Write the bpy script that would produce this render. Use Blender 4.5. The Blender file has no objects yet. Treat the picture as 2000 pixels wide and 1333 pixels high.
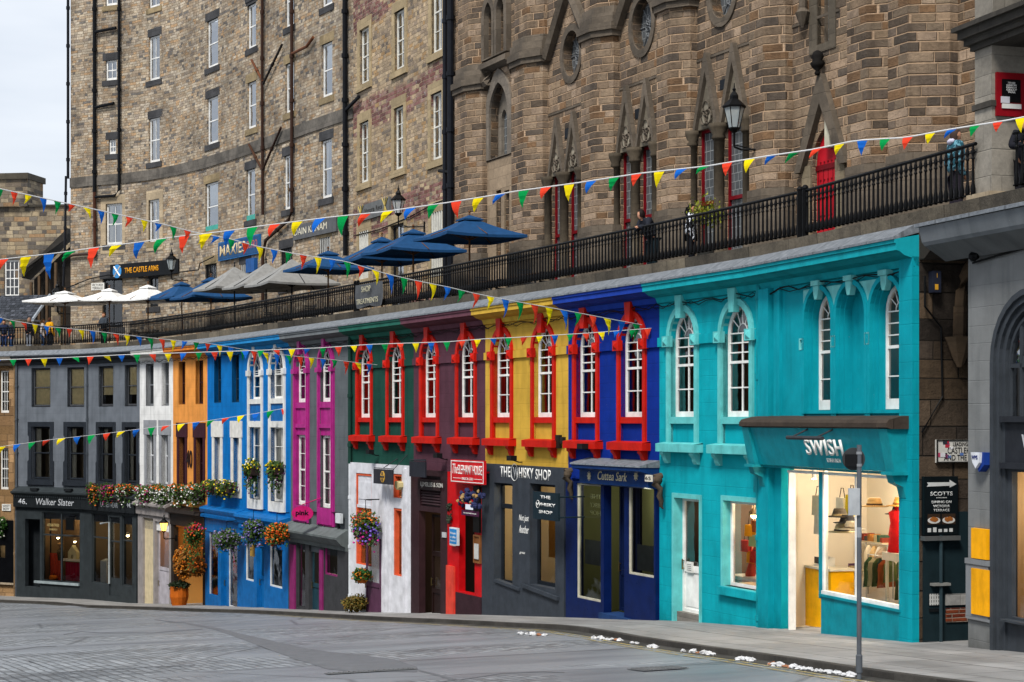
import bpy, bmesh, math, random
from math import pi, sin, cos, radians as rad
from mathutils import Vector as V, Matrix
from mathutils.geometry import delaunay_2d_cdt
random.seed(7)
SC = bpy.context.scene
# ---------------------------------------------------------------- camera, sky, sun
F = 3500.0; HY = 818.0; CX = 1000.0          # focal length / horizon / centre, in pixels of the 2000 px wide photo
cd = bpy.data.cameras.new('camera'); cam = bpy.data.objects.new('camera', cd); SC.collection.objects.link(cam)
cam.rotation_euler = (pi/2, 0, 0); cd.sensor_width = 36; cd.lens = F/2000*36; cd.shift_y = (HY-666.5)/2000
cd.clip_start = .5; cd.clip_end = 3000; SC.camera = cam
SUN_EL, SUN_AZ = rad(52), rad(205)
wd = bpy.data.worlds.new('World'); SC.world = wd; wd.use_nodes = True
nt = wd.node_tree; nt.nodes.clear()
def wn(t, **k):
    n = nt.nodes.new(t)
    for a, b in k.items(): setattr(n, a, b)
    return n
sk = wn('ShaderNodeTexSky', sky_type='NISHITA', sun_disc=False, sun_elevation=SUN_EL, sun_rotation=SUN_AZ, air_density=1.2, dust_density=2.0)
bg = wn('ShaderNodeBackground'); bg.inputs[1].default_value = .1
tc = wn('ShaderNodeTexCoord'); mp = wn('ShaderNodeMapping'); mp.inputs[3].default_value = (1.2, 1.2, 5)
no = wn('ShaderNodeTexNoise'); no.inputs['Scale'].default_value = 2.2; no.inputs['Detail'].default_value = 5
cr = wn('ShaderNodeValToRGB'); cr.color_ramp.elements[0].position = .38; cr.color_ramp.elements[1].position = .62
cr.color_ramp.elements[0].color = (5.0, 5.5, 6.3, 1); cr.color_ramp.elements[1].color = (6.9, 7.2, 7.7, 1)
mx = wn('ShaderNodeMixRGB'); mx.inputs[0].default_value = .88
ow = wn('ShaderNodeOutputWorld')
L = nt.links.new
L(tc.outputs['Generated'], mp.inputs[0]); L(mp.outputs[0], no.inputs[0]); L(no.outputs[0], cr.inputs[0])
L(sk.outputs[0], mx.inputs[1]); L(cr.outputs[0], mx.inputs[2]); L(mx.outputs[0], bg.inputs[0]); L(bg.outputs[0], ow.inputs[0])
sd = bpy.data.lights.new('sun', 'SUN'); so = bpy.data.objects.new('sun', sd); SC.collection.objects.link(so)
sd.energy = 3.1; sd.angle = rad(15); sd.color = (1, .96, .9)
dv = V((sin(SUN_AZ)*cos(SUN_EL), cos(SUN_AZ)*cos(SUN_EL), sin(SUN_EL)))
so.rotation_euler = dv.to_track_quat('Z', 'Y').to_euler()
SC.view_settings.view_transform = 'Standard'; SC.view_settings.look = 'None'; SC.view_settings.gamma = 1
SC.view_settings.exposure = .5
SC.cycles.max_bounces = 6; SC.cycles.diffuse_bounces = 3; SC.cycles.glossy_bounces = 3; SC.cycles.transparent_max_bounces = 12
SC.cycles.use_denoising = True
SC.cycles.sample_clamp_indirect = 4
# ---------------------------------------------------------------- helpers: scene tree
COL = SC.collection; MW = {}
def tag(o, label=None, cat=None, group=None, kind=None):
    for k, v in (('label', label), ('category', cat), ('group', group), ('kind', kind)):
        if v: o[k] = v
    return o
def place(o, M, parent=None):
    COL.objects.link(o); MW[o.name] = M
    while parent is not None and parent.parent is not None and parent.parent.parent is not None: parent = parent.parent
    if parent is not None:
        o.parent = parent; o.matrix_local = MW[parent.name].inverted() @ M
    else: o.matrix_world = M
    return o
GROUPS = {'parasol': 'parasols along the terrace', 'bunting': 'bunting cords strung across the street', 'railing': 'black railings along the terrace edge', 'person': 'people up on the terrace', 'table': 'tables on the terrace', 'chair': 'chairs on the terrace', 'hat': 'hats in the bright shop window', 'handbag': 'bags hanging in the shop windows', 'flower box': 'flower boxes above the shopfronts', 'hanging basket': 'hanging baskets along the shopfronts', 'lantern': 'black wall lanterns', 'clothes rail': 'clothes rails in the bright shop', 'shelf': 'shelves in the bright shop', 'plant': 'potted plants', 'cloth': 'cloth displays in the tweed shop window'}
def empty(name, M, label, cat, group=None):
    if group is None and label and 'teal shop window' not in label[-30:] or cat == 'handbag': group = group or GROUPS.get(cat)
    o = bpy.data.objects.new(name, None); o.empty_display_size = .3
    place(o, M); return tag(o, label, cat, group)
class Frame:
    """plan frame on a wall: x along the wall (to the right), y into the wall, z up"""
    def __init__(s, a, b, z0=0, off=0):
        a = V(a); b = V(b); t = (b-a).normalized(); n = V((t.y, -t.x))
        s.a = a+n*off; s.t = t; s.n = n; s.len = (b-a).length; s.z0 = z0
        s.M = Matrix.Translation((s.a.x, s.a.y, z0)) @ Matrix.Rotation(math.atan2(t.y, t.x), 4, 'Z')
    def u(s, px, d=0):                      # d = distance out of the wall
        k = (px-CX)/F; a = s.a+s.n*d         # a.x+u t.x = k (a.y+u t.y)
        return (k*a.y-a.x)/(s.t.x-k*s.t.y)
    def Y(s, px, d=0): return (s.a+s.n*d+s.t*s.u(px, d)).y
    def z(s, px, py, d=0): return (HY-py)*s.Y(px, d)/F-s.z0
    def r(s, x0, y0, x1, y1, d=0):          # pixel box -> u0,u1,z0,z1
        m = (x0+x1)/2; y0, y1 = min(y0, y1), max(y0, y1); return s.u(x0, d), s.u(x1, d), s.z(m, y1, d), s.z(m, y0, d)
    def w(s, u, y, z): return s.M @ V((u, y, z))
class MB:
    def __init__(s): s.v = []; s.f = []; s.uv = {}; s.T = None; s.uo = 0
    def av(s, p):
        p = V(p)
        if s.T is not None: p = s.T @ p
        s.v.append(p); return len(s.v)-1
    def poly(s, pts, uv=None):
        ps = [V(p) for p in pts]
        if uv is None:
            n = V((0, 0, 0))
            for i in range(len(ps)): n += ps[i].cross(ps[(i+1) % len(ps)])
            ax = max(range(3), key=lambda k: abs(n[k]))
            uv = [((p.x+s.uo, p.z) if ax == 1 else (p.y+s.uo+.37, p.z) if ax == 0 else (p.x+s.uo, p.y)) for p in ps]
        s.uv[len(s.f)] = uv; s.f.append([s.av(p) for p in ps])
    def box(s, x0, x1, y0, y1, z0, z1):
        if x1 < x0: x0, x1 = x1, x0
        if y1 < y0: y0, y1 = y1, y0
        if z1 < z0: z0, z1 = z1, z0
        p = lambda i, j, k: ((x0, x1)[i], (y0, y1)[j], (z0, z1)[k])
        for q in (((0,0,0),(1,0,0),(1,0,1),(0,0,1)), ((1,1,0),(0,1,0),(0,1,1),(1,1,1)), ((0,1,0),(0,0,0),(0,0,1),(0,1,1)),
                  ((1,0,0),(1,1,0),(1,1,1),(1,0,1)), ((0,0,1),(1,0,1),(1,1,1),(0,1,1)), ((0,1,0),(1,1,0),(1,0,0),(0,0,0))):
            s.poly([p(*c) for c in q])
        return s
    def sheet(s, outer, holes=(), y0=0, y1=.3, back=False, rev=None):
        """flat plate in x-z at y=y0 with holes; edges run back to y1"""
        loops = [outer]+[h for h in holes]
        vs, es = [], []
        for l in loops:
            b0 = len(vs); vs += [V((x, z)) for x, z in l]; es += [(b0+i, b0+(i+1) % len(l)) for i in range(len(l))]
        cv, _, cf, *_ = delaunay_2d_cdt(vs, es, [], 1 if holes else 1, 1e-5)
        def inside(p, l):
            c = False
            for i in range(len(l)):
                (x0, z0), (x1, z1) = l[i], l[i-1]
                if (z0 > p[1]) != (z1 > p[1]) and p[0] < (x1-x0)*(p[1]-z0)/(z1-z0)+x0: c = not c
            return c
        for t in cf:
            a = [(cv[i].x, cv[i].y) for i in t]; g = (sum(p[0] for p in a)/3, sum(p[1] for p in a)/3)
            if not inside(g, outer) or any(inside(g, h) for h in holes): continue
            ar = (a[1][0]-a[0][0])*(a[2][1]-a[0][1])-(a[2][0]-a[0][0])*(a[1][1]-a[0][1])
            if abs(ar) < 1e-9: continue
            if ar < 0: a = a[::-1]
            s.poly([(x, y0, z) for x, z in a])
            if back: s.poly([(x, y1, z) for x, z in a[::-1]])
        for li, l in enumerate(loops):
            A = sum(l[i][0]*l[(i+1) % len(l)][1]-l[(i+1) % len(l)][0]*l[i][1] for i in range(len(l)))
            ll = l if (A > 0) == (li == 0) else l[::-1]
            for i in range(len(ll)):
                (x0, z0), (x1, z1) = ll[i], ll[(i+1) % len(ll)]
                s.poly([(x0, y1, z0), (x1, y1, z1), (x1, y0, z1), (x0, y0, z0)])
        return s
    def tube(s, pts, r, n=8, caps=True):
        pts = [V(p) for p in pts]; rs = r if isinstance(r, (list, tuple)) else [r]*len(pts)
        rings = []
        for i, p in enumerate(pts):
            d = (pts[min(i+1, len(pts)-1)]-pts[max(i-1, 0)])
            if d.length < 1e-9: d = V((0, 0, 1))
            d.normalize(); a = d.cross(V((0, 0, 1)) if abs(d.z) < .95 else V((1, 0, 0))).normalized(); b = d.cross(a)
            rings.append([s.av(p+(a*cos(2*pi*k/n)+b*sin(2*pi*k/n))*rs[i]) for k in range(n)])
        for i in range(len(rings)-1):
            for k in range(n):
                s.f.append([rings[i][k], rings[i][(k+1) % n], rings[i+1][(k+1) % n], rings[i+1][k]])
        if caps: s.f.append(rings[0]); s.f.append(rings[-1][::-1])
        return s
    def lathe(s, prof, c=(0, 0, 0), n=12):
        c = V(c); rings = [[s.av(c+V((r*cos(2*pi*k/n), r*sin(2*pi*k/n), z))) for k in range(n)] for r, z in prof]
        for i in range(len(rings)-1):
            for k in range(n): s.f.append([rings[i][k], rings[i][(k+1) % n], rings[i+1][(k+1) % n], rings[i+1][k]])
        s.f.append(rings[0][::-1]); s.f.append(rings[-1]); return s
    def prof(s, pr, x0, x1):
        """profile of (y,z) points (front face order top->bottom), swept along x"""
        n = len(pr)
        for i in range(n):
            a, b = pr[i], pr[(i+1) % n]
            s.poly([(x0, b[0], b[1]), (x1, b[0], b[1]), (x1, a[0], a[1]), (x0, a[0], a[1])])
        s.poly([(x0, y, z) for y, z in pr]); s.poly([(x1, y, z) for y, z in pr[::-1]])
        return s
    def blob(s, c, r, jit=.15, n=8, m=6, sc=(1, 1, 1)):
        c = V(c); rows = []
        for i in range(m+1):
            th = pi*i/m; rows.append([s.av(c+V((sc[0]*sin(th)*cos(2*pi*k/n), sc[1]*sin(th)*sin(2*pi*k/n), sc[2]*cos(th)))*r*(1+random.uniform(-jit, jit))) for k in range(n)])
        for i in range(m):
            for k in range(n): s.f.append([rows[i][k], rows[i+1][k], rows[i+1][(k+1) % n], rows[i][(k+1) % n]])
        return s
    def obj(s, name, mat, parent=None, M=None, smooth=False, fix=False):
        me = bpy.data.meshes.new(name); me.from_pydata([tuple(p) for p in s.v], [], s.f)
        uvl = me.uv_layers.new(name='UVMap').data
        for p in me.polygons:
            u = s.uv.get(p.index)
            if u is None: u = [(me.vertices[me.loops[l].vertex_index].co.x+me.vertices[me.loops[l].vertex_index].co.y, me.vertices[me.loops[l].vertex_index].co.z) for l in p.loop_indices]
            for l, q in zip(p.loop_indices, u): uvl[l].uv = q
            p.use_smooth = smooth
        if fix:
            bm = bmesh.new(); bm.from_mesh(me); bmesh.ops.recalc_face_normals(bm, faces=bm.faces); bm.to_mesh(me); bm.free()
        me.materials.append(mat)
        o = bpy.data.objects.new(name, me)
        if M is None: M = MW[parent.name] if parent is not None else Matrix()
        return place(o, M, parent)
def B(*a): return MB().box(*a)
def rect(x0, x1, z0, z1): return [(x0, z0), (x1, z0), (x1, z1), (x0, z1)]
def arch(c, hw, z0, zs, n=10, point=0):
    """opening loop with an arched head: centre c, half width hw, springing zs; point>0 makes it pointed"""
    l = [(c-hw, z0), (c+hw, z0)]
    if point:
        R = hw*(1+point); k = R-hw; a1 = math.acos(k/R)
        l += [(c-k+R*cos(a1*i/n), zs+R*sin(a1*i/n)) for i in range(n+1)]
        l += [(c+k-R*cos(a1*i/n), zs+R*sin(a1*i/n)) for i in range(n-1, -1, -1)]
    else: l += [(c+hw*cos(pi*i/n), zs+hw*sin(pi*i/n)) for i in range(n+1)]
    return l
# ---------------------------------------------------------------- helpers: materials
def lin(h, k=1.0):
    c = [int(h[i:i+2], 16)/255 for i in (0, 2, 4)]
    return tuple([min(.9, (x/12.92 if x <= .04045 else ((x+.055)/1.055)**2.4)*k) for x in c]+[1])
class Mat:
    def __init__(s, name):
        s.m = bpy.data.materials.new(name); s.m.use_nodes = True; s.t = s.m.node_tree
        s.b = s.t.nodes['Principled BSDF']; s.out = s.t.nodes['Material Output']; s.n_uv = None
    def n(s, t, **k):
        n = s.t.nodes.new(t)
        for a, b in k.items(): setattr(n, a, b)
        return n
    def L(s, a, b): s.t.links.new(a, b)
    def put(s, sock, v):
        if v is None: return
        if hasattr(v, 'links') or isinstance(v, bpy.types.NodeSocket): s.L(v, sock)
        else: sock.default_value = v
    def math(s, op, a, b=None, c=None, clamp=False):
        n = s.n('ShaderNodeMath', operation=op, use_clamp=clamp); s.put(n.inputs[0], a); s.put(n.inputs[1], b)
        if c is not None: s.put(n.inputs[2], c)
        return n.outputs[0]
    def mix(s, f, a, b, mode='MIX'):
        n = s.n('ShaderNodeMixRGB', blend_type=mode); s.put(n.inputs[0], f); s.put(n.inputs[1], a); s.put(n.inputs[2], b); return n.outputs[0]
    def uv(s):
        if s.n_uv is None: s.n_uv = s.n('ShaderNodeTexCoord').outputs['UV']
        return s.n_uv
    def noise(s, vec, scale, detail=4, rough=.55, sc=None):
        if sc:
            m = s.n('ShaderNodeMapping'); s.put(m.inputs[0], vec); m.inputs[3].default_value = sc; vec = m.outputs[0]
        n = s.n('ShaderNodeTexNoise'); s.put(n.inputs['Vector'], vec); n.inputs['Scale'].default_value = scale
        n.inputs['Detail'].default_value = detail; n.inputs['Roughness'].default_value = rough; return n.outputs[0]
    def ramp(s, f, stops, interp='LINEAR'):
        n = s.n('ShaderNodeValToRGB'); r = n.color_ramp; r.interpolation = interp
        while len(r.elements) < len(stops): r.elements.new(.5)
        for e, (p, c) in zip(r.elements, stops): e.position = p; e.color = c if len(c) == 4 else tuple(c)+(1,)
        s.put(n.inputs[0], f); return n.outputs[0]
    def bump(s, h, st=.5, dist=.02):
        n = s.n('ShaderNodeBump'); n.inputs['Strength'].default_value = st; n.inputs['Distance'].default_value = dist
        s.put(n.inputs['Height'], h); s.L(n.outputs[0], s.b.inputs['Normal'])
    def bricks(s, bw, bh, joint, warp=.0, vary=.5, wscale=3, wave=1):
        """returns id value, joint mask (1 in the joint), per-block random"""
        uv = s.uv(); sx = s.n('ShaderNodeSeparateXYZ'); s.L(uv, sx.inputs[0]); u, v = sx.outputs[0], sx.outputs[1]
        if warp:
            nz = s.n('ShaderNodeTexNoise'); s.L(uv, nz.inputs['Vector']); nz.inputs['Scale'].default_value = wscale; nz.inputs['Detail'].default_value = 2
            sp = s.n('ShaderNodeSeparateColor'); s.L(nz.outputs['Color'], sp.inputs[0])
            u = s.math('MULTIPLY_ADD', s.math('SUBTRACT', sp.outputs[0], .5), warp*2, u); v = s.math('MULTIPLY_ADD', s.math('SUBTRACT', sp.outputs[1], .5), warp, v)
        # rows of unequal height
        v = s.math('ADD', v, s.math('MULTIPLY', s.math('SINE', s.math('MULTIPLY', v, 2.3)), bh*.25))
        vr = s.math('DIVIDE', v, bh); row = s.math('FLOOR', vr); fv = s.math('FRACT', vr)
        w1 = s.n('ShaderNodeTexWhiteNoise', noise_dimensions='1D'); s.L(row, w1.inputs['W'])
        k = s.math('MULTIPLY_ADD', w1.outputs['Value'], vary, 1-vary/2)
        ur = s.math('ADD', s.math('MULTIPLY', s.math('DIVIDE', u, bw), k), s.math('MULTIPLY', w1.outputs['Value'], 37.3))
        ur = s.math('ADD', ur, s.math('MULTIPLY', s.math('SINE', s.math('MULTIPLY', ur, 2.9)), .22*wave*min(1, vary*2)))
        col = s.math('FLOOR', ur); fu = s.math('FRACT', ur)
        cb = s.n('ShaderNodeCombineXYZ'); s.L(col, cb.inputs[0]); s.L(row, cb.inputs[1])
        w2 = s.n('ShaderNodeTexWhiteNoise', noise_dimensions='3D'); s.L(cb.outputs[0], w2.inputs[0])
        eu = s.math('MULTIPLY', s.math('MINIMUM', fu, s.math('SUBTRACT', 1, fu)), bw)
        ev = s.math('MULTIPLY', s.math('MINIMUM', fv, s.math('SUBTRACT', 1, fv)), bh)
        e = s.math('MINIMUM', eu, ev)
        j = s.n('ShaderNodeMapRange'); s.L(e, j.inputs[0]); j.inputs[1].default_value = joint*.4; j.inputs[2].default_value = joint*1.3
        j.inputs[3].default_value = 1; j.inputs[4].default_value = 0
        return w2.outputs['Value'], j.outputs[0], w2.outputs['Color']
    def done(s, col, rough=.7, spec=.3, metal=0):
        s.put(s.b.inputs['Base Color'], col); s.put(s.b.inputs['Roughness'], rough)
        s.b.inputs['Specular IOR Level'].default_value = spec; s.b.inputs['Metallic'].default_value = metal
        return s.m
CA = {}
def cached(fn):
    def g(*a, **k):
        key = (fn.__name__, a, tuple(sorted(k.items())))
        if key not in CA: CA[key] = fn(*a, **k)
        return CA[key]
    return g
@cached
def paint(h, joints=1, rough=.55, k=.85):
    """masonry painted many times over: faint joints, brush unevenness, weather streaks"""
    m = Mat('painted_masonry_'+h); uv = m.uv()
    c = lin(h, k); n1 = m.noise(uv, 1.3, 5); n2 = m.noise(uv, 9, 6, .7); st = m.noise(uv, 1, 4, .6, (3.5, .35, 1))
    f = m.ramp(n1, [(.28, (.8,)*3), (.72, (1.12,)*3)]); col = m.mix(1, c, f, 'MULTIPLY')
    s2 = m.ramp(st, [(.36, (.62, .64, .64)), (.5, (1,)*3)]); col = m.mix(.38, col, m.mix(1, col, s2, 'MULTIPLY'))
    sx = m.n('ShaderNodeSeparateXYZ'); m.L(uv, sx.inputs[0]); gz = m.math('ADD', sx.outputs[1], m.math('MULTIPLY', m.noise(uv, 2.2, 5), 1.4)); gr = m.ramp(m.math('MULTIPLY', gz, .4), [(.3, (.62, .6, .57)), (.55, (1,)*3)]); col = m.mix(.8, col, m.mix(1, col, gr, 'MULTIPLY'))
    sc = m.ramp(m.noise(uv, 24, 3, .7), [(.7, (0,)*3), (.72, (1,)*3)])
    col = m.mix(m.math('MULTIPLY', sc, .35), col, lin('c8c8c0', .8))
    _, j, _ = m.bricks(1.05, .36, .008, .01, .3)
    if joints: col = m.mix(m.math('MULTIPLY', j, .22), col, (c[0]*.45, c[1]*.45, c[2]*.45, 1))
    hgt = m.math('ADD', m.math('MULTIPLY', j, -.6*joints), m.math('MULTIPLY', n2, .8))
    m.bump(hgt, .45, .012); return m.done(col, rough+.15, .05)
@cached
def gloss(h, rough=.5, k=.85, metal=0, name='gloss_paint_'):
    m = Mat(name+h); tc_ = m.n('ShaderNodeTexCoord').outputs['Object']
    n1 = m.noise(tc_, 3, 4); c = lin(h, k)
    col = m.mix(1, c, m.ramp(n1, [(.3, (.78,)*3), (.7, (1.1,)*3)]), 'MULTIPLY'); ds = m.ramp(m.noise(tc_, 2.2, 6, .7, (2, 2, .5)), [(.36, (.7, .69, .67)), (.5, (1,)*3)]); col = m.mix(.18 if c[0]+c[1]+c[2] > 1.6 else .45, col, m.mix(1, col, ds, 'MULTIPLY'))
    r = m.math('MULTIPLY_ADD', m.noise(tc_, 14, 3), .25, rough-.1)
    m.bump(m.noise(tc_, 30, 3), .12, .01); return m.done(col, r, .1, metal)
@cached
def fabric(h, k=.85):
    m = Mat('fabric_'+h); tc_ = m.n('ShaderNodeTexCoord').outputs['Object']
    c = lin(h, k); col = m.mix(1, c, m.ramp(m.noise(tc_, 5, 4), [(.3, (.85,)*3), (.7, (1.1,)*3)]), 'MULTIPLY')
    m.bump(m.noise(tc_, 60, 2), .2, .01); return m.done(col, .85, .15)
@cached
def cloth(h, k=1.0):                        # thin flag/umbrella cloth, light passes through
    m = Mat('thin_cloth_'+h); c = lin(h, k)
    d = m.n('ShaderNodeBsdfDiffuse'); t = m.n('ShaderNodeBsdfTranslucent'); d.inputs[0].default_value = c; t.inputs[0].default_value = c
    x = m.n('ShaderNodeMixShader'); x.inputs[0].default_value = .35; m.L(d.outputs[0], x.inputs[1]); m.L(t.outputs[0], x.inputs[2]); m.L(x.outputs[0], m.out.inputs[0])
    return m.m
@cached
def stone(name, cols, mortar, bw, bh, joint, warp=.02, vary=.6, soot=.5, k=.8, bstr=.7, red=0, contrast=1.0):
    m = Mat(name); uv = m.uv(); idv, j, rc = m.bricks(bw, bh, joint, warp, vary)
    n = len(cols); col = m.ramp(idv, [(i/n, lin(c, k)) for i, c in enumerate(cols)], 'CONSTANT')
    sp = m.n('ShaderNodeSeparateColor'); m.L(rc, sp.inputs[0])
    br = m.math('MULTIPLY_ADD', sp.outputs[1], .5*contrast, 1-.25*contrast)
    cb = m.n('ShaderNodeCombineColor')
    for i in range(3): m.L(br, cb.inputs[i])
    col = m.mix(1, col, cb.outputs[0], 'MULTIPLY')
    if red:   # rows of reddish brick patching with salt bloom, in bands
        sx = m.n('ShaderNodeSeparateXYZ'); m.L(uv, sx.inputs[0])
        bnd = m.noise(uv, .55, 3, .5, (.35, 1, 1)); ph = m.math('SINE', m.math('MULTIPLY_ADD', sx.outputs[1], 1.39, red))
        msk = m.ramp(m.math('ADD', m.math('MULTIPLY', ph, .5), m.math('MULTIPLY', bnd, .8)), [(.62, (0,)*3), (.72, (1,)*3)])
        rcol = m.ramp(sp.outputs[0], [(0, lin('75504a', k)), (.3, lin('84605a', k)), (.6, lin('654844', k)), (.85, lin('94786c', k))], 'CONSTANT')
        blo = m.ramp(m.noise(uv, 5, 6, .75), [(.55, (0,)*3), (.68, (1,)*3)])
        col = m.mix(m.math('MULTIPLY', msk, m.math('GREATER_THAN', sp.outputs[2], .22)), col, m.mix(m.math('MULTIPLY', blo, .6), rcol, lin('b9b4b8', k)))
    g = m.noise(uv, 11, 8, .75); col = m.mix(1, col, m.ramp(g, [(.25, (.62,)*3), (.5, (1,)*3), (.8, (1.3,)*3)]), 'MULTIPLY')
    s1 = m.noise(uv, .42, 7, .7); s2 = m.ramp(s1, [(.4, (.42, .43, .46)), (.58, (1,)*3)]); 
    col = m.mix(soot, col, m.mix(1, col, s2, 'MULTIPLY'))
    st = m.ramp(m.noise(uv, 1, 5, .6, (4, .25, 1)), [(.33, (.55, .55, .57)), (.52, (1,)*3)])
    col = m.mix(soot*.7, col, m.mix(1, col, st, 'MULTIPLY'))
    mcol = m.mix(1, lin(mortar, k), m.ramp(m.noise(uv, 2.5, 4), [(.3, (.6,)*3), (.65, (1.05,)*3)]), 'MULTIPLY')
    col = m.mix(j, col, mcol)
    h = m.math('ADD', m.math('MULTIPLY', j, -1.0), m.math('MULTIPLY', g, .9))
    m.bump(h, bstr, .04); return m.done(col, .9, .12)
@cached
def ashlar(h, k=.8, dirt=.5):
    m = Mat('dressed_stone_'+h); uv = m.uv(); idv, j, rc = m.bricks(.8, .4, .008, .003, .4)
    c = lin(h, k); col = m.mix(1, c, m.ramp(idv, [(0, (.8,)*3), (1, (1.15,)*3)]), 'MULTIPLY')
    g = m.noise(uv, 8, 8, .7); col = m.mix(1, col, m.ramp(g, [(.25, (.7,)*3), (.75, (1.15,)*3)]), 'MULTIPLY')
    s1 = m.ramp(m.noise(uv, .9, 6, .65), [(.4, (.4, .41, .42)), (.6, (1,)*3)]); col = m.mix(dirt, col, m.mix(1, col, s1, 'MULTIPLY'))
    col = m.mix(m.math('MULTIPLY', j, .5), col, (c[0]*.4, c[1]*.4, c[2]*.4, 1))
    m.bump(m.math('SUBTRACT', g, j), .5, .015); return m.done(col, .85, .2)
@cached
def glass(tint='20262b', refl=.06):
    m = Mat('window_glass_'+tint); m.t.nodes.remove(m.b)
    g = m.n('ShaderNodeBsdfGlossy'); g.inputs[0].default_value = (.95, .97, 1, 1); g.inputs[1].default_value = .03
    t = m.n('ShaderNodeBsdfTransparent'); t.inputs[0].default_value = (.93, .95, .95, 1)
    lw = m.n('ShaderNodeFresnel'); lw.inputs[0].default_value = 1.5
    nz = m.n('ShaderNodeTexNoise'); m.L(m.n('ShaderNodeTexCoord').outputs['UV'], nz.inputs['Vector']); nz.inputs['Scale'].default_value = 1.1
    bp = m.n('ShaderNodeBump'); bp.inputs['Strength'].default_value = .25; bp.inputs['Distance'].default_value = .1; m.L(nz.outputs[0], bp.inputs['Height']); m.L(bp.outputs[0], g.inputs['Normal'])
    f = m.math('ADD', lw.outputs[0], refl, clamp=True)
    x = m.n('ShaderNodeMixShader'); m.L(f, x.inputs[0]); m.L(t.outputs[0], x.inputs[1]); m.L(g.outputs[0], x.inputs[2]); m.L(x.outputs[0], m.out.inputs[0])
    return m.m
@cached
def emit(h, st):
    m = Mat('lit_'+h); m.b.inputs['Base Color'].default_value = lin(h); m.b.inputs['Emission Color'].default_value = lin(h); m.b.inputs['Emission Strength'].default_value = st
    return m.m
@cached
def leafm(h, k=.9):
    m = Mat('leaf_'+h); oi = m.n('ShaderNodeTexCoord').outputs['Object']; c = lin(h, k)
    col = m.mix(1, c, m.ramp(m.noise(oi, 8, 2), [(.3, (.55,)*3), (.7, (1.35,)*3)]), 'MULTIPLY'); return m.done(col, .6, .25)
IRON = gloss('0a0b0d', .45, .8); WHITE = gloss('eeeeea', .4, .9); LEADM = None
def lead():
    m = Mat('lead_flashing'); uv = m.uv(); g = m.noise(uv, 6, 6, .7)
    sx = m.n('ShaderNodeSeparateXYZ'); m.L(uv, sx.inputs[0]); fr = m.math('FRACT', m.math('DIVIDE', sx.outputs[0], 1.1))
    j = m.math('LESS_THAN', fr, .05)
    col = m.mix(1, m.ramp(g, [(.3, lin('5c6268', .75)), (.55, lin('7e848b', .75)), (.75, lin('a9adb2', .75))]), m.mix(j, (1, 1, 1, 1), (.6, .6, .6, 1)), 'MULTIPLY')
    m.bump(m.math('ADD', g, j), .6, .02); return m.done(col, .55, .4)
LEADM = lead()
@cached
def plain(h, k=.9):
    m = Mat('interior_paint_'+h); return m.done(m.mix(1, lin(h, k), m.ramp(m.noise(m.n('ShaderNodeTexCoord').outputs['Object'], 1.2, 2), [(.3, (.95,)*3), (.7, (1.03,)*3)]), 'MULTIPLY'), .8, .1)
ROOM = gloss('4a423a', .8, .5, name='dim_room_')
# ---------------------------------------------------------------- plan of the curved terrace (railing line), measured on the photo
def ry(x):
    if x < 500:
        pts = [(-120, 645), (0, 641), (137, 637), (250, 629), (300, 622.5), (400, 608), (500, 590)]
        for (a, b), (c, d) in zip(pts, pts[1:]):
            if x <= c: return b+(x-a)*(d-b)/(c-a)
    if x <= 1562: t = x-500; return 590-.178*t-2.4e-5*t*t
    return 373.9+(x-1562)*(280-373.9)/338
def R(x, off=0):
    s = (HY-ry(x))/4.8; p = V(((x-CX)/s, F/s))
    if off:
        a = R(x-6); b = R(x+6); t = (b-a).normalized(); p = p+V((t.y, -t.x))*off
    return p
def Rp(px, off=0):
    """point at the given offset from the railing line that is seen at px"""
    x = px
    for _ in range(14): q = R(x, off); x += px-(CX+F*q.x/q.y)
    return R(x, off)
GP = [(-150, -10.2), (-96.8, -9.35), (-87.7, -9.02), (-73.1, -7.85), (-65.7, -7.26), (-59.4, -6.74), (-49.5, -5.86), (-43.6, -5.34), (-37.1, -4.78), (-27.3, -4.1), (20, -.9)]
def G(X, Y):                                # pavement level
    w = X*.4-Y*.9165
    if w <= GP[0][0]: return GP[0][1]
    for (a, b), (c, d) in zip(GP, GP[1:]):
        if w <= c: return b+(w-a)*(d-b)/(c-a)
    return GP[-1][1]
def hitG(px, py, dz=0):                     # where a line of sight meets the ground, found by stepping
    k = (px-CX)/F; q = (HY-py)/F; Y = 8.0
    while Y < 140 and q*Y > G(k*Y, Y)+dz: Y += .02
    return V((k*Y, Y, G(k*Y, Y)+dz))
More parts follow.
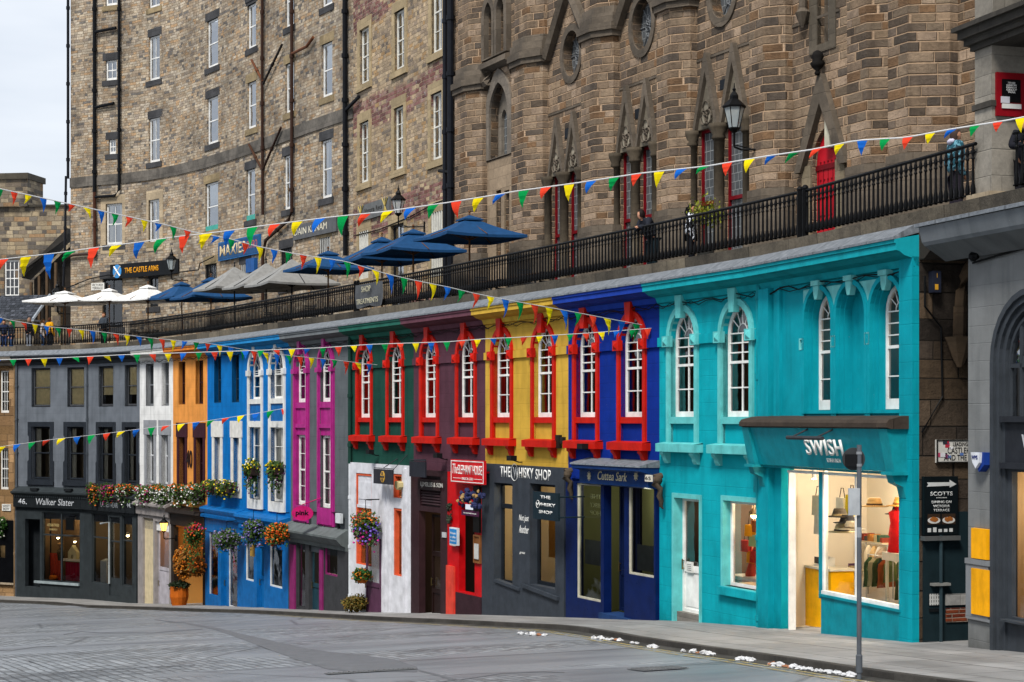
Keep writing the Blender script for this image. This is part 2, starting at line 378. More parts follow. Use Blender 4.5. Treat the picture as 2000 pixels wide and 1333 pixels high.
def text(name, s, rectz, y, mat, parent, frame_M=None, ext=.006, bold=.0, shear=0, mirror=False, spacing=1):
    """lettering fitted to the box u0,u1,z0,z1 on the plane y, facing outwards"""
    cu = bpy.data.curves.new('t', 'FONT'); cu.body = s; cu.extrude = 0; cu.offset = bold; cu.shear = shear; cu.align_x = 'CENTER'; cu.space_character = spacing; cu.resolution_u = 3
    o = bpy.data.objects.new('t', cu); me = bpy.data.meshes.new_from_object(o)
    xs = [v.co.x for v in me.vertices]; ys = [v.co.y for v in me.vertices]
    a, b, c, d = min(xs), max(xs), min(ys), max(ys); u0, u1, z0, z1 = rectz
    bm = bmesh.new(); bm.from_mesh(me)
    for v in bm.verts:
        fx = (v.co.x-a)/(b-a)
        if mirror: fx = 1-fx
        v.co = V((u0+(u1-u0)*fx, 0, z0+(z1-z0)*(v.co.y-c)/(d-c)))
    bmesh.ops.remove_doubles(bm, verts=bm.verts, dist=1e-5)
    r = bmesh.ops.extrude_face_region(bm, geom=bm.faces[:])
    vs = [g for g in r['geom'] if isinstance(g, bmesh.types.BMVert)]
    for v in vs: v.co.y = -ext
    bmesh.ops.translate(bm, verts=bm.verts, vec=(0, y, 0))
    bmesh.ops.recalc_face_normals(bm, faces=bm.faces)
    m2 = bpy.data.meshes.new(name); bm.to_mesh(m2); bm.free(); bpy.data.objects.remove(o); m2.materials.append(mat)
    ob = bpy.data.objects.new(name, m2)
    return place(ob, frame_M if frame_M is not None else MW[parent.name], parent)
# ---------------------------------------------------------------- lower row of painted buildings
WALLOFF = .12
class Bld:
    def __init__(s, name, label, x0, x1, cat='building', off=WALLOFF):
        a, b = Rp(x0, off), Rp(x1, off); c = (a+b)/2
        s.zb = min(G(*a), G(*b))-.15
        s.F = Frame(a, b, s.zb); s.E = empty(name, s.F.M, label, cat, 'painted buildings along the street'); s.x0, s.x1 = x0, x1; s.W = s.F.len; s.holes = []
    def Z(s, z): return z-s.zb              # camera-relative height to local height
    def r(s, *a, **k): return s.F.r(*a, **k)
    def part(s, name, mb, mat, parent=None, label=None, smooth=False, M=None):
        o = mb.obj(name, mat, parent or s.E, M=M, smooth=smooth)
        if label: o['label'] = label
        return o
def sash(b, rc, y, mat, cols=2, rows=2, fw=.07, mw=.025, name='window', archtop=0, parent=None, roomcol=None, blind=None, blindfrac=1, curtain=None, meet=None, M=None, label=None, low=0, depth=.5, g=None, room=True):
    """sash window: frame with glazing bars, glass pane, dim room behind. rc=(u0,u1,z0,z1)"""
    u0, u1, z0, z1 = rc; f = MB(); c = (u0+u1)/2; hw = (u1-u0)/2
    zs = z1-hw if archtop else z1
    out = arch(c, hw, z0, zs) if archtop else rect(u0, u1, z0, z1)
    inn = arch(c, hw-fw, z0+fw*1.5, zs) if archtop else rect(u0+fw, u1-fw, z0+fw*1.5, z1-fw)
    f.sheet(out, [inn], y, y+.07)
    zm = z0+(zs-z0)*(meet if meet else .5) if not archtop else z0+(z1-z0)*(meet or .5)
    if rows > 1: f.box(u0+fw, u1-fw, y+.005, y+.06, zm-.03, zm+.03)
    for i in range(1, cols): x = u0+fw+(u1-u0-2*fw)*i/cols; f.box(x-mw/2, x+mw/2, y+.01, y+.05, z0+fw, zs if archtop else z1-fw)
    if rows > 1:
        n1 = rows//2; 
        for lo, hi, k in ((z0+fw, zm, n1), (zm, zs if archtop else z1-fw, rows-n1)):
            for i in range(1, k+1 if (archtop and hi == zs) else k):
                z = lo+(hi-lo)*i/k; f.box(u0+fw, u1-fw, y+.012, y+.048, z-mw/2, z+mw/2)
    if archtop:
        for a in (35, 62, 90, 118, 145):
            a = rad(a); p = V((c+cos(a)*hw*.33, y+.03, zs+sin(a)*hw*.33)); q = V((c+cos(a)*(hw-fw), y+.03, zs+sin(a)*(hw-fw))); f.tube([p, q], mw*.55, 4)
        f.tube([(c+cos(pi*i/8)*hw*.34, y+.03, zs+sin(pi*i/8)*hw*.34) for i in range(9)], mw*.55, 4)
    if low: f.box(u0+fw, u1-fw, y-.01, y+.07, z0, z0+low)
    w = b.part(name, f, mat, parent, label, M=M)
    p = MB(); o2 = arch(c, hw-fw*.5, z0+.02, zs, 8) if archtop else rect(u0+.02, u1-.02, z0+.02, z1-.02)
    if sum(o2[i][0]*o2[(i+1) % len(o2)][1]-o2[(i+1) % len(o2)][0]*o2[i][1] for i in range(len(o2))) < 0: o2 = o2[::-1]
    p.poly([(x, y+.035, z) for x, z in o2]); b.part('pane', p, g or glass(), w, M=M)
    if blind:
        q = MB(); zz = z1-(z1-z0)*blindfrac; q.sheet(rect(u0+.03, u1-.03, zz, z1-.02), [], y+.09, y+.1, True); b.part('blind', q, blind, w, M=M)
    if curtain:
        q = MB()
        for sd in (0, 1):
            n = 6; wd = (u1-u0)*.3
            for i in range(n):
                xa = (u0+wd*i/n) if sd == 0 else u1-wd*(i+1)/n; xb = xa+wd/n
                q.poly([(xa, y+.12+.03*(i % 2), z0), (xb, y+.12+.03*((i+1) % 2), z0), (xb, y+.12+.03*((i+1) % 2), z1), (xa, y+.12+.03*(i % 2), z1)])
        b.part('curtain', q, curtain, w, M=M)
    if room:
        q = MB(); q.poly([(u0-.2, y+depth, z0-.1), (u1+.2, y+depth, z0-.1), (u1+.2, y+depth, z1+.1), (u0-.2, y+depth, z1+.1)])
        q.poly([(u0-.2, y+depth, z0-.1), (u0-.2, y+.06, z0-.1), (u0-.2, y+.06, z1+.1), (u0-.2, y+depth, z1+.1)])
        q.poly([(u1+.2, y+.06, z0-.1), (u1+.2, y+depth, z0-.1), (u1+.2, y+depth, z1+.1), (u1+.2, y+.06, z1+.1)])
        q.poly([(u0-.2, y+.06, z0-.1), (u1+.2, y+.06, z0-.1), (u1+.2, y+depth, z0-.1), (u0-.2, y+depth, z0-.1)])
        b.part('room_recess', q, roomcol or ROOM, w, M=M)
    return w
def wall(b, col, ztop=2.96, zbot=None, joints=1, mat=None, x0=0, x1=None, extra=()):
    zb = b.Z(zbot) if zbot is not None else 0
    return b.part('wall', MB().sheet(rect(x0, b.W if x1 is None else x1, zb, b.Z(ztop)), b.holes+list(extra), 0, .28), mat or paint(col, joints))
def cornice(b, col, u0=0, u1=None, big=1, frieze=True):
    u1 = b.W if u1 is None else u1; Z = b.Z; m = paint(col, 0)
    p = [(0, Z(2.96)), (0, Z(3.36)), (-.5, Z(3.27)), (-.5, Z(3.2)), (-.47, Z(3.18)), (-.47, Z(3.07)), (-.4, Z(3.05)), (-.3, Z(2.98)), (-.12, Z(2.93)), (-.06, Z(2.8)), (0, Z(2.78))]
    b.part('cornice', MB().prof(p, u0, u1), m)
    cb = MB(); n_ = 14; cb.tube([(u0+(u1-u0)*i/n_, -.1, Z(2.74)-.05*sin(i*1.7+u1)-.03*(i % 3 == 1)) for i in range(n_+1)], .014, 4).tube([(u0+(u1-u0)*i/n_, -.08, Z(2.7)-.06*sin(i*2.3)) for i in range(n_+1)], .01, 4); b.part('cable', cb, IRON)
    b.part('lead_flashing', MB().prof([(0, Z(3.565)), (-.12, Z(3.53)), (-.53, Z(3.31)), (-.53, Z(3.265)), (-.49, Z(3.265)), (0, Z(3.4))], u0, u1), LEADM)
def tallwin(b, px0, px1, col, panel, kcol=None, blind=None, open_=0, room=None):
    """arched window with coloured surround, keystone, apron panel, sill on brackets"""
    u = (b.F.u(px0)+b.F.u(px1))/2; Z = b.Z; m = gloss(col); hw, iw = .78, .63; zs = Z(1.92)
    b.holes.append(arch(u, iw, Z(-.57), zs))
    s = MB(); s.sheet(arch(u, hw, Z(-.58), zs, 12), [arch(u, iw, Z(-.575), zs, 12)], -.06, .2)
    for sx in (-1, 1):                        # impost blocks with a raised pyramid
        c = u+sx*(hw+iw)/2; s.box(c-.16, c+.16, -.13, 0, Z(1.72), Z(1.98)); a = .1
        for q in range(4):
            cs = [(-a, -a), (a, -a), (a, a), (-a, a)]; (x0, z0), (x1, z1) = cs[q], cs[(q+1) % 4]
            s.poly([(c+x0, -.13, Z(1.85)+z0), (c+x1, -.13, Z(1.85)+z1), (c, -.19, Z(1.85))])
    s.sheet([(u-.11, Z(2.38)), (u+.11, Z(2.38)), (u+.17, Z(2.92)), (u-.17, Z(2.92))], [], -.15, 0)
    w = b.part('window_surround', s, m)
    pl = MB(); pl.box(u-iw, u+iw, .06, .25, Z(-.57), Z(-.1)); b.part('apron_panel', pl, paint(panel, 0), w)
    st = MB(); st.box(u-iw, u+iw, -.03, .25, Z(-.12), Z(.04)); b.part('sill', st, m, w)
    k = MB(); k.box(u-.98, u+.98, -.24, 0, Z(-.79), Z(-.6)); k.poly([(u-.98, -.24, Z(-.6)), (u+.98, -.24, Z(-.6)), (u+.98, -.0, Z(-.565)), (u-.98, 0, Z(-.565))])
    for sx in (-1, 1):
        c = u+sx*.74; k.prof([(0, Z(-.79)), (-.2, Z(-.79)), (-.2, Z(-.85)), (-.13, Z(-.92)), (-.11, Z(-1.0)), (-.07, Z(-1.07)), (0, Z(-1.07))], c-.09, c+.09)
    b.part('bracketed_sill', k, m)
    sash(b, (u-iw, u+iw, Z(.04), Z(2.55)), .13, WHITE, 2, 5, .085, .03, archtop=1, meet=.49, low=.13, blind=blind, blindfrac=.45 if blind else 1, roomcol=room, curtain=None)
    return w
def string(b, col, gaps, z0=1.74, z1=1.96):
    m = MB(); xs = [0]
    for g in sorted(gaps): m.box(xs[-1], g-.62-.16-.1, -.06, 0, b.Z(z0), b.Z(z1)); xs.append(g+.88)
    m.box(xs[-1], b.W, -.06, 0, b.Z(z0), b.Z(z1)); b.part('string_course', m, paint(col, 0))
CURT = fabric('d8cfba'); BLINDM = fabric('f2dcaa', .95)
def lamp_in(b, u, y, z, e=18, col=(1, .75, .45), size=.25):
    l = bpy.data.lights.new('shop_light', 'POINT'); l.energy = e; l.color = col; l.shadow_soft_size = size
    o = bpy.data.objects.new('shop_light', l); place(o, MW[b.E.name] @ Matrix.Translation((u, y, z)), b.E); return o
def interior(b, u0, u1, z0, z1, y0, y1, col='c8a77c', light=0, lc=(1, .75, .45), pend=()):
    m = plain(col); q = MB()
    q.poly([(u0, y1, z0), (u1, y1, z0), (u1, y1, z1), (u0, y1, z1)]); q.poly([(u0, y1, z0), (u0, y0, z0), (u0, y0, z1), (u0, y1, z1)])
    q.poly([(u1, y0, z0), (u1, y1, z0), (u1, y1, z1), (u1, y0, z1)]); q.poly([(u0, y0, z0), (u1, y0, z0), (u1, y1, z0), (u0, y1, z0)])
    q.poly([(u0, y1, z1), (u1, y1, z1), (u1, y0, z1), (u0, y0, z1)])
    o = b.part('shop_interior', q, m)
    if light: lamp_in(b, (u0+u1)/2, y0*.5+y1*.5, z1-.35, light, lc)
    for (u, y, z) in pend:
        s = MB(); s.tube([(u, y, z1), (u, y, z+.14)], .01, 4); s.lathe([(.02, .16), (.05, .12), (.12, .02), (.13, 0), (.02, .01)], (u, y, z), 10); b.part('pendant_lamp', s, gloss('8a7a60'), o)
        s = MB(); s.blob((u, y, z-.02), .07, 0, 8, 6); b.part('lit_bulb', s, emit('ffd9a0', 14), o, smooth=True)
    return o
def panelled(b, name, u0, u1, z0, z1, y, mat, rows=(.0, .45, 1), glz=None, parent=None, handle=True, gl=None, label=None, cols=1):
    """door leaf with stiles, rails, panels; rows listed in glz are glazed"""
    s = MB(); hs = []; st = .11
    H = z1-z0; rc = []
    for i in range(len(rows)-1):
        for c in range(cols):
            w = (u1-u0)/cols
            rc.append((u0+w*c+st*.8, u0+w*(c+1)-st*.8, z0+H*rows[i]+st*.7, z0+H*rows[i+1]-st*.7, i))
    s.sheet(rect(u0, u1, z0, z1), [rect(a, c_, d, e) for a, c_, d, e, i in rc], y, y+.06)
    for a, c_, d, e, i in rc:
        if glz is None or i not in glz: s.box(a, c_, y+.03, y+.05, d, e); s.box(a+.06, c_-.06, y+.018, y+.03, d+.06, e-.06)
    o = b.part(name, s, mat, parent, label)
    for a, c_, d, e, i in rc:
        if glz and i in glz: p = MB(); p.poly([(a, y+.04, d), (c_, y+.04, d), (c_, y+.04, e), (a, y+.04, e)]); b.part('pane', p, gl or glass(), o)
    if handle:
        h = MB(); h.tube([(u0+.08, y-.05, z0+1.0), (u0+.08, y-.05, z0+1.25)], .018, 6); h.box(u0+.06, u0+.1, y-.05, y, z0+1.02, z0+1.04); h.box(u0+.06, u0+.1, y-.05, y, z0+1.2, z0+1.22); b.part('door_handle', h, gloss('b09a60', .3, .8, 1), o)
    return o
def shopsheet(b, u0, u1, ztop, holes, mat, y=-.1, name='shopfront', zbot=0, y1=.12):
    return b.part(name, MB().sheet(rect(u0, u1, zbot, ztop), holes, y, y1), mat)
def bigpane(b, rc, y, mat, cols=1, rows=1, fw=.06, name='shop_window', g=None, lab=None, bars=()):
    u0, u1, z0, z1 = rc; f = MB().sheet(rect(u0, u1, z0, z1), [rect(u0+fw, u1-fw, z0+fw, z1-fw)], y, y+.08)
    for i in range(1, cols): x = u0+(u1-u0)*i/cols; f.box(x-.03, x+.03, y, y+.06, z0+fw, z1-fw)
    for zz in bars: f.box(u0+fw, u1-fw, y+.005, y+.055, zz-.025, zz+.025)
    w = b.part(name, f, mat, None, lab); p = MB(); p.poly([(u0+.02, y+.04, z0+.02), (u1-.02, y+.04, z0+.02), (u1-.02, y+.04, z1-.02), (u0+.02, y+.04, z1-.02)])
    b.part('pane', p, g or glass(), w); return w
def drainpipe(b, px, col, ztop=2.9, zbot=None, r=.05, y=-.09, name='drainpipe'):
    u = b.F.u(px); s = MB(); zb = 0.05 if zbot is None else b.Z(zbot); zt = b.Z(ztop); s.tube([(u, y, zb), (u, y, zt)], r, 10)
    z = zb+.6
    while z < zt: s.tube([(u, y, z), (u, y, z+.12)], r*1.35, 10); s.box(u-.09, u+.09, -.03, 0.0, z+.03, z+.09); z += 1.75
    b.part(name, s, gloss(col))
def flood(b, px, py, col='1a1a1c', sz=.16):
    u = b.F.u(px); z = b.F.z(px, py); s = MB(); s.box(u-sz, u+sz, -.42, -.24, z-.07, z+.07); s.tube([(u, -.3, z-.06), (u, -.1, z-.12), (u, 0, z-.12)], .018, 6); b.part('floodlight', s, gloss(col))

def build_dark_grey():
    b = Bld('grey_building', 'dark grey three storey building above the tweed shop numbered 46', 33, 168); C = b
    b2 = Frame(Rp(168, WALLOFF), Rp(273, WALLOFF), b.zb); GC = '6d737b'
    DK = gloss('2c3138', .5)
    for fr, wl, W0 in ((b.F, [(62, 98, 1), (132, 164, 1)], b.W), (b2, [(193, 221, 1), (244, 267, 1)], b2.len)):
        hs = []; M = fr.M
        class T: pass
        for a, c, _ in wl:
            u0, u1 = fr.u(a), fr.u(c); 
            for zt, zb_, lo in ((2.62, .62, 0), (-.42, -3.15, 1)):
                rc = (u0, u1, zt*0+zb_-b.zb, zt-b.zb); hs.append(rect(*rc))
                s = MB()
                if lo:
                    o = [(u0-.3, rc[2]-.32), (u1+.3, rc[2]-.32), (u1+.3, rc[2]+.9), (u1+.2, rc[2]+1.0), (u1+.2, rc[3]-.5), (u1+.28, rc[3]-.45), (u1+.28, rc[3]+.25), (u0-.28, rc[3]+.25), (u0-.28, rc[3]-.45), (u0-.2, rc[3]-.5), (u0-.2, rc[2]+1.0), (u0-.3, rc[2]+.9)]
                    s.sheet(o, [rect(*rc)], -.03, .26); s.box(u0-.3, u1+.3, -.09, -.032, rc[2]-.3, rc[2]-.1)
                else: s.sheet(rect(u0-.015, u1+.015, rc[2]-.015, rc[3]+.015), [rect(*rc)], -.006, .26)
                so_ = s.obj('window_surround', DK, b.E, M=M)
                sash(b, (u0+.02, u1-.02, rc[2]+.02, rc[3]-.02), .15, DK if lo else WHITE if 0 else gloss('4a4c50', .5), 1, 2, .06, blind=BLINDM if not lo else None, blindfrac=.97 if a < 160 else .72, M=M, curtain=CURT if lo else None, roomcol=gloss('8a7a62', .8, .8, name='dim_room_') if lo else None, depth=.9 if lo else .5)
        mb = MB(); mb.sheet(rect(0, W0, 0, b.Z(2.96)), hs+[rect(.45, W0-.4, .3, b.Z(-5.2))], 0, .28); mb.obj('wall', paint(GC), b.E, M=M)
        Z = b.Z
        p = [(0, Z(2.96)), (0, Z(3.36)), (-.5, Z(3.27)), (-.5, Z(3.2)), (-.42, Z(3.12)), (-.3, Z(3.0)), (-.12, Z(2.93)), (-.06, Z(2.8)), (0, Z(2.78))]
        MB().prof(p, 0, W0+.02).obj('cornice', paint('3a3f45', 0), b.E, M=M)
        MB().prof([(0, Z(3.565)), (-.12, Z(3.53)), (-.53, Z(3.31)), (-.53, Z(3.265)), (-.49, Z(3.265)), (0, Z(3.4))], 0, W0+.02).obj('lead_flashing', LEADM, b.E, M=M)
        SF = gloss('353b3e', .45); SFD = gloss('222629', .45)
        zf0, zf1 = Z(-4.62), Z(-3.9)
        MB().box(.05, W0-.03, -.3, 0, zf0, zf1-.1).obj('fascia', SFD, b.E, M=M)
        c = MB().prof([(0, zf1+.35), (-.35, zf1+.12), (-.45, zf1+.1), (-.45, zf1+.02), (-.36, zf1-.06), (-.32, zf1-.1), (0, zf1-.1)], 0, W0)
        x = .2
        while x < W0-.1: c.box(x, x+.06, -.36, -.3, zf1-.18, zf1-.1); x += .16
        co = c.obj('shop_cornice', SF, b.E, M=M)
        if fr is b.F:
            text('lettering', '46.', (fr.u(44), fr.u(61), fr.z(52, 985), fr.z(52, 974)), -.305, gloss('c9cdd2'), b.E, M, bold=.02)
            text('lettering', 'Walker Slater', (fr.u(79), fr.u(153), fr.z(116, 987), fr.z(116, 974)), -.305, gloss('c9cdd2'), b.E, M, shear=.15)
            h = [rect(fr.u(53), fr.u(82), fr.z(67, 1146), fr.z(67, 1014)), rect(fr.u(86), fr.u(160), fr.z(120, 1137), fr.z(120, 1001))]
            MB().sheet(rect(.1, W0, 0, zf0), h, -.14, .1).obj('shopfront', SF, b.E, M=M)
            q = h[1]; rc = (q[0][0], q[1][0], q[0][1], q[2][1])
            f = MB().sheet(rect(rc[0], rc[1], rc[2], rc[3]), [rect(rc[0]+.06, rc[1]-.06, rc[2]+.06, rc[3]-.06)], -.1, 0)
            xm = (rc[0]+rc[1])/2; f.box(xm-.04, xm+.04, -.1, -.02, rc[2], rc[3]); f.box(rc[0], rc[1], -.095, -.03, rc[3]-1.22, rc[3]-1.14)
            w = f.obj('shop_window', SF, b.E, M=M); p = MB(); p.poly([(rc[0], -.05, rc[2]), (rc[1], -.05, rc[2]), (rc[1], -.05, rc[3]), (rc[0], -.05, rc[3])]); p.obj('pane', glass(), w)
            MB().box(rc[0]-.5, rc[1], -.24, -.1, rc[2]-.12, rc[2]).obj('sill', gloss('98a4a8'), b.E, M=M)
            text('lettering', 'ARTISAN TWEED', (rc[0]+.3, xm-.2, rc[3]-.75, rc[3]-.6), -.06, gloss('b0a070'), w, M); 
            text('lettering', 'EDINBURGH', (rc[0]+.45, xm-.35, rc[3]-.95, rc[3]-.85), -.06, gloss('b0a070'), w, M)
            interior(b, rc[0]-.1, rc[1]+.1, rc[2]-.3, rc[3]+.05, .15, 1.5, '6a5640', 45, pend=[(rc[0]+.5, .5, rc[3]-1.35), (xm+.35, .5, rc[3]-1.5), (rc[1]-.2, .5, rc[3]-1.7), (rc[0]+.9, 1, rc[3]-.3), (xm+.5, 1, rc[3]-.35)])
            b.shop = rc
            d = h[0]; dd = MB().box(d[0][0]-.5, d[1][0]+.1, .5, .55, d[0][1]-.3, d[2][1]+.1); dd.box(d[0][0]+.1, d[1][0]-.1, .47, .5, d[0][1]+.3, d[2][1]-1.3); b.part('shop_door', dd, SFD)
            s = MB(); s.box(fr.u(143), fr.u(158), -.5, -.45, fr.z(150, 1035), fr.z(150, 1011)); s.box(fr.u(150)-.02, fr.u(150)+.02, -.5, -.1, fr.z(150, 1010), fr.z(150, 1008)); sg = b.part('hanging_sign', s, gloss('101214'))
        else:
            h = [rect(fr.u(184), fr.u(216), fr.z(200, 1140), fr.z(200, 1003)), rect(fr.u(216)+.12, fr.u(239), fr.z(228, 1165), fr.z(228, 1010)), rect(fr.u(243), fr.u(263), fr.z(253, 1145), fr.z(253, 1008))]
            MB().sheet(rect(0, W0-.1, 0, zf0), h, -.14, .1).obj('shopfront', SF, b.E, M=M)
            for qi, q in enumerate(h):
                rc = (q[0][0], q[1][0], q[0][1], q[2][1]); f = MB().sheet(rect(*rc), [rect(rc[0]+.05, rc[1]-.05, rc[2]+(.9 if qi == 1 else .06), rc[3]-.06)], -.08, 0)
                f.box(rc[0], rc[1], -.075, -.02, rc[3]-1.25, rc[3]-1.18); w = f.obj('shop_window' if qi != 1 else 'shop_door', SF, b.E, M=M)
                p = MB(); p.poly([(rc[0], -.04, rc[2]), (rc[1], -.04, rc[2]), (rc[1], -.04, rc[3]), (rc[0], -.04, rc[3])]); p.obj('pane', glass(), w)
            s = MB(); s.tube([(fr.u(219), -.16, fr.z(219, 1140)), (fr.u(219), -.16, fr.z(219, 1020)), (fr.u(202), -.16, fr.z(202, 1023))], .05, 6); s.obj('awning_arm', gloss('a8b0b2'), b.E, M=M)
            text('lettering', 'LADIESWEAR', (fr.u(207), fr.u(241), fr.z(224, 991), fr.z(224, 981)), -.305, gloss('8d9298'), b.E, M)
            text('lettering', '44.', (fr.u(258), fr.u(267), fr.z(262, 992), fr.z(262, 981)), -.305, gloss('a9aeb4'), b.E, M, bold=.02)
            q = MB(); u0, u1 = fr.u(182), fr.u(265); z0, z1 = .5, zf0
            for pl in ([(u0, 1.5, z0), (u1, 1.5, z0), (u1, 1.5, z1), (u0, 1.5, z1)], [(u0, 1.5, z0), (u0, .15, z0), (u0, .15, z1), (u0, 1.5, z1)], [(u1, .15, z0), (u1, 1.5, z0), (u1, 1.5, z1), (u1, .15, z1)], [(u0, .15, z0), (u1, .15, z0), (u1, 1.5, z0), (u0, 1.5, z0)]): q.poly(pl)
            o = q.obj('shop_interior', plain('7a6a54'), b.E, M=M); l_ = bpy.data.lights.new('shop_light', 'POINT'); l_.energy = 40; l_.color = (1, .78, .5); l_.shadow_soft_size = .3; lo_ = bpy.data.objects.new('shop_light', l_); place(lo_, M @ Matrix.Translation(((u0+u1)/2, .8, z1-.5)), b.E)
            for (px, py) in ((232, 1047), (203, 1012), (253, 1047), (262, 1012)):
                uu, zz = fr.u(px), fr.z(px, py); s = MB().blob((uu, .5, zz), .08, 0); s.obj('lit_bulb', emit('ffd9a0', 14), o, M=M)
                s = MB().lathe([(.02, .16), (.05, .12), (.16, .02), (.17, 0), (.02, .01)], (uu, .5, zz+.03), 10); s.obj('pendant_lamp', gloss('d8c8a8'), o, M=M)
            s = MB().prof([(.2, 2.3), (.2, 1.0), (.6, .9), (.5, 2.4)], fr.u(189), fr.u(201)); s.obj('display_cloth', fabric('d8dcdc'), o, M=M)
    drainpipe(b, 34.5, '5d636a'); drainpipe(b, 173, '4b5158', r=.06); flood(b, 77, 956, '222528', .25); flood(b, 143, 957, '222528', .25)
    return b
def simple_win(b, spec, fcol='e9e9e6', sur=None, surw=.0, y=.2, cols=1, rows=2, curtain=None, blind=None, room=None, mw=.025, fw=.06, name='window'):
    for (a, c, zt, zb_) in spec:
        u0, u1 = b.F.u(a), b.F.u(c); rc = (u0, u1, b.Z(zb_), b.Z(zt)); b.holes.append(rect(*rc)); w = None
        if sur:
            s = MB().sheet(rect(u0-surw, u1+surw, rc[2]-surw*.8, rc[3]+surw), [rect(*rc)], -.035, y) if surw else MB().sheet(rect(u0-.012, u1+.012, rc[2]-.012, rc[3]+.012), [rect(*rc)], -.006, y)
            if surw: s.box(u0-surw-.06, u1+surw+.06, -.05, 0, rc[3]-.35, rc[3]+surw+.05)
            w = b.part('window_surround', s, gloss(sur, .5))
        sash(b, (u0+.01, u1-.01, rc[2]+.01, rc[3]-.01), y-.02, gloss(fcol), cols, rows, fw, mw, curtain=curtain, blind=blind, roomcol=room)
def build_white():
    b = Bld('white_building', 'narrow white building between the grey and the orange fronts', 273, 338)
    simple_win(b, [(285, 300, 2.62, .62), (316, 330, 2.62, .62)], '7c8084', '8d9196', 0, rows=2)
    simple_win(b, [(287, 301, -.42, -3.1), (316, 329, -.42, -3.1)], 'dfe2e4', '9a9da2', .3, rows=2)
    b.holes.append(rect(.3, b.W-.1, .1, b.Z(-5.3))); wall(b, 'eeeeec'); cornice(b, 'e2e0da')
    Z = b.Z; cg = gloss('9c9694', .5); zf = Z(-4.6)
    b.part('fascia', MB().prof([(0, zf+.75), (-.3, zf+.6), (-.4, zf+.55), (-.4, zf+.45), (-.22, zf+.35), (-.2, zf), (0, zf)], 0, b.W), cg)
    r1 = b.r(283, 1178, 303, 1012); r2 = b.r(306, 1178, 334, 1020)
    shopsheet(b, 0, b.W, zf, [rect(*(r1[0], r1[1], .2, r1[3])), rect(r2[0], r2[1], .2, r2[3])], cg)
    b.part('side_panel', B(r1[0], r1[1], .0, .08, .2, r1[3]), gloss('d9c9a4', .5)); panelled(b, 'shop_door', r2[0], r2[1], .2, r2[3], .1, gloss('b8b4bc'), (0, .45, 1), (1,))
    interior(b, r2[0]-.6, b.W, .2, r2[3], .2, 1.5, 'c09050', 20, (1, .7, .35))
    return b
def build_orange():
    b = Bld('orange_building', 'narrow orange building with the number 40 between its windows', 338, 405)
    simple_win(b, [(349, 362, 2.6, .66), (382, 397, 2.6, .66)], '3a1f22', 'e08c3c', 0, rows=2)
    simple_win(b, [(350, 362, -.5, -3.5), (383, 397, -.5, -3.5)], '35191f', '3f1d28', .26, rows=2)
    b.holes.append(rect(.1, b.W-.1, .1, b.Z(-5.0))); wall(b, 'ee9e4e'); cornice(b, 'e08436'); Z = b.Z
    text('house_number', '40', (b.F.u(365), b.F.u(376.5), b.F.z(370, 914), b.F.z(370, 880)), -.02, gloss('2b1c18'), b.E, ext=.03)
    zf = Z(-4.9); dk = gloss('2a221d', .5)
    b.part('fascia', MB().prof([(0, zf+.9), (-.35, zf+.75), (-.4, zf+.6), (-.15, zf+.5), (-.15, zf), (0, zf)], 0, b.W), dk)
    r1 = b.r(352, 1180, 400, 1010); shopsheet(b, 0, b.W, zf, [rect(r1[0]-.6, r1[1], .25, r1[3])], dk)
    interior(b, .1, b.W-.1, .1, Z(-4.9), .2, 1.6, 'b98848', 30, (1, .66, .3), pend=[(b.F.u(358), .6, b.F.z(358, 1032))])
    return b
BL = '0a74c0'
def build_blue_a():
    b = Bld('blue_building', 'blue building with two plain white framed windows and a red neon sign inside', 405, 478)
    simple_win(b, [(418.5, 432, 2.68, .7), (453, 467, 2.68, .7)], '22384a', '15649e', 0, cols=2, rows=4)
    simple_win(b, [(419, 431, -.45, -3.1), (456, 468, -.45, -3.1)], 'e6e4de', 'e8e6df', .3, rows=2)
    b.holes.append(rect(.1, b.W-.1, .1, b.Z(-5.2))); wall(b, BL); cornice(b, '2a8fd0'); Z = b.Z; m = gloss('0f68ae')
    zf = Z(-4.95); c = MB().prof([(0, zf+1.15), (-.33, zf+1.06), (-.38, zf+1.0), (-.34, zf+.88), (-.3, zf+.8), (-.3, zf+.72), (-.12, zf+.7), (-.12, zf), (0, zf)], 0, b.W)
    x = .1
    while x < b.W-.1: c.box(x, x+.06, -.35, -.3, zf+.64, zf+.74); x += .15
    b.part('fascia', c, m)
    r1 = b.r(412, 1170, 430, 1005); r2 = b.r(436, 1170, 447, 1006); r3 = b.r(450, 1178, 468, 1008)
    shopsheet(b, 0, b.W, zf, [rect(r1[0], r1[1], .7, r1[3]), rect(r2[0], r2[1], .2, r2[3]), rect(r3[0], r3[1], .4, r3[3])], m)
    for r_ in (r1, r3): bigpane(b, (r_[0], r_[1], .6 if r_ is r1 else .4, r_[3]), -.06, gloss('c9cfd4'))
    panelled(b, 'shop_door', r2[0], r2[1], .2, r2[3], .08, m, (0, .35, 1), (1,))
    interior(b, .1, b.W-.1, .1, zf, .2, 1.6, '5a4048', 18, (1, .5, .5))
    t = text('neon_sign', 'food', (b.F.u(414), b.F.u(429), b.F.z(421, 1027), b.F.z(421, 1013)), .22, emit('ff2a1c', 7), b.E, ext=.03, shear=.3)
    s = MB(); s.blob((b.F.u(424), .6, b.F.z(424, 1100)), .38, .3, 8, 6, (.8, .6, 2)); b.part('shop_display', s, fabric('c43a86'))
    s = MB(); s.blob((b.F.u(428), .6, b.F.z(428, 1120)), .3, .3, 8, 6, (.8, .6, 1.6)); b.part('shop_display', s, fabric('c4404e'))
    return b
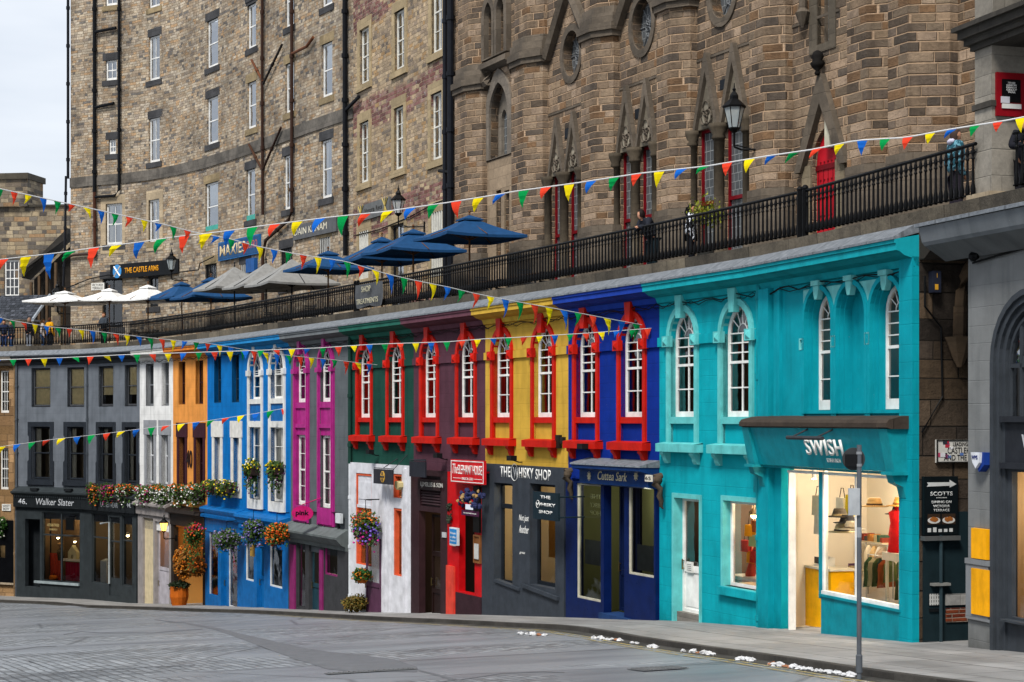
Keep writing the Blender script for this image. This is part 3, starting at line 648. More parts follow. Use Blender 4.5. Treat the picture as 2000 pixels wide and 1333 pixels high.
def build_blue_b():
    b = Bld('blue_building', 'bright blue building with white arched windows and bracketed blue shopfront', 478, 568); Z = b.Z; W_ = gloss('e6e6e2', .5)
    for a, c in ((485, 514), (526, 558)):
        u0, u1 = b.F.u(a), b.F.u(c); u = (u0+u1)/2; hw = (u1-u0)/2; iw = hw-.17
        b.holes.append(arch(u, iw, Z(-3.3), Z(1.95)))
        s = MB().sheet(arch(u, hw, Z(-3.7), Z(1.95), 12), [arch(u, iw, Z(-3.3), Z(1.95), 12)], -.06, .22); s.sheet([(u-.1, Z(2.5)), (u+.1, Z(2.5)), (u+.15, Z(3.0)), (u-.15, Z(3.0))], [], -.13, 0)
        for sx in (-1, 1): s.box(u+sx*(hw-.12)-.17, u+sx*(hw-.12)+.17, -.11, 0, Z(1.75), Z(1.98))
        w = b.part('window_surround', s, W_)
        k = MB().box(u-iw, u+iw, -.02, .25, Z(.6), Z(.8)); k.box(u-iw, u+iw, -.02, .25, Z(-.35), Z(-.1)); b.part('sill', k, W_, w)
        b.part('apron_panel', MB().box(u-iw, u+iw, .03, .25, Z(-.1), Z(.6)), gloss('0f68ae'), w)
        sash(b, (u-iw, u+iw, Z(.8), Z(1.95)+iw), .17, WHITE, 2, 4, .06, archtop=1, meet=.5); sash(b, (u-iw, u+iw, Z(-3.3), Z(-.35)), .17, WHITE, 2, 4, .06, curtain=CURT)
    b.holes.append(rect(.1, b.W-.1, .1, Z(-5.2))); wall(b, BL); cornice(b, '2a8fd0'); m = gloss('0f68ae')
    zf = Z(-4.75); c = MB().prof([(0, zf+.92), (-.3, zf+.84), (-.48, zf+.8), (-.5, zf+.7), (-.42, zf+.58), (-.38, zf+.45), (-.15, zf+.4), (-.12, zf), (0, zf)], 0, b.W)
    for px in (487, 520, 555):
        u = b.F.u(px); c.prof([(0, zf+.45), (-.42, zf+.4), (-.42, zf+.25), (-.34, zf+.2), (-.35, zf+.05), (-.25, zf-.1), (-.22, zf-.3), (-.12, zf-.4), (0, zf-.4)], u-.16, u+.16)
    b.part('fascia', c, m)
    r1 = b.r(478, 1178, 500, 1025); r2 = b.r(506, 1180, 520, 1015); r3 = b.r(530, 1180, 556, 1010)
    shopsheet(b, 0, b.W, zf, [rect(r1[0]+.35, r1[1], 1.3, r1[3]), rect(r2[0], r2[1], .2, r2[3]), rect(r3[0], r3[1], 1.3, r3[3])], m)
    bigpane(b, (r1[0]+.35, r1[1], 1.3, r1[3]), -.05, gloss('dfe2e0')); bigpane(b, (r3[0], r3[1], 1.3, r3[3]), -.05, gloss('dfe2e0'), bars=(r3[3]-.9,)); panelled(b, 'shop_door', r2[0], r2[1], .2, r2[3]-.4, .05, m, (0, .4, 1), (1,), gl=glass())
    interior(b, .1, b.W-.1, .1, zf, .2, 1.4, '4a5a6a', 8)
    s = MB().box(b.F.u(516), b.F.u(524), -.6, -.56, b.F.z(520, 1086), b.F.z(520, 1066)); s.box(b.F.u(518), b.F.u(522), -.56, -.1, b.F.z(520, 1066), b.F.z(520, 1064)); b.part('hanging_sign', s, gloss('b08a40', .4))
    return b
def build_pink():
    b = Bld('grey_and_pink_building', 'slate grey building with magenta window surrounds', 568, 686); Z = b.Z; PK = gloss('b02d84', .4)
    for a, c in ((571, 609), (619, 657)):
        u0, u1 = b.F.u(a), b.F.u(c); u = (u0+u1)/2; hw = .86; iw = .66
        b.holes.append(arch(u, iw, Z(-3.3), Z(2.0)))
        s = MB().sheet(arch(u, hw, Z(-3.95), Z(2.0), 12), [arch(u, iw, Z(-3.3), Z(2.0), 12)], -.07, .2); s.sheet(arch(u, hw-.12, Z(-3.9), Z(2.0), 12), [arch(u, iw, Z(-3.3), Z(2.0), 12)], -.1, -.07)
        s.sheet([(u-.1, Z(2.45)), (u+.1, Z(2.45)), (u+.14, Z(3.0)), (u-.14, Z(3.0))], [], -.17, 0)
        for sx in (-1, 1): s.box(u+sx*.71-.17, u+sx*.71+.17, -.15, 0, Z(1.72), Z(1.9))
        w = b.part('window_surround', s, PK)
        k = MB().box(u-iw, u+iw, -.04, .25, Z(.4), Z(.62)); k.box(u-iw, u+iw, -.05, .25, Z(-.35), Z(-.2)); k.box(u-iw, u+iw, .02, .25, Z(-.62), Z(-.35)); k.box(u-iw, u+iw, -.04, .25, Z(-3.5), Z(-3.3)); b.part('sill', k, PK, w)
        k = MB().box(u-iw, u+iw, .02, .25, Z(-.2), Z(.4)); k.box(u-iw, u+iw, .02, .1, Z(-3.9), Z(-3.5)); b.part('apron_panel', k, PK, w)
        sash(b, (u-iw, u+iw, Z(.62), Z(2.0)+iw), .12, WHITE, 2, 4, .1, archtop=1, meet=.56, low=.1); sash(b, (u-iw, u+iw, Z(-3.3), Z(-.62)), .12, WHITE, 2, 4, .1, curtain=CURT, low=.12)
    b.holes.append(rect(.3, b.W-.4, .1, Z(-5.0))); wall(b, '62686c'); cornice(b, '74797c'); m = gloss('3e3f42')
    zf = Z(-4.75); b.part('fascia', MB().prof([(0, zf+.78), (-.12, zf+.74), (-.5, zf+.5), (-.5, zf+.43), (-.3, zf+.22), (-.15, zf+.15), (-.12, zf), (0, zf)], 0, b.W-.2), gloss('666d6d', .6))
    PD = gloss('8a2a68'); r1 = b.r(584, 1190, 601, 1010); r2 = b.r(608, 1190, 631, 1000); r3 = b.r(638, 1150, 664, 1000)
    shopsheet(b, 0, b.W-.1, zf, [rect(r1[0], r1[1], .3, r1[3]), rect(r2[0], r2[1], .15, r2[3]), rect(r3[0], r3[1], 1.8, r3[3])], m)
    b.part('shop_pillar', MB().box(b.F.u(573), b.F.u(583), -.16, -.1, .1, zf-.1).box(b.F.u(631), b.F.u(637), -.16, -.1, .1, zf-.1), PD)
    bigpane(b, (r1[0], r1[1], .3, r1[3]), -.05, m); bigpane(b, (r3[0], r3[1], 1.8, r3[3]), -.05, PD); panelled(b, 'shop_door', r2[0], r2[1], .15, r2[3]-.7, .05, gloss('25424e'), (0, .35, 1), (1,))
    interior(b, .3, b.W-.4, .1, zf, .2, 1.4, '6c6a66', 14)
    s = MB().box(b.F.u(665), b.F.u(675), -.2, -.1, b.F.z(670, 1022), b.F.z(670, 1003)); b.part('alarm_box', s, gloss('d8dde0'))
    # oval hanging sign
    u, z = b.F.u(591, .75), b.F.z(591, 1003, .75); s = MB(); a_, c_ = .42, .27
    s.T = Matrix.Translation((u, -.75, z)) @ Matrix.Rotation(rad(50), 4, 'Z'); ov = [(a_*cos(2*pi*i/28), c_*sin(2*pi*i/28)) for i in range(28)]
    s.sheet(ov, [], -.03, .03, True); s.T = None; s.tube([(u-.1, -.75, z+.3), (u-.1, 0, z+.55)], .02, 6); sg = b.part('oval_sign', s, gloss('c01c68')); 
    fr = MW[sg.name] @ Matrix.Translation((u, -.75, z)) @ Matrix.Rotation(rad(50), 4, 'Z')
    text('lettering', 'pink', (-.26, .26, -.12, .12), -.035, gloss('1d0d18'), sg, fr, bold=.03)
    return b
RED = 'c81e10'
def build_green():
    b = Bld('dark_green_building', 'dark green building with red arched window surrounds over a white shopfront', 686, 808); Z = b.Z
    for a, c in ((694, 731), (755, 791)): tallwin(b, a, c, RED, '1f4a40')
    b.holes.append(rect(.2, b.W-.1, .1, Z(-1.6))); wall(b, '1f4a40'); cornice(b, '2c6a5c')
    string(b, '1f4a40', [(b.F.u(a)+b.F.u(c))/2 for a, c in ((694, 731), (755, 791))])
    m = gloss('dfe0e6', .35); zt = Z(-1.55); OR = gloss('e0613a')
    r1 = b.r(700, 1120, 731, 925); r2 = b.r(773, 973, 790, 926); r3 = b.r(774, 1125, 790, 993)
    shopsheet(b, .18, b.W-.02, zt, [rect(r1[0], r1[1], 1.9, r1[3]), rect(*r2), rect(*r3)], m)
    for rc in ((r1[0], r1[1], 1.9, r1[3]), r2, r3):
        w = b.part('window_surround', MB().sheet(rect(rc[0], rc[1], rc[2], rc[3]), [rect(rc[0]+.12, rc[1]-.06, rc[2]+.03, rc[3]-.08)], -.08, .1), OR)
        p = MB(); p.poly([(rc[0], .06, rc[2]), (rc[1], .06, rc[2]), (rc[1], .06, rc[3]), (rc[0], .06, rc[3])]); b.part('pane', p, glass(), w)
    k = MB().box(r1[0]+.12, r1[1], -.05, .05, r1[3]-1.1, r1[3]-.08); k.box(r1[0]+.1, r1[1], -.09, .05, r1[3]-1.2, r1[3]-1.1); k.box(r1[0]+.2, r1[1]-.1, -.07, -.05, r1[3]-.9, r1[3]-.3); b.part('transom_panel', k, m)
    u0, u1 = b.F.u(722), b.F.u(750); panelled(b, 'shop_door', u0, u1, .15, Z(-4.1), -.14, gloss('5c3a52'), (0, .42, 1), (1,), handle=True)
    k = MB(); 
    for px in (757, 766, 797): u = b.F.u(px); k.box(u-.1, u+.1, -.15, -.1, .1, zt-.1)
    b.part('pilaster', k, m)
    interior(b, .25, b.W-.1, .15, zt, .25, 1.6, 'd0a878', 40, pend=[(b.F.u(727), .7, r1[3]-1.6)])
    drainpipe(b, 688, '1c3f36', r=.07, zbot=-1.6); drainpipe(b, 688.5, 'd5dadf', ztop=-1.6, r=.06); flood(b, 740, 883)
    flood(b, 714+160, 890)
    # square sign and alarm
    u0, u1, z0, z1 = b.r(731, 946, 768, 917, d=.5); s = MB().box(u0, u1, -.53, -.48, z0, z1); s.tube([((u0+u1)/2, -.5, z1+.05), ((u0+u1)/2, 0, z1+.35)], .015, 6); s.tube([(u0, -.5, z1+.03), (u1, -.5, z1+.03)], .015, 6); s.tube([(u1, -.5, z1), (u1, 0, z1+.5)], .012, 6); sg = b.part('hanging_sign', s, gloss('32333a'))
    cc = ((u0+u1)/2, (z0+z1)/2); n = 8; outl = [(cc[0]+.2*cos(pi*i/4+pi/8), cc[1]+.2*sin(pi*i/4+pi/8)) for i in range(8)]
    b.part('emblem', MB().sheet(outl, [], -.545, -.53), gloss('c79a45'), sg)
    k = MB()
    for i in range(4): a = pi/2*i; k.blob((cc[0]+.09*cos(a), -.55, cc[1]+.09*sin(a)), .035, 0, 6, 4); k.blob((cc[0]+.13*cos(a), -.55, cc[1]+.13*sin(a)), .03, 0, 6, 4)
    k.blob((cc[0], -.55, cc[1]), .03, 0, 6, 4); b.part('emblem_dots', k, gloss('32333a'), sg)
    u0, u1, z0, z1 = b.r(787, 957, 796, 940); s = MB().sheet([(u0, z0+.1), ((u0+u1)/2, z0), (u1, z0+.1), (u1, z1-.05), (u0+.05, z1), (u0, z1-.05)], [], -.3, -.1); b.part('alarm_box', s, gloss('d8c690'))
    return b
def build_maroon():
    b = Bld('maroon_building', 'maroon building with red arched surrounds above a brown and a red shopfront', 808, 948); Z = b.Z; MC = '5a3945'
    ws = ((820, 859), (891, 932))
    for a, c in ws: tallwin(b, a, c, RED, MC)
    b.holes.append(rect(.1, b.W-.1, .1, Z(-1.7))); wall(b, MC); cornice(b, '6a4450'); string(b, MC, [(b.F.u(a)+b.F.u(c))/2 for a, c in ws])
    DB = gloss('382428', .4); zt = Z(-1.65); um = b.F.u(881)
    r1 = b.r(824, 1195, 866, 1000)
    shopsheet(b, 0, um-.05, zt, [rect(r1[0], r1[1], .15, r1[3]), rect(*b.r(826, 990, 866, 930))], DB)
    k = MB(); u0, u1, z0, z1 = b.r(826, 990, 866, 930); k.box(u0, u1, -.02, .04, z0, z1)
    for i in range(8): zz = z0+.08+i*.09; k.prof([(-.08, zz), (-.02, zz+.07), (-.02, zz+.05), (-.08, zz-.02)], u0+.05, u1-.05)
    b.part('louvre_panel', k, DB)
    s = b.part('fascia', MB().box(u0-.05, u1+.08, -.16, -.1, b.F.z(845, 957), b.F.z(845, 937)), gloss('2f2224'))
    text('lettering', 'I.J.MELLIS & SON', (b.F.u(822, .16), b.F.u(865, .16), b.F.z(844, 953), b.F.z(844, 942)), -.165, gloss('d8d4cc'), s, MW[b.E.name])
    panelled(b, 'shop_door', r1[0]+.55, r1[1], .15, r1[3]-.1, .12, gloss('241614', .35), (0, .26, .62, 1), (1, 2)); 
    b.part('letterbox_sign', MB().box(*b.F.r(871, 1050, 878, 1040)[:2], -.14, -.1, *b.F.r(871, 1050, 878, 1040)[2:]), gloss('b8bcc0'))
    interior(b, .2, um-.1, .12, r1[3], .25, 1.6, '4a3a30', 12, pend=[(b.F.u(856), .7, b.F.z(856, 1112))])
    # red cafe front
    RD = gloss('c8141a', .3); r2 = b.r(902, 1158, 933, 985)
    shopsheet(b, um-.05, b.W-.02, zt, [rect(r2[0], r2[1], r2[2], r2[3])], RD)
    b.part('stall_riser', B(b.F.u(897), b.W-.04, -.13, -.1, .05, b.F.z(915, 1160)), gloss('38232a'))
    b.part('pillar_panel', B(b.F.u(880), b.F.u(895), -.16, -.1, .05, b.F.z(887, 1105)), gloss('e04a3a'))
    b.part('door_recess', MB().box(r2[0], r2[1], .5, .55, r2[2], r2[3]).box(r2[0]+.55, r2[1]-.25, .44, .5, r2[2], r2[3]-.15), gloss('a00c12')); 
    s = b.part('menu_board', B(*b.F.r(934, 1040, 946, 950)[:2], -.17, -.1, *b.F.r(934, 1040, 946, 950)[2:]), gloss('1c1a18'))
    f = MB(); rc = b.F.r(934, 1100, 947, 1045); f.sheet(rect(*rc), [rect(rc[0]+.05, rc[1]-.05, rc[2]+.05, rc[3]-.05)], -.17, -.1); f.box(rc[0]+.05, rc[1]-.05, -.13, -.1, rc[2]+.05, rc[3]-.05); b.part('menu_frame', f, gloss('8a5a34'))
    rc = b.F.r(936, 1092, 945, 1062); b.part('menu_sheet', B(rc[0], rc[1], -.175, -.171, rc[2], rc[3]), gloss('c8c8c4'))
    rc = b.r(880, 1065, 895, 1031, d=.2); s = b.part('notice_board', B(rc[0], rc[1], -.24, -.16, rc[2], rc[3]), gloss('dfe6ea')); 
    o = b.part('notice_face', B(rc[0]+.03, rc[1]-.03, -.25, -.24, rc[2]+.04, rc[3]-.04), gloss('2f86c8'), s)
    for i, tt in enumerate(['Welcome', 'to coffee', 'Elephant', 'House']): text('lettering', tt, (rc[0]+.08, rc[1]-.08, rc[3]-.2-i*.12, rc[3]-.13-i*.12), -.252, WHITE, o, MW[b.E.name], ext=.002)
    # elephant house sign, projecting
    rc = b.r(882, 945, 947, 899, d=.35); s = b.part('shop_sign', MB().box(rc[0], rc[1], -.38, -.3, rc[2], rc[3]).tube([(rc[0]+.2, -.3, (rc[2]+rc[3])/2), (rc[0]+.2, -.05, (rc[2]+rc[3])/2)], .03).tube([(rc[1]-.2, -.3, (rc[2]+rc[3])/2), (rc[1]-.2, -.05, (rc[2]+rc[3])/2)], .03), gloss('d21f26', .3))
    M = MW[b.E.name]; w_, h_ = rc[1]-rc[0], rc[3]-rc[2]
    f = MB().sheet(rect(rc[0]+.03, rc[1]-.03, rc[2]+.03, rc[3]-.03), [rect(rc[0]+.06, rc[1]-.06, rc[2]+.055, rc[3]-.055)], -.388, -.38)
    f.box(rc[0]+w_*.08, rc[0]+w_*.33, -.386, -.38, rc[2]+h_*.2, rc[2]+h_*.22); f.box(rc[1]-w_*.3, rc[1]-w_*.06, -.386, -.38, rc[2]+h_*.2, rc[2]+h_*.22); b.part('sign_border', f, WHITE, s)
    text('lettering', 'The', (rc[0]+w_*.06, rc[0]+w_*.22, rc[2]+h_*.4, rc[2]+h_*.82), -.381, WHITE, s, M, shear=.35)
    text('lettering', 'ELEPHANT HOUSE', (rc[0]+w_*.23, rc[0]+w_*.95, rc[2]+h_*.38, rc[2]+h_*.78), -.381, WHITE, s, M, bold=.004)
    text('lettering', 'MAGICAL CAFE', (rc[0]+w_*.35, rc[0]+w_*.68, rc[2]+h_*.15, rc[2]+h_*.26), -.381, WHITE, s, M)
    # small projecting sign and wreath
    rc = b.r(903, 1008, 935, 998, d=.5); s = b.part('hanging_sign', B(rc[0], rc[1], -.53, -.49, rc[2], rc[3]), gloss('4a2040')); text('lettering', 'THE ELEPHANT HOUSE', (rc[0]+.15, rc[1]-.1, rc[2]+.06, rc[3]-.06), -.532, WHITE, s, M)
    s = MB(); random.seed(3)
    for i in range(46): u = b.F.u(random.uniform(901, 936), .5); s.blob((u, -.5+random.uniform(-.15, .15), b.F.z(918, random.uniform(958, 990), .5)), random.uniform(.04, .09), .3, 6, 4)
    b.part('hanging_toys', s, fabric('2c3258')); s = MB()
    for i in range(14): u = b.F.u(random.uniform(904, 936), .5); s.blob((u, -.62+random.uniform(-.1, .1), b.F.z(918, random.uniform(958, 984), .5)), random.uniform(.04, .08), .3, 6, 4)
    b.part('hanging_toys', s, fabric('a88a5c')); flood(b, 874, 890)
    s = MB(); c = (b.F.u(887), b.F.z(887, 1003))
    for i in range(60): a = random.uniform(0, 2*pi); rr = random.uniform(.1, .16); s.blob((c[0]+rr*cos(a)*1.1, -.15+random.uniform(-.05, .02), c[1]+rr*sin(a)*2), .035, .3, 5, 4)
    b.part('wreath', s, leafm('26301f'))
    # rectangular dark blank sign projecting at the boundary
    rc = b.r(801, 932, 832, 902, d=.5); b.part('projecting_sign', MB().box(rc[0], rc[1], -.53, -.48, rc[2], rc[3]).tube([(rc[0], -.5, rc[3]+.04), (rc[1], -.5, rc[3]+.04)], .02).tube([(rc[0]+.1, -.5, rc[3]+.04), (rc[0]+.1, 0, rc[3]+.04)], .02), gloss('2b2d35'))
    return b
def build_yellow():
    b = Bld('yellow_building', 'mustard yellow building with red window surrounds above the whisky shop', 948, 1110); Z = b.Z; YC = 'd3a943'
    ws = ((959, 1004), (1040, 1085))
    for a, c in ws: tallwin(b, a, c, RED, YC)
    b.holes.append(rect(.1, b.W-.1, .1, Z(-1.4))); wall(b, YC); cornice(b, 'd8b045'); string(b, YC, [(b.F.u(a)+b.F.u(c))/2 for a, c in ws])
    m = gloss('3b4149', .45); zt = Z(-1.33); r1 = b.r(972, 1142, 1008, 944); r2 = b.r(1042, 1146, 1092, 946)
    shopsheet(b, 0, b.W-.02, zt, [rect(*r1), rect(*r2)], m, y=-.12)
    for rc in (r1, r2): b.part('shop_window', MB().sheet(rect(*rc), [rect(rc[0]+.08, rc[1]-.05, rc[2]+.1, rc[3]-.08)], .12, .2).box(rc[0], rc[1], .1, .2, rc[3]-.75, rc[3]-.62), gloss('1f242b')); p = MB(); p.poly([(rc[0], .16, rc[2]), (rc[1], .16, rc[2]), (rc[1], .16, rc[3]), (rc[0], .16, rc[3])]); b.part('pane', p, glass())
    s = MB(); a_ = b.F.z(1040, 1152); u0, u1 = b.F.u(1030), b.F.u(1100); s.sheet([(u0, a_+.15), (u0, a_+.05), (u1, a_-.12), (u1, a_-.02)][::-1], [], -.2, 0); u0, u1 = b.F.u(975), b.F.u(1024); s.sheet([(u0, a_+.12), (u0, a_+.04), (u1, a_-.08), (u1, a_)][::-1], [], -.18, 0); b.part('sill', s, m)
    interior(b, .1, b.W-.15, .12, zt, .3, 1.7, 'd8c6a0', 80, (1, .82, .55)); M = MW[b.E.name]
    s = MB().box(b.F.u(1075, -.8), b.F.u(1096, -.8), .75, .8, b.F.z(1085, 1100), b.F.z(1085, 1000)); b.part('window_poster', s, gloss('d89b3c'))
    z0, z1 = b.F.z(1027, 935, .12), b.F.z(1027, 914, .12); t = (b.F.u(977, .12), b.F.u(997, .12)); text('lettering', 'THE', (t[0], t[1], z0, z1), -.122, WHITE, b.E, M, bold=.015, spacing=1.08)
    text('lettering', 'WHISKY', (b.F.u(1002.5, .12), b.F.u(1042, .12), z0, z1), -.122, WHITE, b.E, M, bold=.015, spacing=1.08); text('lettering', 'SHOP', (b.F.u(1046, .12), b.F.u(1076, .12), z0-.02, z1-.02), -.122, WHITE, b.E, M, bold=.015, spacing=1.08)
    c = (b.F.u(1005.5, .12), (z0+z1)/2); s = MB(); s.tube([(c[0]+.23*cos(2*pi*i/24), -.13, c[1]+.24*sin(2*pi*i/24)) for i in range(25)], .012, 4); b.part('ring_emblem', s, WHITE)
    z0 = b.F.z(1022, 1020); text('lettering', 'Not just', (b.F.u(1014, .12), b.F.u(1033, .12), z0, z0+.22), -.122, WHITE, b.E, M, shear=.3); text('lettering', 'Another', (b.F.u(1014, .12), b.F.u(1033, .12), z0-.3, z0-.08), -.122, WHITE, b.E, M, shear=.3)
    z0 = b.F.z(1020, 1082); text('lettering', 'great', (b.F.u(1015, .12), b.F.u(1026, .12), z0, z0+.08), -.122, WHITE, b.E, M, shear=.3)
    # projecting board
    d = .75; rc = b.F.r(1043, 1016, 1092, 962, d=d); s = b.part('projecting_sign', MB().box(rc[0], rc[1], -d-.03, -d+.03, rc[2], rc[3]).tube([(rc[1], -d, rc[3]-.1), (rc[1], 0, rc[3]-.1)], .02).tube([(rc[1], -d, rc[2]+.1), (rc[1], 0, rc[2]+.1)], .02), gloss('1b2b34')); h = rc[3]-rc[2]; w_ = rc[1]-rc[0]
    for i, (tt, a, e) in enumerate((('THE', .3, .7), ('WHISKY', .12, .9), ('SHOP', .25, .78))): text('lettering', tt, (rc[0]+w_*a, rc[0]+w_*e, rc[3]-h*(.24+i*.27), rc[3]-h*(.12+i*.27)), -d-.032, WHITE, s, M, bold=.02)
    k = b.part('ring_emblem', MB().tube([(rc[0]+w_*.2+.1*cos(2*pi*i/20), -d-.035, rc[3]-h*.45+.1*sin(2*pi*i/20)) for i in range(21)], .008, 4), WHITE, s)
    flood(b, 1020, 895); u = b.F.u(1100); b.part('meter_box', MB().box(u-.3, u-.08, -.1, 0, b.F.z(1098, 876), b.F.z(1098, 850)).box(u-.02, u+.16, -.1, 0, b.F.z(1105, 867), b.F.z(1105, 854)), gloss('23231f'))
    return b
def build_navy():
    b = Bld('royal_blue_building', 'royal blue building with red window surrounds over a navy shopfront', 1110, 1288); Z = b.Z; NC = '10308c'
    ws = ((1120, 1172), (1207, 1264))
    for a, c in ws: tallwin(b, a, c, RED, NC)
    b.holes.append(rect(.2, b.W-.2, .2, Z(-1.6))); wall(b, NC); cornice(b, '2244a8'); string(b, NC, [(b.F.u(a)+b.F.u(c))/2 for a, c in ws]); M = MW[b.E.name]
    m = gloss('0c2054', .3); m2 = gloss('17376c', .3); zt = Z(-1.32)
    u0 = b.F.u(1101, .6); b.part('shop_roof', MB().prof([(0, zt+.3), (-.1, zt+.28), (-.56, zt+.17), (-.57, zt+.13), (0, zt+.12)], u0+.3, b.W+.02), LEADM)
    b.part('fascia', MB().prof([(0, zt+.12), (-.54, zt+.125), (-.54, zt+.04), (-.4, zt-.0), (-.31, zt-.02), (-.31, zt-.36), (-.16, zt-.4), (0, zt-.4)], u0+.35, b.W), m2)
    fr = Z(0); r1 = b.r(1132, 1172, 1180, 945); r2 = b.r(1186, 1195, 1226, 945); r3 = b.r(1233, 1125, 1284, 948)
    shopsheet(b, .05, b.W-.02, zt-.35, [rect(*r1), rect(r2[0], r2[1], .35, r2[3]), rect(*r3)], m)
    cr_ = gloss('c8c4b0', .4)
    for rc in (r1, r3): w = bigpane(b, rc, -.06, cr_, fw=.05); 
    panelled(b, 'shop_door', r2[0], r2[1], .55, r2[3], .35, gloss('121f44', .3), (0, .3, 1)); b.part('doorstep', MB().box(r2[0]-.1, r2[1]+.4, -.2, .4, .2, .5), gloss('24406e', .6))
    interior(b, .2, b.W-.2, .3, zt-.4, .3, 1.6, '82825a', 30, (.95, .95, .7))
    for rc in (r1, r3): b.part('net_screen', B(rc[0]+.08, rc[1]-.08, .12, .13, rc[2]+(.9 if rc is r1 else .1), rc[3]-1.5), fabric('5c5f5c'))
    text('lettering', 'Cuttea Sark', (b.F.u(1169, .3), b.F.u(1226, .3), b.F.z(1197, 939, .3), b.F.z(1197, 922, .3)), -.32, gloss('d8cfae'), b.E, M, shear=.25)
    for px in (1152.5, 1244):
        s = MB(); c = (b.F.u(px, .3), b.F.z(px, 930, .3)); s.tube([(c[0]+.07*cos(2*pi*i/14), -.33, c[1]+.07*sin(2*pi*i/14)) for i in range(15)], .01, 4)
        for i in range(4): a = pi*i/4; s.tube([(c[0]-.12*cos(a), -.33, c[1]-.12*sin(a)), (c[0]+.12*cos(a), -.33, c[1]+.12*sin(a))], .008, 4)
        b.part('ship_wheel_emblem', s, gloss('d8cfae'))
    text('lettering', 'THE', (b.F.u(1147), b.F.u(1168), b.F.z(1158, 975), b.F.z(1158, 966)), .1, gloss('b9b98c'), b.E, M, mirror=True); text('lettering', 'WHISKY', (b.F.u(1146), b.F.u(1178), b.F.z(1158, 992), b.F.z(1158, 983)), .1, gloss('b9b98c'), b.E, M, mirror=True); text('lettering', 'SHOP', (b.F.u(1146), b.F.u(1172), b.F.z(1158, 1007), b.F.z(1158, 998)), .1, gloss('b9b98c'), b.E, M, mirror=True)
    for px in (1106, 1281):     # carved scroll brackets
        u = b.F.u(px, .3); s = MB(); zz = zt-.05; s.tube([(u, -.14, zz), (u, -.3, zz-.04), (u, -.32, zz-.2), (u, -.18, zz-.32), (u, -.2, zz-.5), (u, -.15, zz-.62), (u, -.16, zz-.74), (u, -.1, zz-.8)], [.07, .1, .1, .07, .08, .06, .05, .02], 8); s.blob((u, -.26, zz-.12), .12, .2, 8, 6)
        b.part('carved_bracket', s, ashlar('5a4e40'), smooth=True)
    rc = b.F.r(1260, 941, 1273, 928, d=.35); s = b.part('number_plate', B(rc[0], rc[1], -.36, -.32, rc[2], rc[3]), gloss('e8e4d4')); text('lettering', '65', (rc[0]+.03, rc[1]-.03, rc[2]+.04, rc[3]-.04), -.362, gloss('222222'), s, M)
    flood(b, 1160, 872); rc = b.F.r(1100, 1125, 1123, 1100, d=.5)
    return b
def build_teal():
    b = Bld('teal_building', 'bright teal building with pale aqua window surrounds and a white door', 1288, 1492); Z = b.Z; TC = '0ea6b4'; TL = '66c8c8'
    ws = ((1302, 1368), (1405, 1474))
    for a, c in ws: tallwin(b, a, c, TL, TC, room=gloss('8c6a48', .8, name='dim_room_'))
    r1 = b.r(1317, 1205, 1369, 970); r2 = b.r(1413, 1150, 1488, 976)
    b.holes += [rect(r1[0], r1[1], .02, r1[3]), rect(*r2)]; wall(b, TC); cornice(b, '1aa8b4'); string(b, TC, [(b.F.u(a)+b.F.u(c))/2 for a, c in ws]); M = MW[b.E.name]
    for rc in ((r1[0], r1[1], .03, r1[3]), r2): b.part('opening_trim', MB().sheet(rect(rc[0]-.06, rc[1]+.05, rc[2]-.02, rc[3]+.06), [rect(rc[0]+.04, rc[1]-.03, rc[2], rc[3]-.05)], -.04, .25), gloss(TL))
    b.part('sill', MB().box(r2[0]-.1, r2[1]+.1, -.12, 0, r2[2]-.2, r2[2]-.02), gloss(TC))
    zb = .25; panelled(b, 'front_door', r1[0]+.04, r1[1]-.03, zb+.2, r1[3]-.05, .2, WHITE, (0, .38, 1), (1,)); b.part('doorstep', B(r1[0], r1[1], .05, .5, .02, zb+.2), ashlar('8f8a82'))
    u0 = r1[0]+.3; s = b.part('door_notice', B(u0, u0+.3, .16, .2, 1.15+zb, 1.4+zb), gloss('e2e2dc'))
    for i in range(4): s2 = b.part('lettering', B(u0+.05, u0+.25, .157, .16, 1.2+i*.045+zb, 1.21+i*.045+zb), gloss('444444'), s)
    w = bigpane(b, (r2[0]+.04, r2[1]-.03, r2[2], r2[3]-.05), .16, WHITE, fw=.07, g=glass('shop', .07))
    interior(b, r2[0]-1.0, r2[1]+.2, r2[2]-.05, r2[3]+.1, .28, 1.6, 'f0dcc0', 70, (1, .8, .58), pend=[(b.F.u(1472, -.6), .6, b.F.z(1472, 1006, -.6))])
    interior(b, r1[0], r1[1]+.1, .2, r1[3], .32, 1.3, '6c6058', 4)
    b.teal = r2; drainpipe(b, 1489, '0c909c', r=.06); rc = b.F.r(1483, 962, 1490, 930); b.part('alarm_box', B(rc[0], rc[1], -.15, 0, rc[2], rc[3]), gloss('1495a0'))
    return b
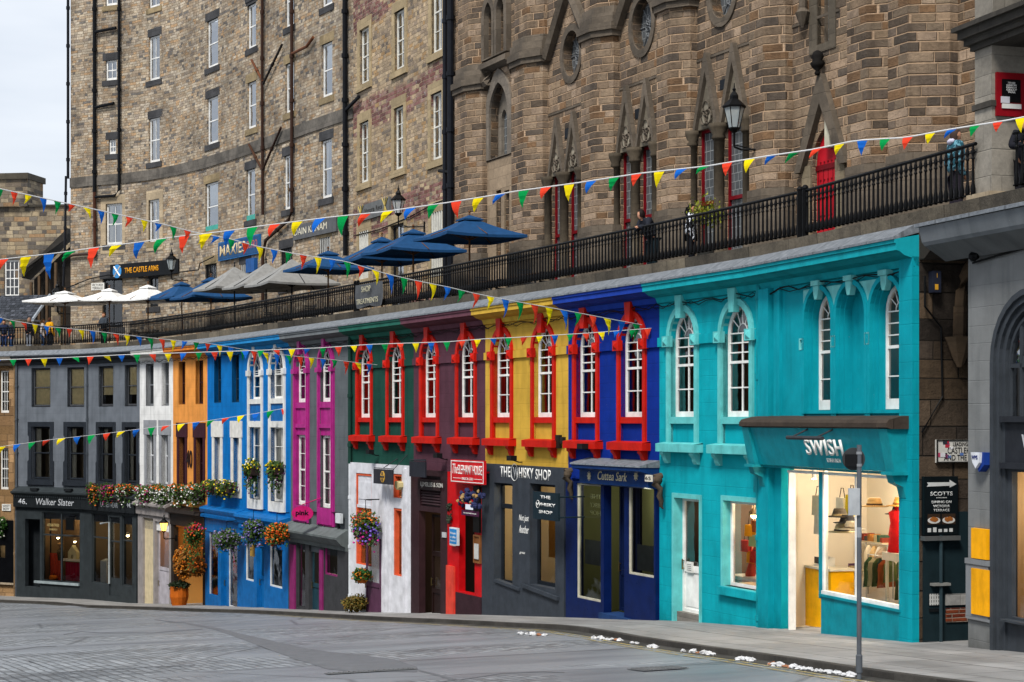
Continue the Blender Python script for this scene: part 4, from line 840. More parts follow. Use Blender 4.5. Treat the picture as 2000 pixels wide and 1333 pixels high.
def build_swish():
    b = Bld('turquoise_building', 'turquoise end building with fluted arched bay over the brightly lit corner shop', 1492, 1795, off=WALLOFF+.02); Z = b.Z; TC = '0b9cac'; TL = '74cccc'; M = MW[b.E.name]; F_ = b.F
    m = paint(TC, 0); ml = gloss(TL)
    cs = [(1600, 1632), (1644, 1692), (1735, 1768)]
    A = [F_.u(1603), F_.u(1668), F_.u(1736)]; A[1] = (A[0]+A[2])/2; hw = .56
    hs = [arch(u, hw, Z(.15), Z(2.05), 12) for u in A]
    rd = F_.r(1543, 1225, 1614, 915); rw = F_.r(1618, 1165, 1770, 925)
    ztop = Z(-.05)
    b.part('wall', MB().sheet(rect(0, b.W, ztop, Z(2.96)), hs, 0, .36), m)
    b.part('wall', MB().sheet(rect(0, b.W, 0, ztop), [rect(.85, b.W-.45, .05, Z(-.8))], 0, .3), m)
    cornice(b, '18a3b0')
    p = MB().box(0, .5, -.14, 0, 0, Z(2.8)); p.box(.62, .9, -.07, 0, Z(-.1), Z(2.8)); b.part('pilaster', p, m)
    b.part('end_pier', MB().box(b.W-.48, b.W, -.14, 0, 0, Z(2.96)), paint(TC))
    for i, u in enumerate(A):
        s = MB().sheet(arch(u, hw+.02, Z(.12), Z(2.05), 12), [arch(u, hw-.05, Z(.15), Z(2.05), 12)], .08, .26); s.sheet(arch(u, hw+.12, Z(.1), Z(2.05), 12), [arch(u, hw+.02, Z(.1), Z(2.05), 12)], -.09, .02)
        b.part('arch_moulding', s, m)
        k = MB(); k.sheet([(u-.05, Z(2.42)), (u+.05, Z(2.42)), (u+.1, Z(2.54)), (u+.13, Z(2.8)), (u-.13, Z(2.8)), (u-.1, Z(2.54))], [], -.12, 0); k.box(u-.16, u+.16, -.15, 0, Z(2.7), Z(2.8)); b.part('keystone', k, gloss(TL))
        if i != 1: sash(b, (u-.51, u+.51, Z(.18), Z(2.55)), .22, WHITE, 2, 5, .07, archtop=1, meet=.5, low=.2, roomcol=gloss('a88258', .8, name='dim_room_')); lamp_in(b, u, .5, Z(1.6), .8)
        else: b.part('blind_arch', MB().sheet(arch(u, hw+.01, Z(.14), Z(2.05), 12), [], .24, .28), m)
        b.part('sill', B(u-hw, u+hw, -.04, .25, Z(-.02), Z(.17)), m)
    def spand(u, h, lo=-1, hi=1):
        r = hw+.15; xs = lambda z: max(.012, h-math.sqrt(max(0, r*r-(z-1.98)**2)) if z > 1.98 else h-r+.012); zz = [1.5, 1.98, 2.1, 2.25, 2.4, 2.52, 2.6, 2.66]
        R_ = [(u+hi*(xs(z) if z > 1.5 else .01), Z(z)) for z in zz]; L_ = [(u+lo*(xs(z) if z > 1.5 else .01), Z(z)) for z in zz]
        s = MB().sheet(R_+L_[::-1], [], -.045, 0); b.part('spandrel_panel', s, ml)
    hs_ = (A[1]-A[0])/2; spand((A[0]+A[1])/2, hs_); spand((A[1]+A[2])/2, hs_); spand(A[0]-hs_, hs_, 0, 1)
    s = MB()
    for u in (A[0]-.7, (A[0]+A[1])/2, (A[1]+A[2])/2): s.sheet(rect(u-.1, u+.1, Z(1.42), Z(1.66)), [rect(u-.07, u+.07, Z(1.45), Z(1.63))], -.09, 0); s.poly([(u-.07, -.03, Z(1.45)), (u+.07, -.03, Z(1.45)), (u, -.09, Z(1.54))]); s.poly([(u+.07, -.03, Z(1.63)), (u-.07, -.03, Z(1.63)), (u, -.09, Z(1.54))]); 
    b.part('rosette_block', s, ml)
    for px in (A[0]+hw+.14, A[1]-hw-.14, A[1]+hw+.14, A[2]-hw-.14, A[0]-hw-.14): s = MB().box(px-.085, px+.085, -.08, 0, Z(.0), Z(1.42)); b.part('pilaster', s, m)
    # shop: projecting roof ledge, sloped fascia, brackets, panes
    zl = Z(-.06); u0, u1 = .02, b.W-.12
    b.part('shop_roof', MB().prof([(0, zl+.12), (-.3, zl+.1), (-.55, zl+.04), (-.6, zl-.02), (-.6, zl-.1), (-.5, zl-.13), (0, zl-.13)], u0, u1), ashlar('4c4138'))
    fa = MB().prof([(0, zl-.13), (-.52, zl-.13), (-.3, zl-.92), (-.22, zl-.95), (-.22, zl-.98), (0, zl-.98)], u0+.3, u1-.35)
    fo = b.part('fascia', fa, gloss('0a8f9e', .4))
    k = MB()
    for x0 in (u0+.05, u1-.38): k.prof([(0, zl-.13), (-.56, zl-.13), (-.4, zl-.92), (0, zl-.92)], x0, x0+.32); k.box(x0-.04, x0+.36, -.48, 0, zl-.98, zl-.92); k.prof([(0, zl-.98), (-.42, zl-.98), (-.38, zl-1.12), (-.2, zl-1.2), (-.15, zl-1.4), (0, zl-1.45)], x0+.04, x0+.28)
    b.part('console_bracket', k, gloss('14939f', .45))
    tilt = math.atan2(.22, .79); Mt = M @ Matrix.Translation((0, -.42, zl-.5)) @ Matrix.Rotation(tilt, 4, 'X')
    uL, uR = F_.u(1580, .42), F_.u(1652, .42); text('lettering', 'SWISH', (uL, uR, -.15, .18), -.06, WHITE, fo, Mt, ext=.03, bold=.012, spacing=1.12); text('lettering', 'EDINBURGH', (F_.u(1612, .42), F_.u(1638, .42), -.3, -.22), -.03, WHITE, fo, Mt)
    s = MB(); za = zl-.2; s.tube([(F_.u(1542, .8), -.85, za-.12), (F_.u(1611, .8), -.85, za-.12)], .04, 8)
    for px in (1552, 1600): s.tube([(F_.u(px, .8), -.85, za-.1), (F_.u(px, .8), -.5, za+.05)], .018, 6)
    b.part('sign_light', s, gloss('3c3e42'))
    WF = WHITE; zt = zl-1.02; zd = F_.z(1580, 1222); zs = F_.z(1690, 1160)
    uD0, uD1, uW1 = F_.u(1546), F_.u(1614), F_.u(1771); zs1 = .95
    # stall riser and window frames
    sr = MB().box(uD1, b.W-.4, -.12, .2, 0.3, zs1+.15); sr.box(uD1-.03, b.W-.42, -.16, .2, zs1+.15, zs1+.2); b.part('stall_riser', sr, gloss('0a8c9b', .4)); b.part('plinth', B(uD1, b.W-.4, -.1, .2, 0, .32), ashlar('554d46'))
    f = MB(); f.box(uD0-.05, uD0, -.05, .1, .1, zt); f.box(uD1, uD1+.08, -.1, .0, zs1+.2, zt); f.box(uW1-.05, uW1, -.1, .0, zs1+.2, zt); f.box(uD0, uW1, -.1, 0, zt-.05, zt); um = F_.u(1680); f.box(um-.03, um+.03, -.1, 0, zs1+.2, zt); f.box(uD1, uW1, -.12, 0, zs1+.2, zs1+.27)
    w = b.part('shop_window', f, WF); p = MB(); p.poly([(uD1, -.05, zs1+.2), (uW1, -.05, zs1+.2), (uW1, -.05, zt), (uD1, -.05, zt)]); b.part('pane', p, glass('swish', .08), w)
    b.part('mullion', B(uD1-.1, uD1+.02, -.12, 0, zs1+.1, zt), gloss('0a8c9b'))
    interior(b, uD0-1.15, b.W-.42, .18, zt+.05, .12, 2.4, 'f8ecd8', 150, (1, .87, .7)); lamp_in(b, uD1+.7, .5, zt-.4, 45); lamp_in(b, uW1-.6, .5, zt-.4, 40)
    b.sw = (uD0, uD1, uW1, zs1, zt)
    for px in (1590, 1612): s = MB().tube([(F_.u(px, -.5), .5, zt+.05), (F_.u(px, -.5), .5, zt-.18)], .05, 8); b.part('spotlight', s, WHITE); s = MB().tube([(F_.u(px, -.5), .5, zt-.18), (F_.u(px, -.5), .5, zt-.2)], .045, 8); b.part('lit_bulb', s, emit('ffe6bf', 20))
    return b
def build_beige():
    b = Bld('sandstone_building', 'buff sandstone building at the street corner with white twelve pane windows', -70, 33); Z = b.Z
    sp = [(0, 17.5, 2.52, .32), (0, 16.5, -1.6, -3.7)]
    simple_win(b, [(-1, 17.5, 2.55, .3), (-1, 16.5, -1.55, -3.75)], 'e6e6e2', cols=3, rows=4, fw=.08, mw=.03, y=.14)
    b.holes.append(rect(b.F.u(-40), b.W-.15, .9, Z(-5.6))); wall(b, '', mat=stone('buff_ashlar', ('a5835c', '94744f', 'b08d66', '8a6c4c'), '6e5a44', .9, .42, .01, .003, .4, .35)); cornice(b, '8d857a')
    b.part('shopfront', MB().sheet(rect(b.F.u(-40), b.W-.1, .85, Z(-5.35)), [rect(b.F.u(-1), b.F.u(12.5), 2.2, Z(-6.7))], -.1, .1), gloss('0e0f12', .3)); p = MB(); p.poly([(b.F.u(-1), -.02, 2.2), (b.F.u(12.5), -.02, 2.2), (b.F.u(12.5), -.02, Z(-6.7)), (b.F.u(-1), -.02, Z(-6.7))]); b.part('pane', p, glass()); interior(b, b.F.u(-3), b.F.u(15), 2, Z(-6.5), .1, 1.2, '7a7264', 6)
    b.part('sill', B(b.F.u(-40), b.W-.1, -.16, 0, .8, .9), ashlar('b5a48c')); rc = b.F.r(5, 998, 22, 985); s = b.part('street_name_plate', B(rc[0], rc[1], -.05, 0, rc[2], rc[3]), gloss('e8e8e2')); w = rc[1]-rc[0]; h = rc[3]-rc[2]
    text('lettering', 'WEST', (rc[0]+.1*w, rc[1]-.1*w, rc[2]+h*.55, rc[2]+h*.88), -.052, gloss('2a2a28'), s); text('lettering', 'BOW', (rc[0]+.17*w, rc[1]-.17*w, rc[2]+h*.12, rc[2]+h*.45), -.052, gloss('2a2a28'), s)
    drainpipe(b, 30.5, '8c7458', r=.04)
# ---------------------------------------------------------------- terrace: parapet, railings, floor
def strip(xs, pr, name, mat, label=None, cat=None, kind=None, uvs=True):
    """profile of (offset,z) swept along the curved terrace edge"""
    m = MB(); d = 0; prev = None; n = len(pr)
    for x in xs:
        ps = [R(x, o) for o, z in pr]
        if prev:
            dd = (ps[0]-prev[0]).length
            for i in range(n-1):
                a, c = pr[i], pr[i+1]; L0 = abs(c[1]-a[1])+abs(c[0]-a[0])
                vert = abs(c[1]-a[1]) > abs(c[0]-a[0]); va, vc = (a[1], c[1]) if vert else (a[0], c[0])
                m.poly([(prev[i].x, prev[i].y, a[1]), (prev[i+1].x, prev[i+1].y, c[1]), (ps[i+1].x, ps[i+1].y, c[1]), (ps[i].x, ps[i].y, a[1])], [(d, va), (d, vc), (d+dd, vc), (d+dd, va)])
            d += dd
        prev = ps
    for x in (xs[0], xs[-1]):
        q = [(R(x, o).x, R(x, o).y, z) for o, z in pr]; m.poly(q if x == xs[-1] else q[::-1])
    return tag(m.obj(name, mat, M=Matrix()), label, cat, None, kind)
XS = list(range(-110, 2121, 30))
TZ = 3.66
def build_terrace():
    strip(XS, [(-.2, TZ-.04), (-9, TZ-.04), (-24, TZ-.04)], 'terrace_pavement', ashlar('7b766e'), kind='structure')
    strip(XS, [(.12, 3.45), (.14, 3.8), (-.28, 3.83), (-.28, 3.45)], 'parapet_wall', stone('parapet_stone', ('6d6558', '7b7264', '5c564c', '847a69'), '4c473f', 1.6, .5, .012, .01, .3, .8), 'weathered stone parapet kerb carrying the black railings', 'wall')
def bal_mesh():
    m = MB(); m.lathe([(.028, .06), (.042, .1), (.047, .2), (.027, .3), (.022, .62), (.021, .7), (.037, .72), (.03, .74), (.022, .76), (.032, .8), (.038, .84), (.024, .9), (.02, .96)], n=6)
    me = m.obj('baluster', IRON); d = me.data; bpy.data.objects.remove(me); 
    for p in d.polygons: p.use_smooth = True
    return d
def railing(xa, xb, label, me, posts=()):
    p0 = R((xa+xb)/2, -.08); E = empty('railing', Matrix.Translation((p0.x, p0.y, 3.83)), label, 'railing', None)
    pts = []; x = xa; 
    while x < xb: pts.append((x, R(x, -.08))); x += 2
    pts.append((xb, R(xb, -.08)))
    loc = lambda p, z: (p.x-p0.x, p.y-p0.y, z-3.83)
    for nm, z, r in (('top_rail', 4.8, .035), ('bottom_rail', 3.9+.02, .018), ('middle_rail', 4.66, .014)):
        MB().tube([loc(p, z) for _, p in pts[::6]+[pts[-1]]], r, 6).obj(nm, IRON, E)
    tot = [0]; 
    for (a, p), (c, q) in zip(pts, pts[1:]): tot.append(tot[-1]+(q-p).length)
    n = int(tot[-1]/.185); allp = []; j = 0
    for i in range(n+1):
        s = tot[-1]*(i+.5)/(n+1)
        while tot[j+1] < s: j += 1
        f = (s-tot[j])/(tot[j+1]-tot[j]); allp.append(pts[j][1].lerp(pts[j+1][1], f))
    allp = allp[::-1]
    for p in allp[:100]:
        o = bpy.data.objects.new('baluster', me); place(o, Matrix.Translation((p.x, p.y, 3.83)), E)
    if allp[100:]:
        m = MB()
        for p in allp[100:]:
            base = len(m.v); m.v += [v.co+V(loc(p, 3.83)) for v in me.vertices]; m.f += [[base+k for k in f.vertices] for f in me.polygons]
        tag(m.obj('balusters', IRON, E), kind='stuff')
    for x in posts:
        p = R(x, -.08); m = MB().box(-.06, .06, -.06, .06, -.0, .99); m.blob((0, 0, 1.03), .07, 0); o = m.obj('end_post', IRON, E, M=Matrix.Translation((p.x, p.y, 3.83)))
# ---------------------------------------------------------------- upper buildings behind the terrace
CH = Frame(R(760, -4.5), R(1560, -4.5), TZ)
CLR = ('8f7a64', '9c8670', '7c6c5c', '86735f', '5e544a', 'a6907a', '86694e', '716356', '96826c', '80705e', '8c7862', '66594c')
CHS = lambda: stone('church_stone', CLR, 'b89c80', .56, .225, .018, .014, .6, .75, k=.95, bstr=1.2, contrast=.8)
TNS = lambda: stone('rubble_stone', ('a09482', 'a89c8a', '9c8c78', 'b0a492', '94836f', 'a99a86', 'b0a18a', '8c8073', '9c8a74', 'a39078', '6c6762', 'a5896a'), '94856f', .3, .14, .009, .08, .8, .8, k=1.12, bstr=1.0, contrast=.42)
DKS = lambda: ashlar('72675a', .8, .6)
class Up:
    def __init__(s, name, label, fr, u0, cat='building'):
        s.F0 = fr; s.org = fr.M @ Matrix.Translation((u0, 0, 0)); s.E = empty(name, s.org, label, cat)
    def part(s, name, mb, mat, parent=None, label=None, smooth=False, M=None):
        o = mb.obj(name, mat, parent or s.E, M=M or s.F0.M, smooth=smooth)
        if label: o['label'] = label
        return o
def build_tenement():
    yc = [(138, 358), (187, 353), (240, 349), (290, 343), (345, 333), (400, 319), (455, 302), (520, 280), (600, 250), (690, 219)]
    s690 = F/CH.Y(690); zc = (HY-219)/s690
    P = [V(((x-CX)*zc/(HY-y), F*zc/(HY-y))) for x, y in yc]
    P[-1] = V((CH.Y(690)*(690-CX)/F, CH.Y(690))); xs = [x for x, _ in yc]
    fr = [Frame(P[i], P[i+1], TZ) for i in range(len(P)-1)]
    back = P[0]+V((-.9, 7)); frL = Frame(back, P[0], TZ)
    b = Up('tenement_building', 'tall curved rubble stone tenement with white sash windows and soil pipes', fr[0], 0)
    def at(px):
        for i, f in enumerate(fr):
            if px <= xs[i+1]: return f
        return fr[-1]
    wins = []
    for r in [(210, -20, 229, 11), (210, 118, 228, 157), (216, 273, 226, 301), (284, -40, 312, 16), (284, 72, 312, 158), (284, 232, 312, 318),
              (408, -50, 427, -20), (408, 38, 426, 131), (408, 190, 426, 281), (405, 357, 426, 450), (487, -100, 500, -10), (487, 8, 500, 94), (487, 160, 500, 251), (485, 331, 498, 430),
              (561, -50, 574, 52), (561, 123, 574, 220), (558, 303, 573, 409), (632, -60, 649, 12), (632, 84, 649, 189), (631, 273, 648, 387),
              (211, 398, 241, 478), (283, 391, 312, 473), (204, 545, 241, 640), (283, 542, 309, 600), (404, 516, 423, 580), (474, 515, 488, 560), (552, 485, 570, 560), (627, 464, 645, 540)]:
        wins.append(r)
    wall_ = MB(); band = MB(); du = 0
    for i, f in enumerate(fr):
        T = b.org.inverted() @ f.M; wall_.T = T; wall_.uo = du; band.T = T; band.uo = du
        hs = []
        for (a, c, d, e) in wins:
            if at((a+d)/2) is f: u0, u1, z0, z1 = f.r(a-4, e, d, c); hs.append(rect(max(.03, u0), min(f.len-.03, u1), z0, z1))
        wall_.sheet(rect(0, f.len, -3.4, 25), hs, 0, .3); du += f.len
        z = zc-TZ; band.box(-.02, f.len+.02, -.06, 0, z-.28, z+.28)
    wall_.T = b.org.inverted() @ frL.M; wall_.uo = -8; wall_.sheet(rect(0, frL.len, -3.4, 25), [rect(frL.len-2.6, frL.len-1.4, z, z+2.2) for z in (4.2, 8.9, 13.6, 18.2)], 0, .3)
    wall_.obj('wall', TNS(), b.E, M=b.org); band.obj('string_band', ashlar('767068', .8, .8), b.E, M=b.org)
    wf = gloss('e9e9e6', .4); teal = gloss('4aa79a'); blackf = gloss('1c1e20')
    for k, (a, c, d, e) in enumerate(wins):
        f = at((a+d)/2); u0, u1, z0, z1 = f.r(a-4, e, d, c); u0 = max(.03, u0); u1 = min(f.len-.03, u1); gnd = c > 450
        w = sash(b, (u0+.01, u1-.01, z0+.01, z1), .1, blackf if gnd else wf, 2 if a < 320 else 1, 2, .09, .035, M=f.M, curtain=CURT if k in (4, 5, 11, 19, 20) else None, blind=fabric('dfe0dc') if k in (9, 15, 18) else None, blindfrac=.45, roomcol=gloss('868a90', .7, name='dim_room_') if not gnd else None, g=glass('up', .3) if not gnd else None)
        s = MB().box(u0-.22, u1+.22, -.05, .1, z0-.3, z0-.01).box(u0-.2, u1+.2, -.012, .1, z1, z1+.42)
        s.obj('sill', ashlar('4a4a4c' if k % 3 else 'a3906e', .8, .6), w, M=f.M)
        if k in (20, 21): MB().sheet(rect(u0-.35, u1+.35, z0-.5, z1+.5), [rect(u0, u1, z0, z1)], -.03, .1).obj('window_surround', ashlar('bca98c', .85, .3), w, M=f.M)
        if k in (9, 13): MB().box(u0, u1, .02, .16, z0, z0+.25).obj('window_box', teal, w, M=f.M)
        if gnd and k > 23:
            s = MB()
            for q in range(6): x = u0+(u1-u0)*(q+.5)/6; s.tube([(x, .03, z0), (x, .03, z1)], .025, 5)
            s.obj('window_bars', gloss('c8c8c4') if k % 2 else blackf, w, M=f.M)
    def pipe(pts, r=.1, col='15171b', d=.16, nm='drainpipe'):
        s = MB(); q = []
        for px, py in pts: f = at(px) if px < 690 else CH; q.append(f.w(f.u(px), -d, f.z(px, py)))
        s.T = b.org.inverted(); s.tube(q, r, 8)
        for p0, p1 in zip(q, q[1:]):
            L_ = (p1-p0).length; n = int(L_/1.9)
            for i in range(n): c = p0.lerp(p1, (i+.5)/n); dd = (p1-p0).normalized()*.09; s.tube([c-dd, c+dd], r*1.4, 8)
        s.obj(nm, gloss(col, .5), b.E, M=b.org)
    for pts, r, col in (([(188, -20), (188, 376)], .1, '15171b'), ([(188, 376), (189, 505)], .09, '4d3024'), ([(236, -20), (236, 372), (228, 383), (189, 386)], .08, '15171b'), ([(189, 64), (230, 56)], .09, '15171b'), ([(190, 211), (226, 203)], .09, '15171b'),
                        ([(518, -20), (518, 160), (519, 420)], .075, '3a2820'), ([(576, -20), (576, 415), (570, 430), (525, 470), (519, 500), (519, 590)], .08, '3c2a22'), ([(520, 165), (557, 88)], .06, '2a2422'), ([(519, 160), (497, 118)], .06, '6a4028'), ([(519, 333), (555, 250)], .06, '3a2820'), ([(518, 333), (492, 283)], .06, '4a3020'), ([(577, 106), (605, 92), (618, 74)], .07, '6a4028'),
                        ([(680, -20), (681, 500)], .11, '14161b'), ([(683, 215), (708, 190)], .08, '14161b'), ([(137, -20), (137, 350)], .08, '1a1c22'), ([(133, 345), (131, 480), (128, 560)], .07, '1e2026'), ([(133, 503), (150, 499), (187, 497)], .07, '3c2c26')):
        pipe(pts, r, col)
    pipe([(130, 565), (180, 545), (215, 538), (300, 544), (350, 533), (393, 528), (396, 515), (423, 502)], .03, '15171b', nm='cable')
    # signs
    def board(px0, py0, px1, py1, col, name, d=.12, edge=None):
        fa, fb = at(px0), at(px1); f = Frame(fa.w(fa.u(px0), 0, 0).xy, fb.w(fb.u(px1), 0, 0).xy, TZ); u0, u1, z0, z1 = f.r(px0, py1, px1, py0, d=d); u1_ = u1
        s = MB().box(u0, u1, -d, .05, z0, z1); o = b.part(name, s, gloss(col), M=f.M)
        return f, o, (u0, u1, z0, z1), d
    f, o, rc, d = board(215, 512, 348, 538+2, '17191c', 'pub_sign'); w = rc[1]-rc[0]; h = rc[3]-rc[2]
    text('lettering', 'THE CASTLE ARMS', (rc[0]+w*.22, rc[0]+w*.72, rc[2]+h*.3, rc[2]+h*.7), -d-.005, gloss('d8941e'), o, f.M, bold=.03)
    s = MB(); c = (rc[0]+w*.11, (rc[2]+rc[3])/2); s.sheet([(c[0]+.38*cos(i*pi/8), c[1]+.38*sin(i*pi/8)) for i in range(16)], [], -d-.02, -d); o2 = s.obj('round_emblem', gloss('3f8ccc'), o, M=f.M)
    s = MB(); s.tube([(c[0]-.27, -d-.03, c[1]-.27), (c[0]+.27, -d-.03, c[1]+.27)], .05, 4).tube([(c[0]-.27, -d-.03, c[1]+.27), (c[0]+.27, -d-.03, c[1]-.27)], .05, 4); s.obj('white_saltire', WHITE, o2, M=f.M)
    f, o, rc, d = board(426, 466, 506, 503, '2b6aa4', 'bistro_sign'); w = rc[1]-rc[0]; h = rc[3]-rc[2]; MB().box(rc[0]+.06, rc[1]-.06, -d-.012, -d, rc[2]+.06, rc[3]-.06).obj('sign_face', gloss('23507e'), o, M=f.M); text('lettering', 'MAXIES', (rc[0]+w*.05, rc[0]+w*.68, rc[2]+h*.2, rc[2]+h*.8), -d-.013, gloss('d8c49c'), o, f.M, bold=.02)
    text('lettering', 'BISTRO', (rc[0]+w*.72, rc[0]+w*.96, rc[2]+h*.35, rc[2]+h*.75), -d-.013, gloss('c86a5a'), o, f.M)
    f, o, rc, d = board(572, 432, 656, 461, '5d5f62', 'restaurant_sign'); w = rc[1]-rc[0]; h = rc[3]-rc[2]; text('lettering', 'DAIN KANAM', (rc[0]+w*.04, rc[0]+w*.8, rc[2]+h*.3, rc[2]+h*.75), -d-.005, gloss('e2dcc6'), o, f.M)
    f, o, rc, d = board(178, 553, 203, 567, 'e4e2da', 'street_name_plate', .04); w = rc[1]-rc[0]; h = rc[3]-rc[2]; text('lettering', 'VICTORIA', (rc[0]+w*.07, rc[1]-w*.07, rc[2]+h*.55, rc[2]+h*.88), -d-.003, gloss('3a3a38'), o, f.M); text('lettering', 'TERRACE', (rc[0]+w*.09, rc[1]-w*.09, rc[2]+h*.12, rc[2]+h*.45), -d-.003, gloss('3a3a38'), o, f.M)
    f, o, rc, d = board(480, 505, 496, 532, '25599a', 'hanging_sign', .2)
    b.at = at; return b
def build_patched():
    u0, u1 = CH.u(690), CH.u(884); b = Up('patched_tenement', 'rubble tenement patched with red brick bands and cream window surrounds', CH, u0); b.at = lambda px: CH
    W_ = [(703, 55, 722, 163), (771, 20, 791, 135), (843, -60, 865, 102), (703, 238, 721, 357), (770, 209, 789, 331), (842, 181, 864, 312), (702, 452, 721, 545), (764, 438, 790, 600), (843, 414, 866, 540), (703, -160, 722, -30)]
    hs = []; wf = gloss('e6e4da', .4)
    for (a, c, d, e) in W_:
        x0, x1, z0, z1 = CH.r(a, e, d, c); hs.append(rect(x0, x1, z0, z1))
    b.part('wall', MB().sheet(rect(u0, u1, -.5, 25), hs, 0, .3), stone('patched_rubble', ('a4917a', 'ab987e', '9a8870', 'b39e80', '8e7e6c', 'a89378', '776c60', 'a0835f'), 'a8957c', .34, .16, .011, .08, .8, .55, k=1.14, bstr=1.0, red=1.2, contrast=.55))
    for k, (h, (a, c, d, e)) in enumerate(zip(hs, W_)):
        x0, x1, z0, z1 = h[0][0], h[1][0], h[0][1], h[2][1]; g_ = k in (6, 7, 8)
        w = sash(b, (x0+.01, x1-.01, z0+.01, z1), .1, gloss('1f2126') if k == 7 else wf, 2, 4, .08, .03, M=CH.M, roomcol=gloss('7a7a76', .7, name='dim_room_'), g=glass('up', .25))
        MB().sheet(rect(x0-.28, x1+.28, z0-.3, z1+.42), [rect(x0, x1, z0, z1)], -.04, .12).box(x0-.34, x1+.34, -.1, .0, z0-.3, z0-.05).obj('window_surround', ashlar('b39f7c', .85, .3), w, M=CH.M)
        if k in (6, 8):
            s = MB()
            for q in range(5): x = x0+(x1-x0)*(q+.5)/5; s.tube([(x, -.0, z0), (x, -.0, z1)], .05, 5)
            s.obj('window_bars', gloss('d8d6cc'), w, M=CH.M)
    rc = CH.r(700, 425, 760, 394, d=.1); o = b.part('restaurant_sign', B(rc[0], rc[1], -.1, 0, rc[2], rc[3]), gloss('6a6c6c')); w = rc[1]-rc[0]; h = rc[3]-rc[2]
    text('lettering', 'Victoria Reca', (rc[0]+w*.2, rc[0]+w*.78, rc[2]+h*.4, rc[2]+h*.7), -.103, gloss('33312c'), o, CH.M)
    for px in (.09, .88):
        s = MB(); c = (rc[0]+w*px, (rc[2]+rc[3])/2)
        for a in (-.5, 0, .5): s.tube([(c[0]-a*.5, -.12, c[1]-.3), (c[0]+a*.6, -.12, c[1]+.32)], .03, 4)
        s.obj('leaf_emblem', gloss('b8a460'), o, M=CH.M)
    for px, r in ((869, .09), (880, .13)):
        s = MB(); u = CH.u(px, .2); s.tube([(u, -.2, 0), (u, -.2, 25)], r, 10); z = .8
        while z < 24: s.tube([(u, -.2, z), (u, -.2, z+.16)], r*1.3, 10); z += 2.1
        b.part('drainpipe', s, gloss('1a1d24', .4))
    s = MB(); s.tube([(CH.u(878, .2), -.2, CH.z(878, 340)), (CH.u(858, .2), -.2, CH.z(858, 338))], .07, 8); b.part('waste_pipe', s, IRON)
    s = MB(); s.tube([(CH.u(x, .05), -.05, CH.z(x, y)) for x, y in ((690, 462), (740, 450), (800, 425), (850, 398), (868, 392))], .025, 5); b.part('cable', s, IRON)
    return b
def redwin(b, px0, px1, pytop, tall):
    """pair of steep gables over two red framed lancets"""
    DS = DKS(); CS = ashlar('a39a88', .8, .3); um = CH.u((px0+px1)/2); hw = (CH.u(px1)-CH.u(px0))/4; z1 = CH.z((px0+px1)/2, pytop); gh = tall
    for sx in (-1, 1):
        c = um+sx*hw; zt = z1; o = []
        b.holes.append(rect(c-hw*.8, c+hw*.8, .7, zt))
        s = MB(); t = .17
        outer = [(c-hw, zt-.12), (c-hw*.72, zt-.12), (c-hw*.72, zt), (c, zt+gh-.4), (c+hw*.72, zt), (c+hw*.72, zt-.12), (c+hw, zt-.12), (c+.03, zt+gh+.5), (c-.03, zt+gh+.5)]
        outer = [(c-hw*1.0, zt-.1), (c-hw*.82, zt-.1), (c, zt+.84*gh+.12), (c+hw*.82, zt-.1), (c+hw*1.0, zt-.1), (c+.05, zt+gh+.35), (c-.05, zt+gh+.35)]
        s.sheet(outer, [], -.15, 0); g = b.part('window_gable', s, DS)
        tp = MB(); tp.sheet([(c-hw*.8, zt), (c+hw*.8, zt), (c, zt+.84*gh+.05)], [], -.04, 0); b.part('tympanum', tp, ashlar('857c6c', .8, .4), g)
        tf = MB(); 
        for dx, dz in ((-.11, .3), (.11, .3), (0, .55)): tf.sheet([(c+dx+.14*cos(i*pi/6), zt+dz+.16*sin(i*pi/6)) for i in range(12)], [], -.075-.005*dz, -.04)
        b.part('trefoil', tf, CS, g)
        mo = MB()
        for dx, dz in ((-.11, .3), (.11, .3), (0, .55)): mo.tube([(c+dx+.18*cos(i*pi/6), -.1, zt+dz+.2*sin(i*pi/6)) for i in range(13)], .03, 4)
        b.part('trefoil_moulding', mo, DS, g)
        fr = MB().sheet(rect(c-hw*.8, c+hw*.8, .7, zt), [rect(c-hw*.8+.06, c+hw*.8-.04, 2.45, zt-.08), rect(c-hw*.8+.06, c+hw*.8-.04, .8, 2.35)], .1, .2)
        w = b.part('window', fr, gloss('74101a', .4)); p = MB(); p.poly([(c-hw*.79, .17, .75), (c+hw*.79, .17, .75), (c+hw*.79, .17, zt), (c-hw*.79, .17, zt)]); b.part('leaded_pane', p, LEADG(), w)
    s = MB()
    for sx, r in ((-1, .13), (0, .16), (1, .13)):
        x = um+sx*2*hw; s.tube([(x, -.1, .5), (x, -.1, z1-.3)], r, 8); s.lathe([(r, -.45), (r*1.3, -.38), (r*1.1, -.3), (r*1.7, -.12), (r*1.8, 0), (r*.6, .02)], (x, -.12, z1), 8)
    b.part('colonnette', s, ashlar('5c5244', .8, .6), smooth=True)
    s = MB().box(um-2*hw-.32, um-2*hw-.1, -.03, .1, .4, z1-.3).box(um+2*hw+.1, um+2*hw+.3, -.03, .1, .4, z1-.3).box(um-2*hw-.3, um+2*hw+.3, -.12, 0, .45, .65); b.part('jamb_stones', s, DS)
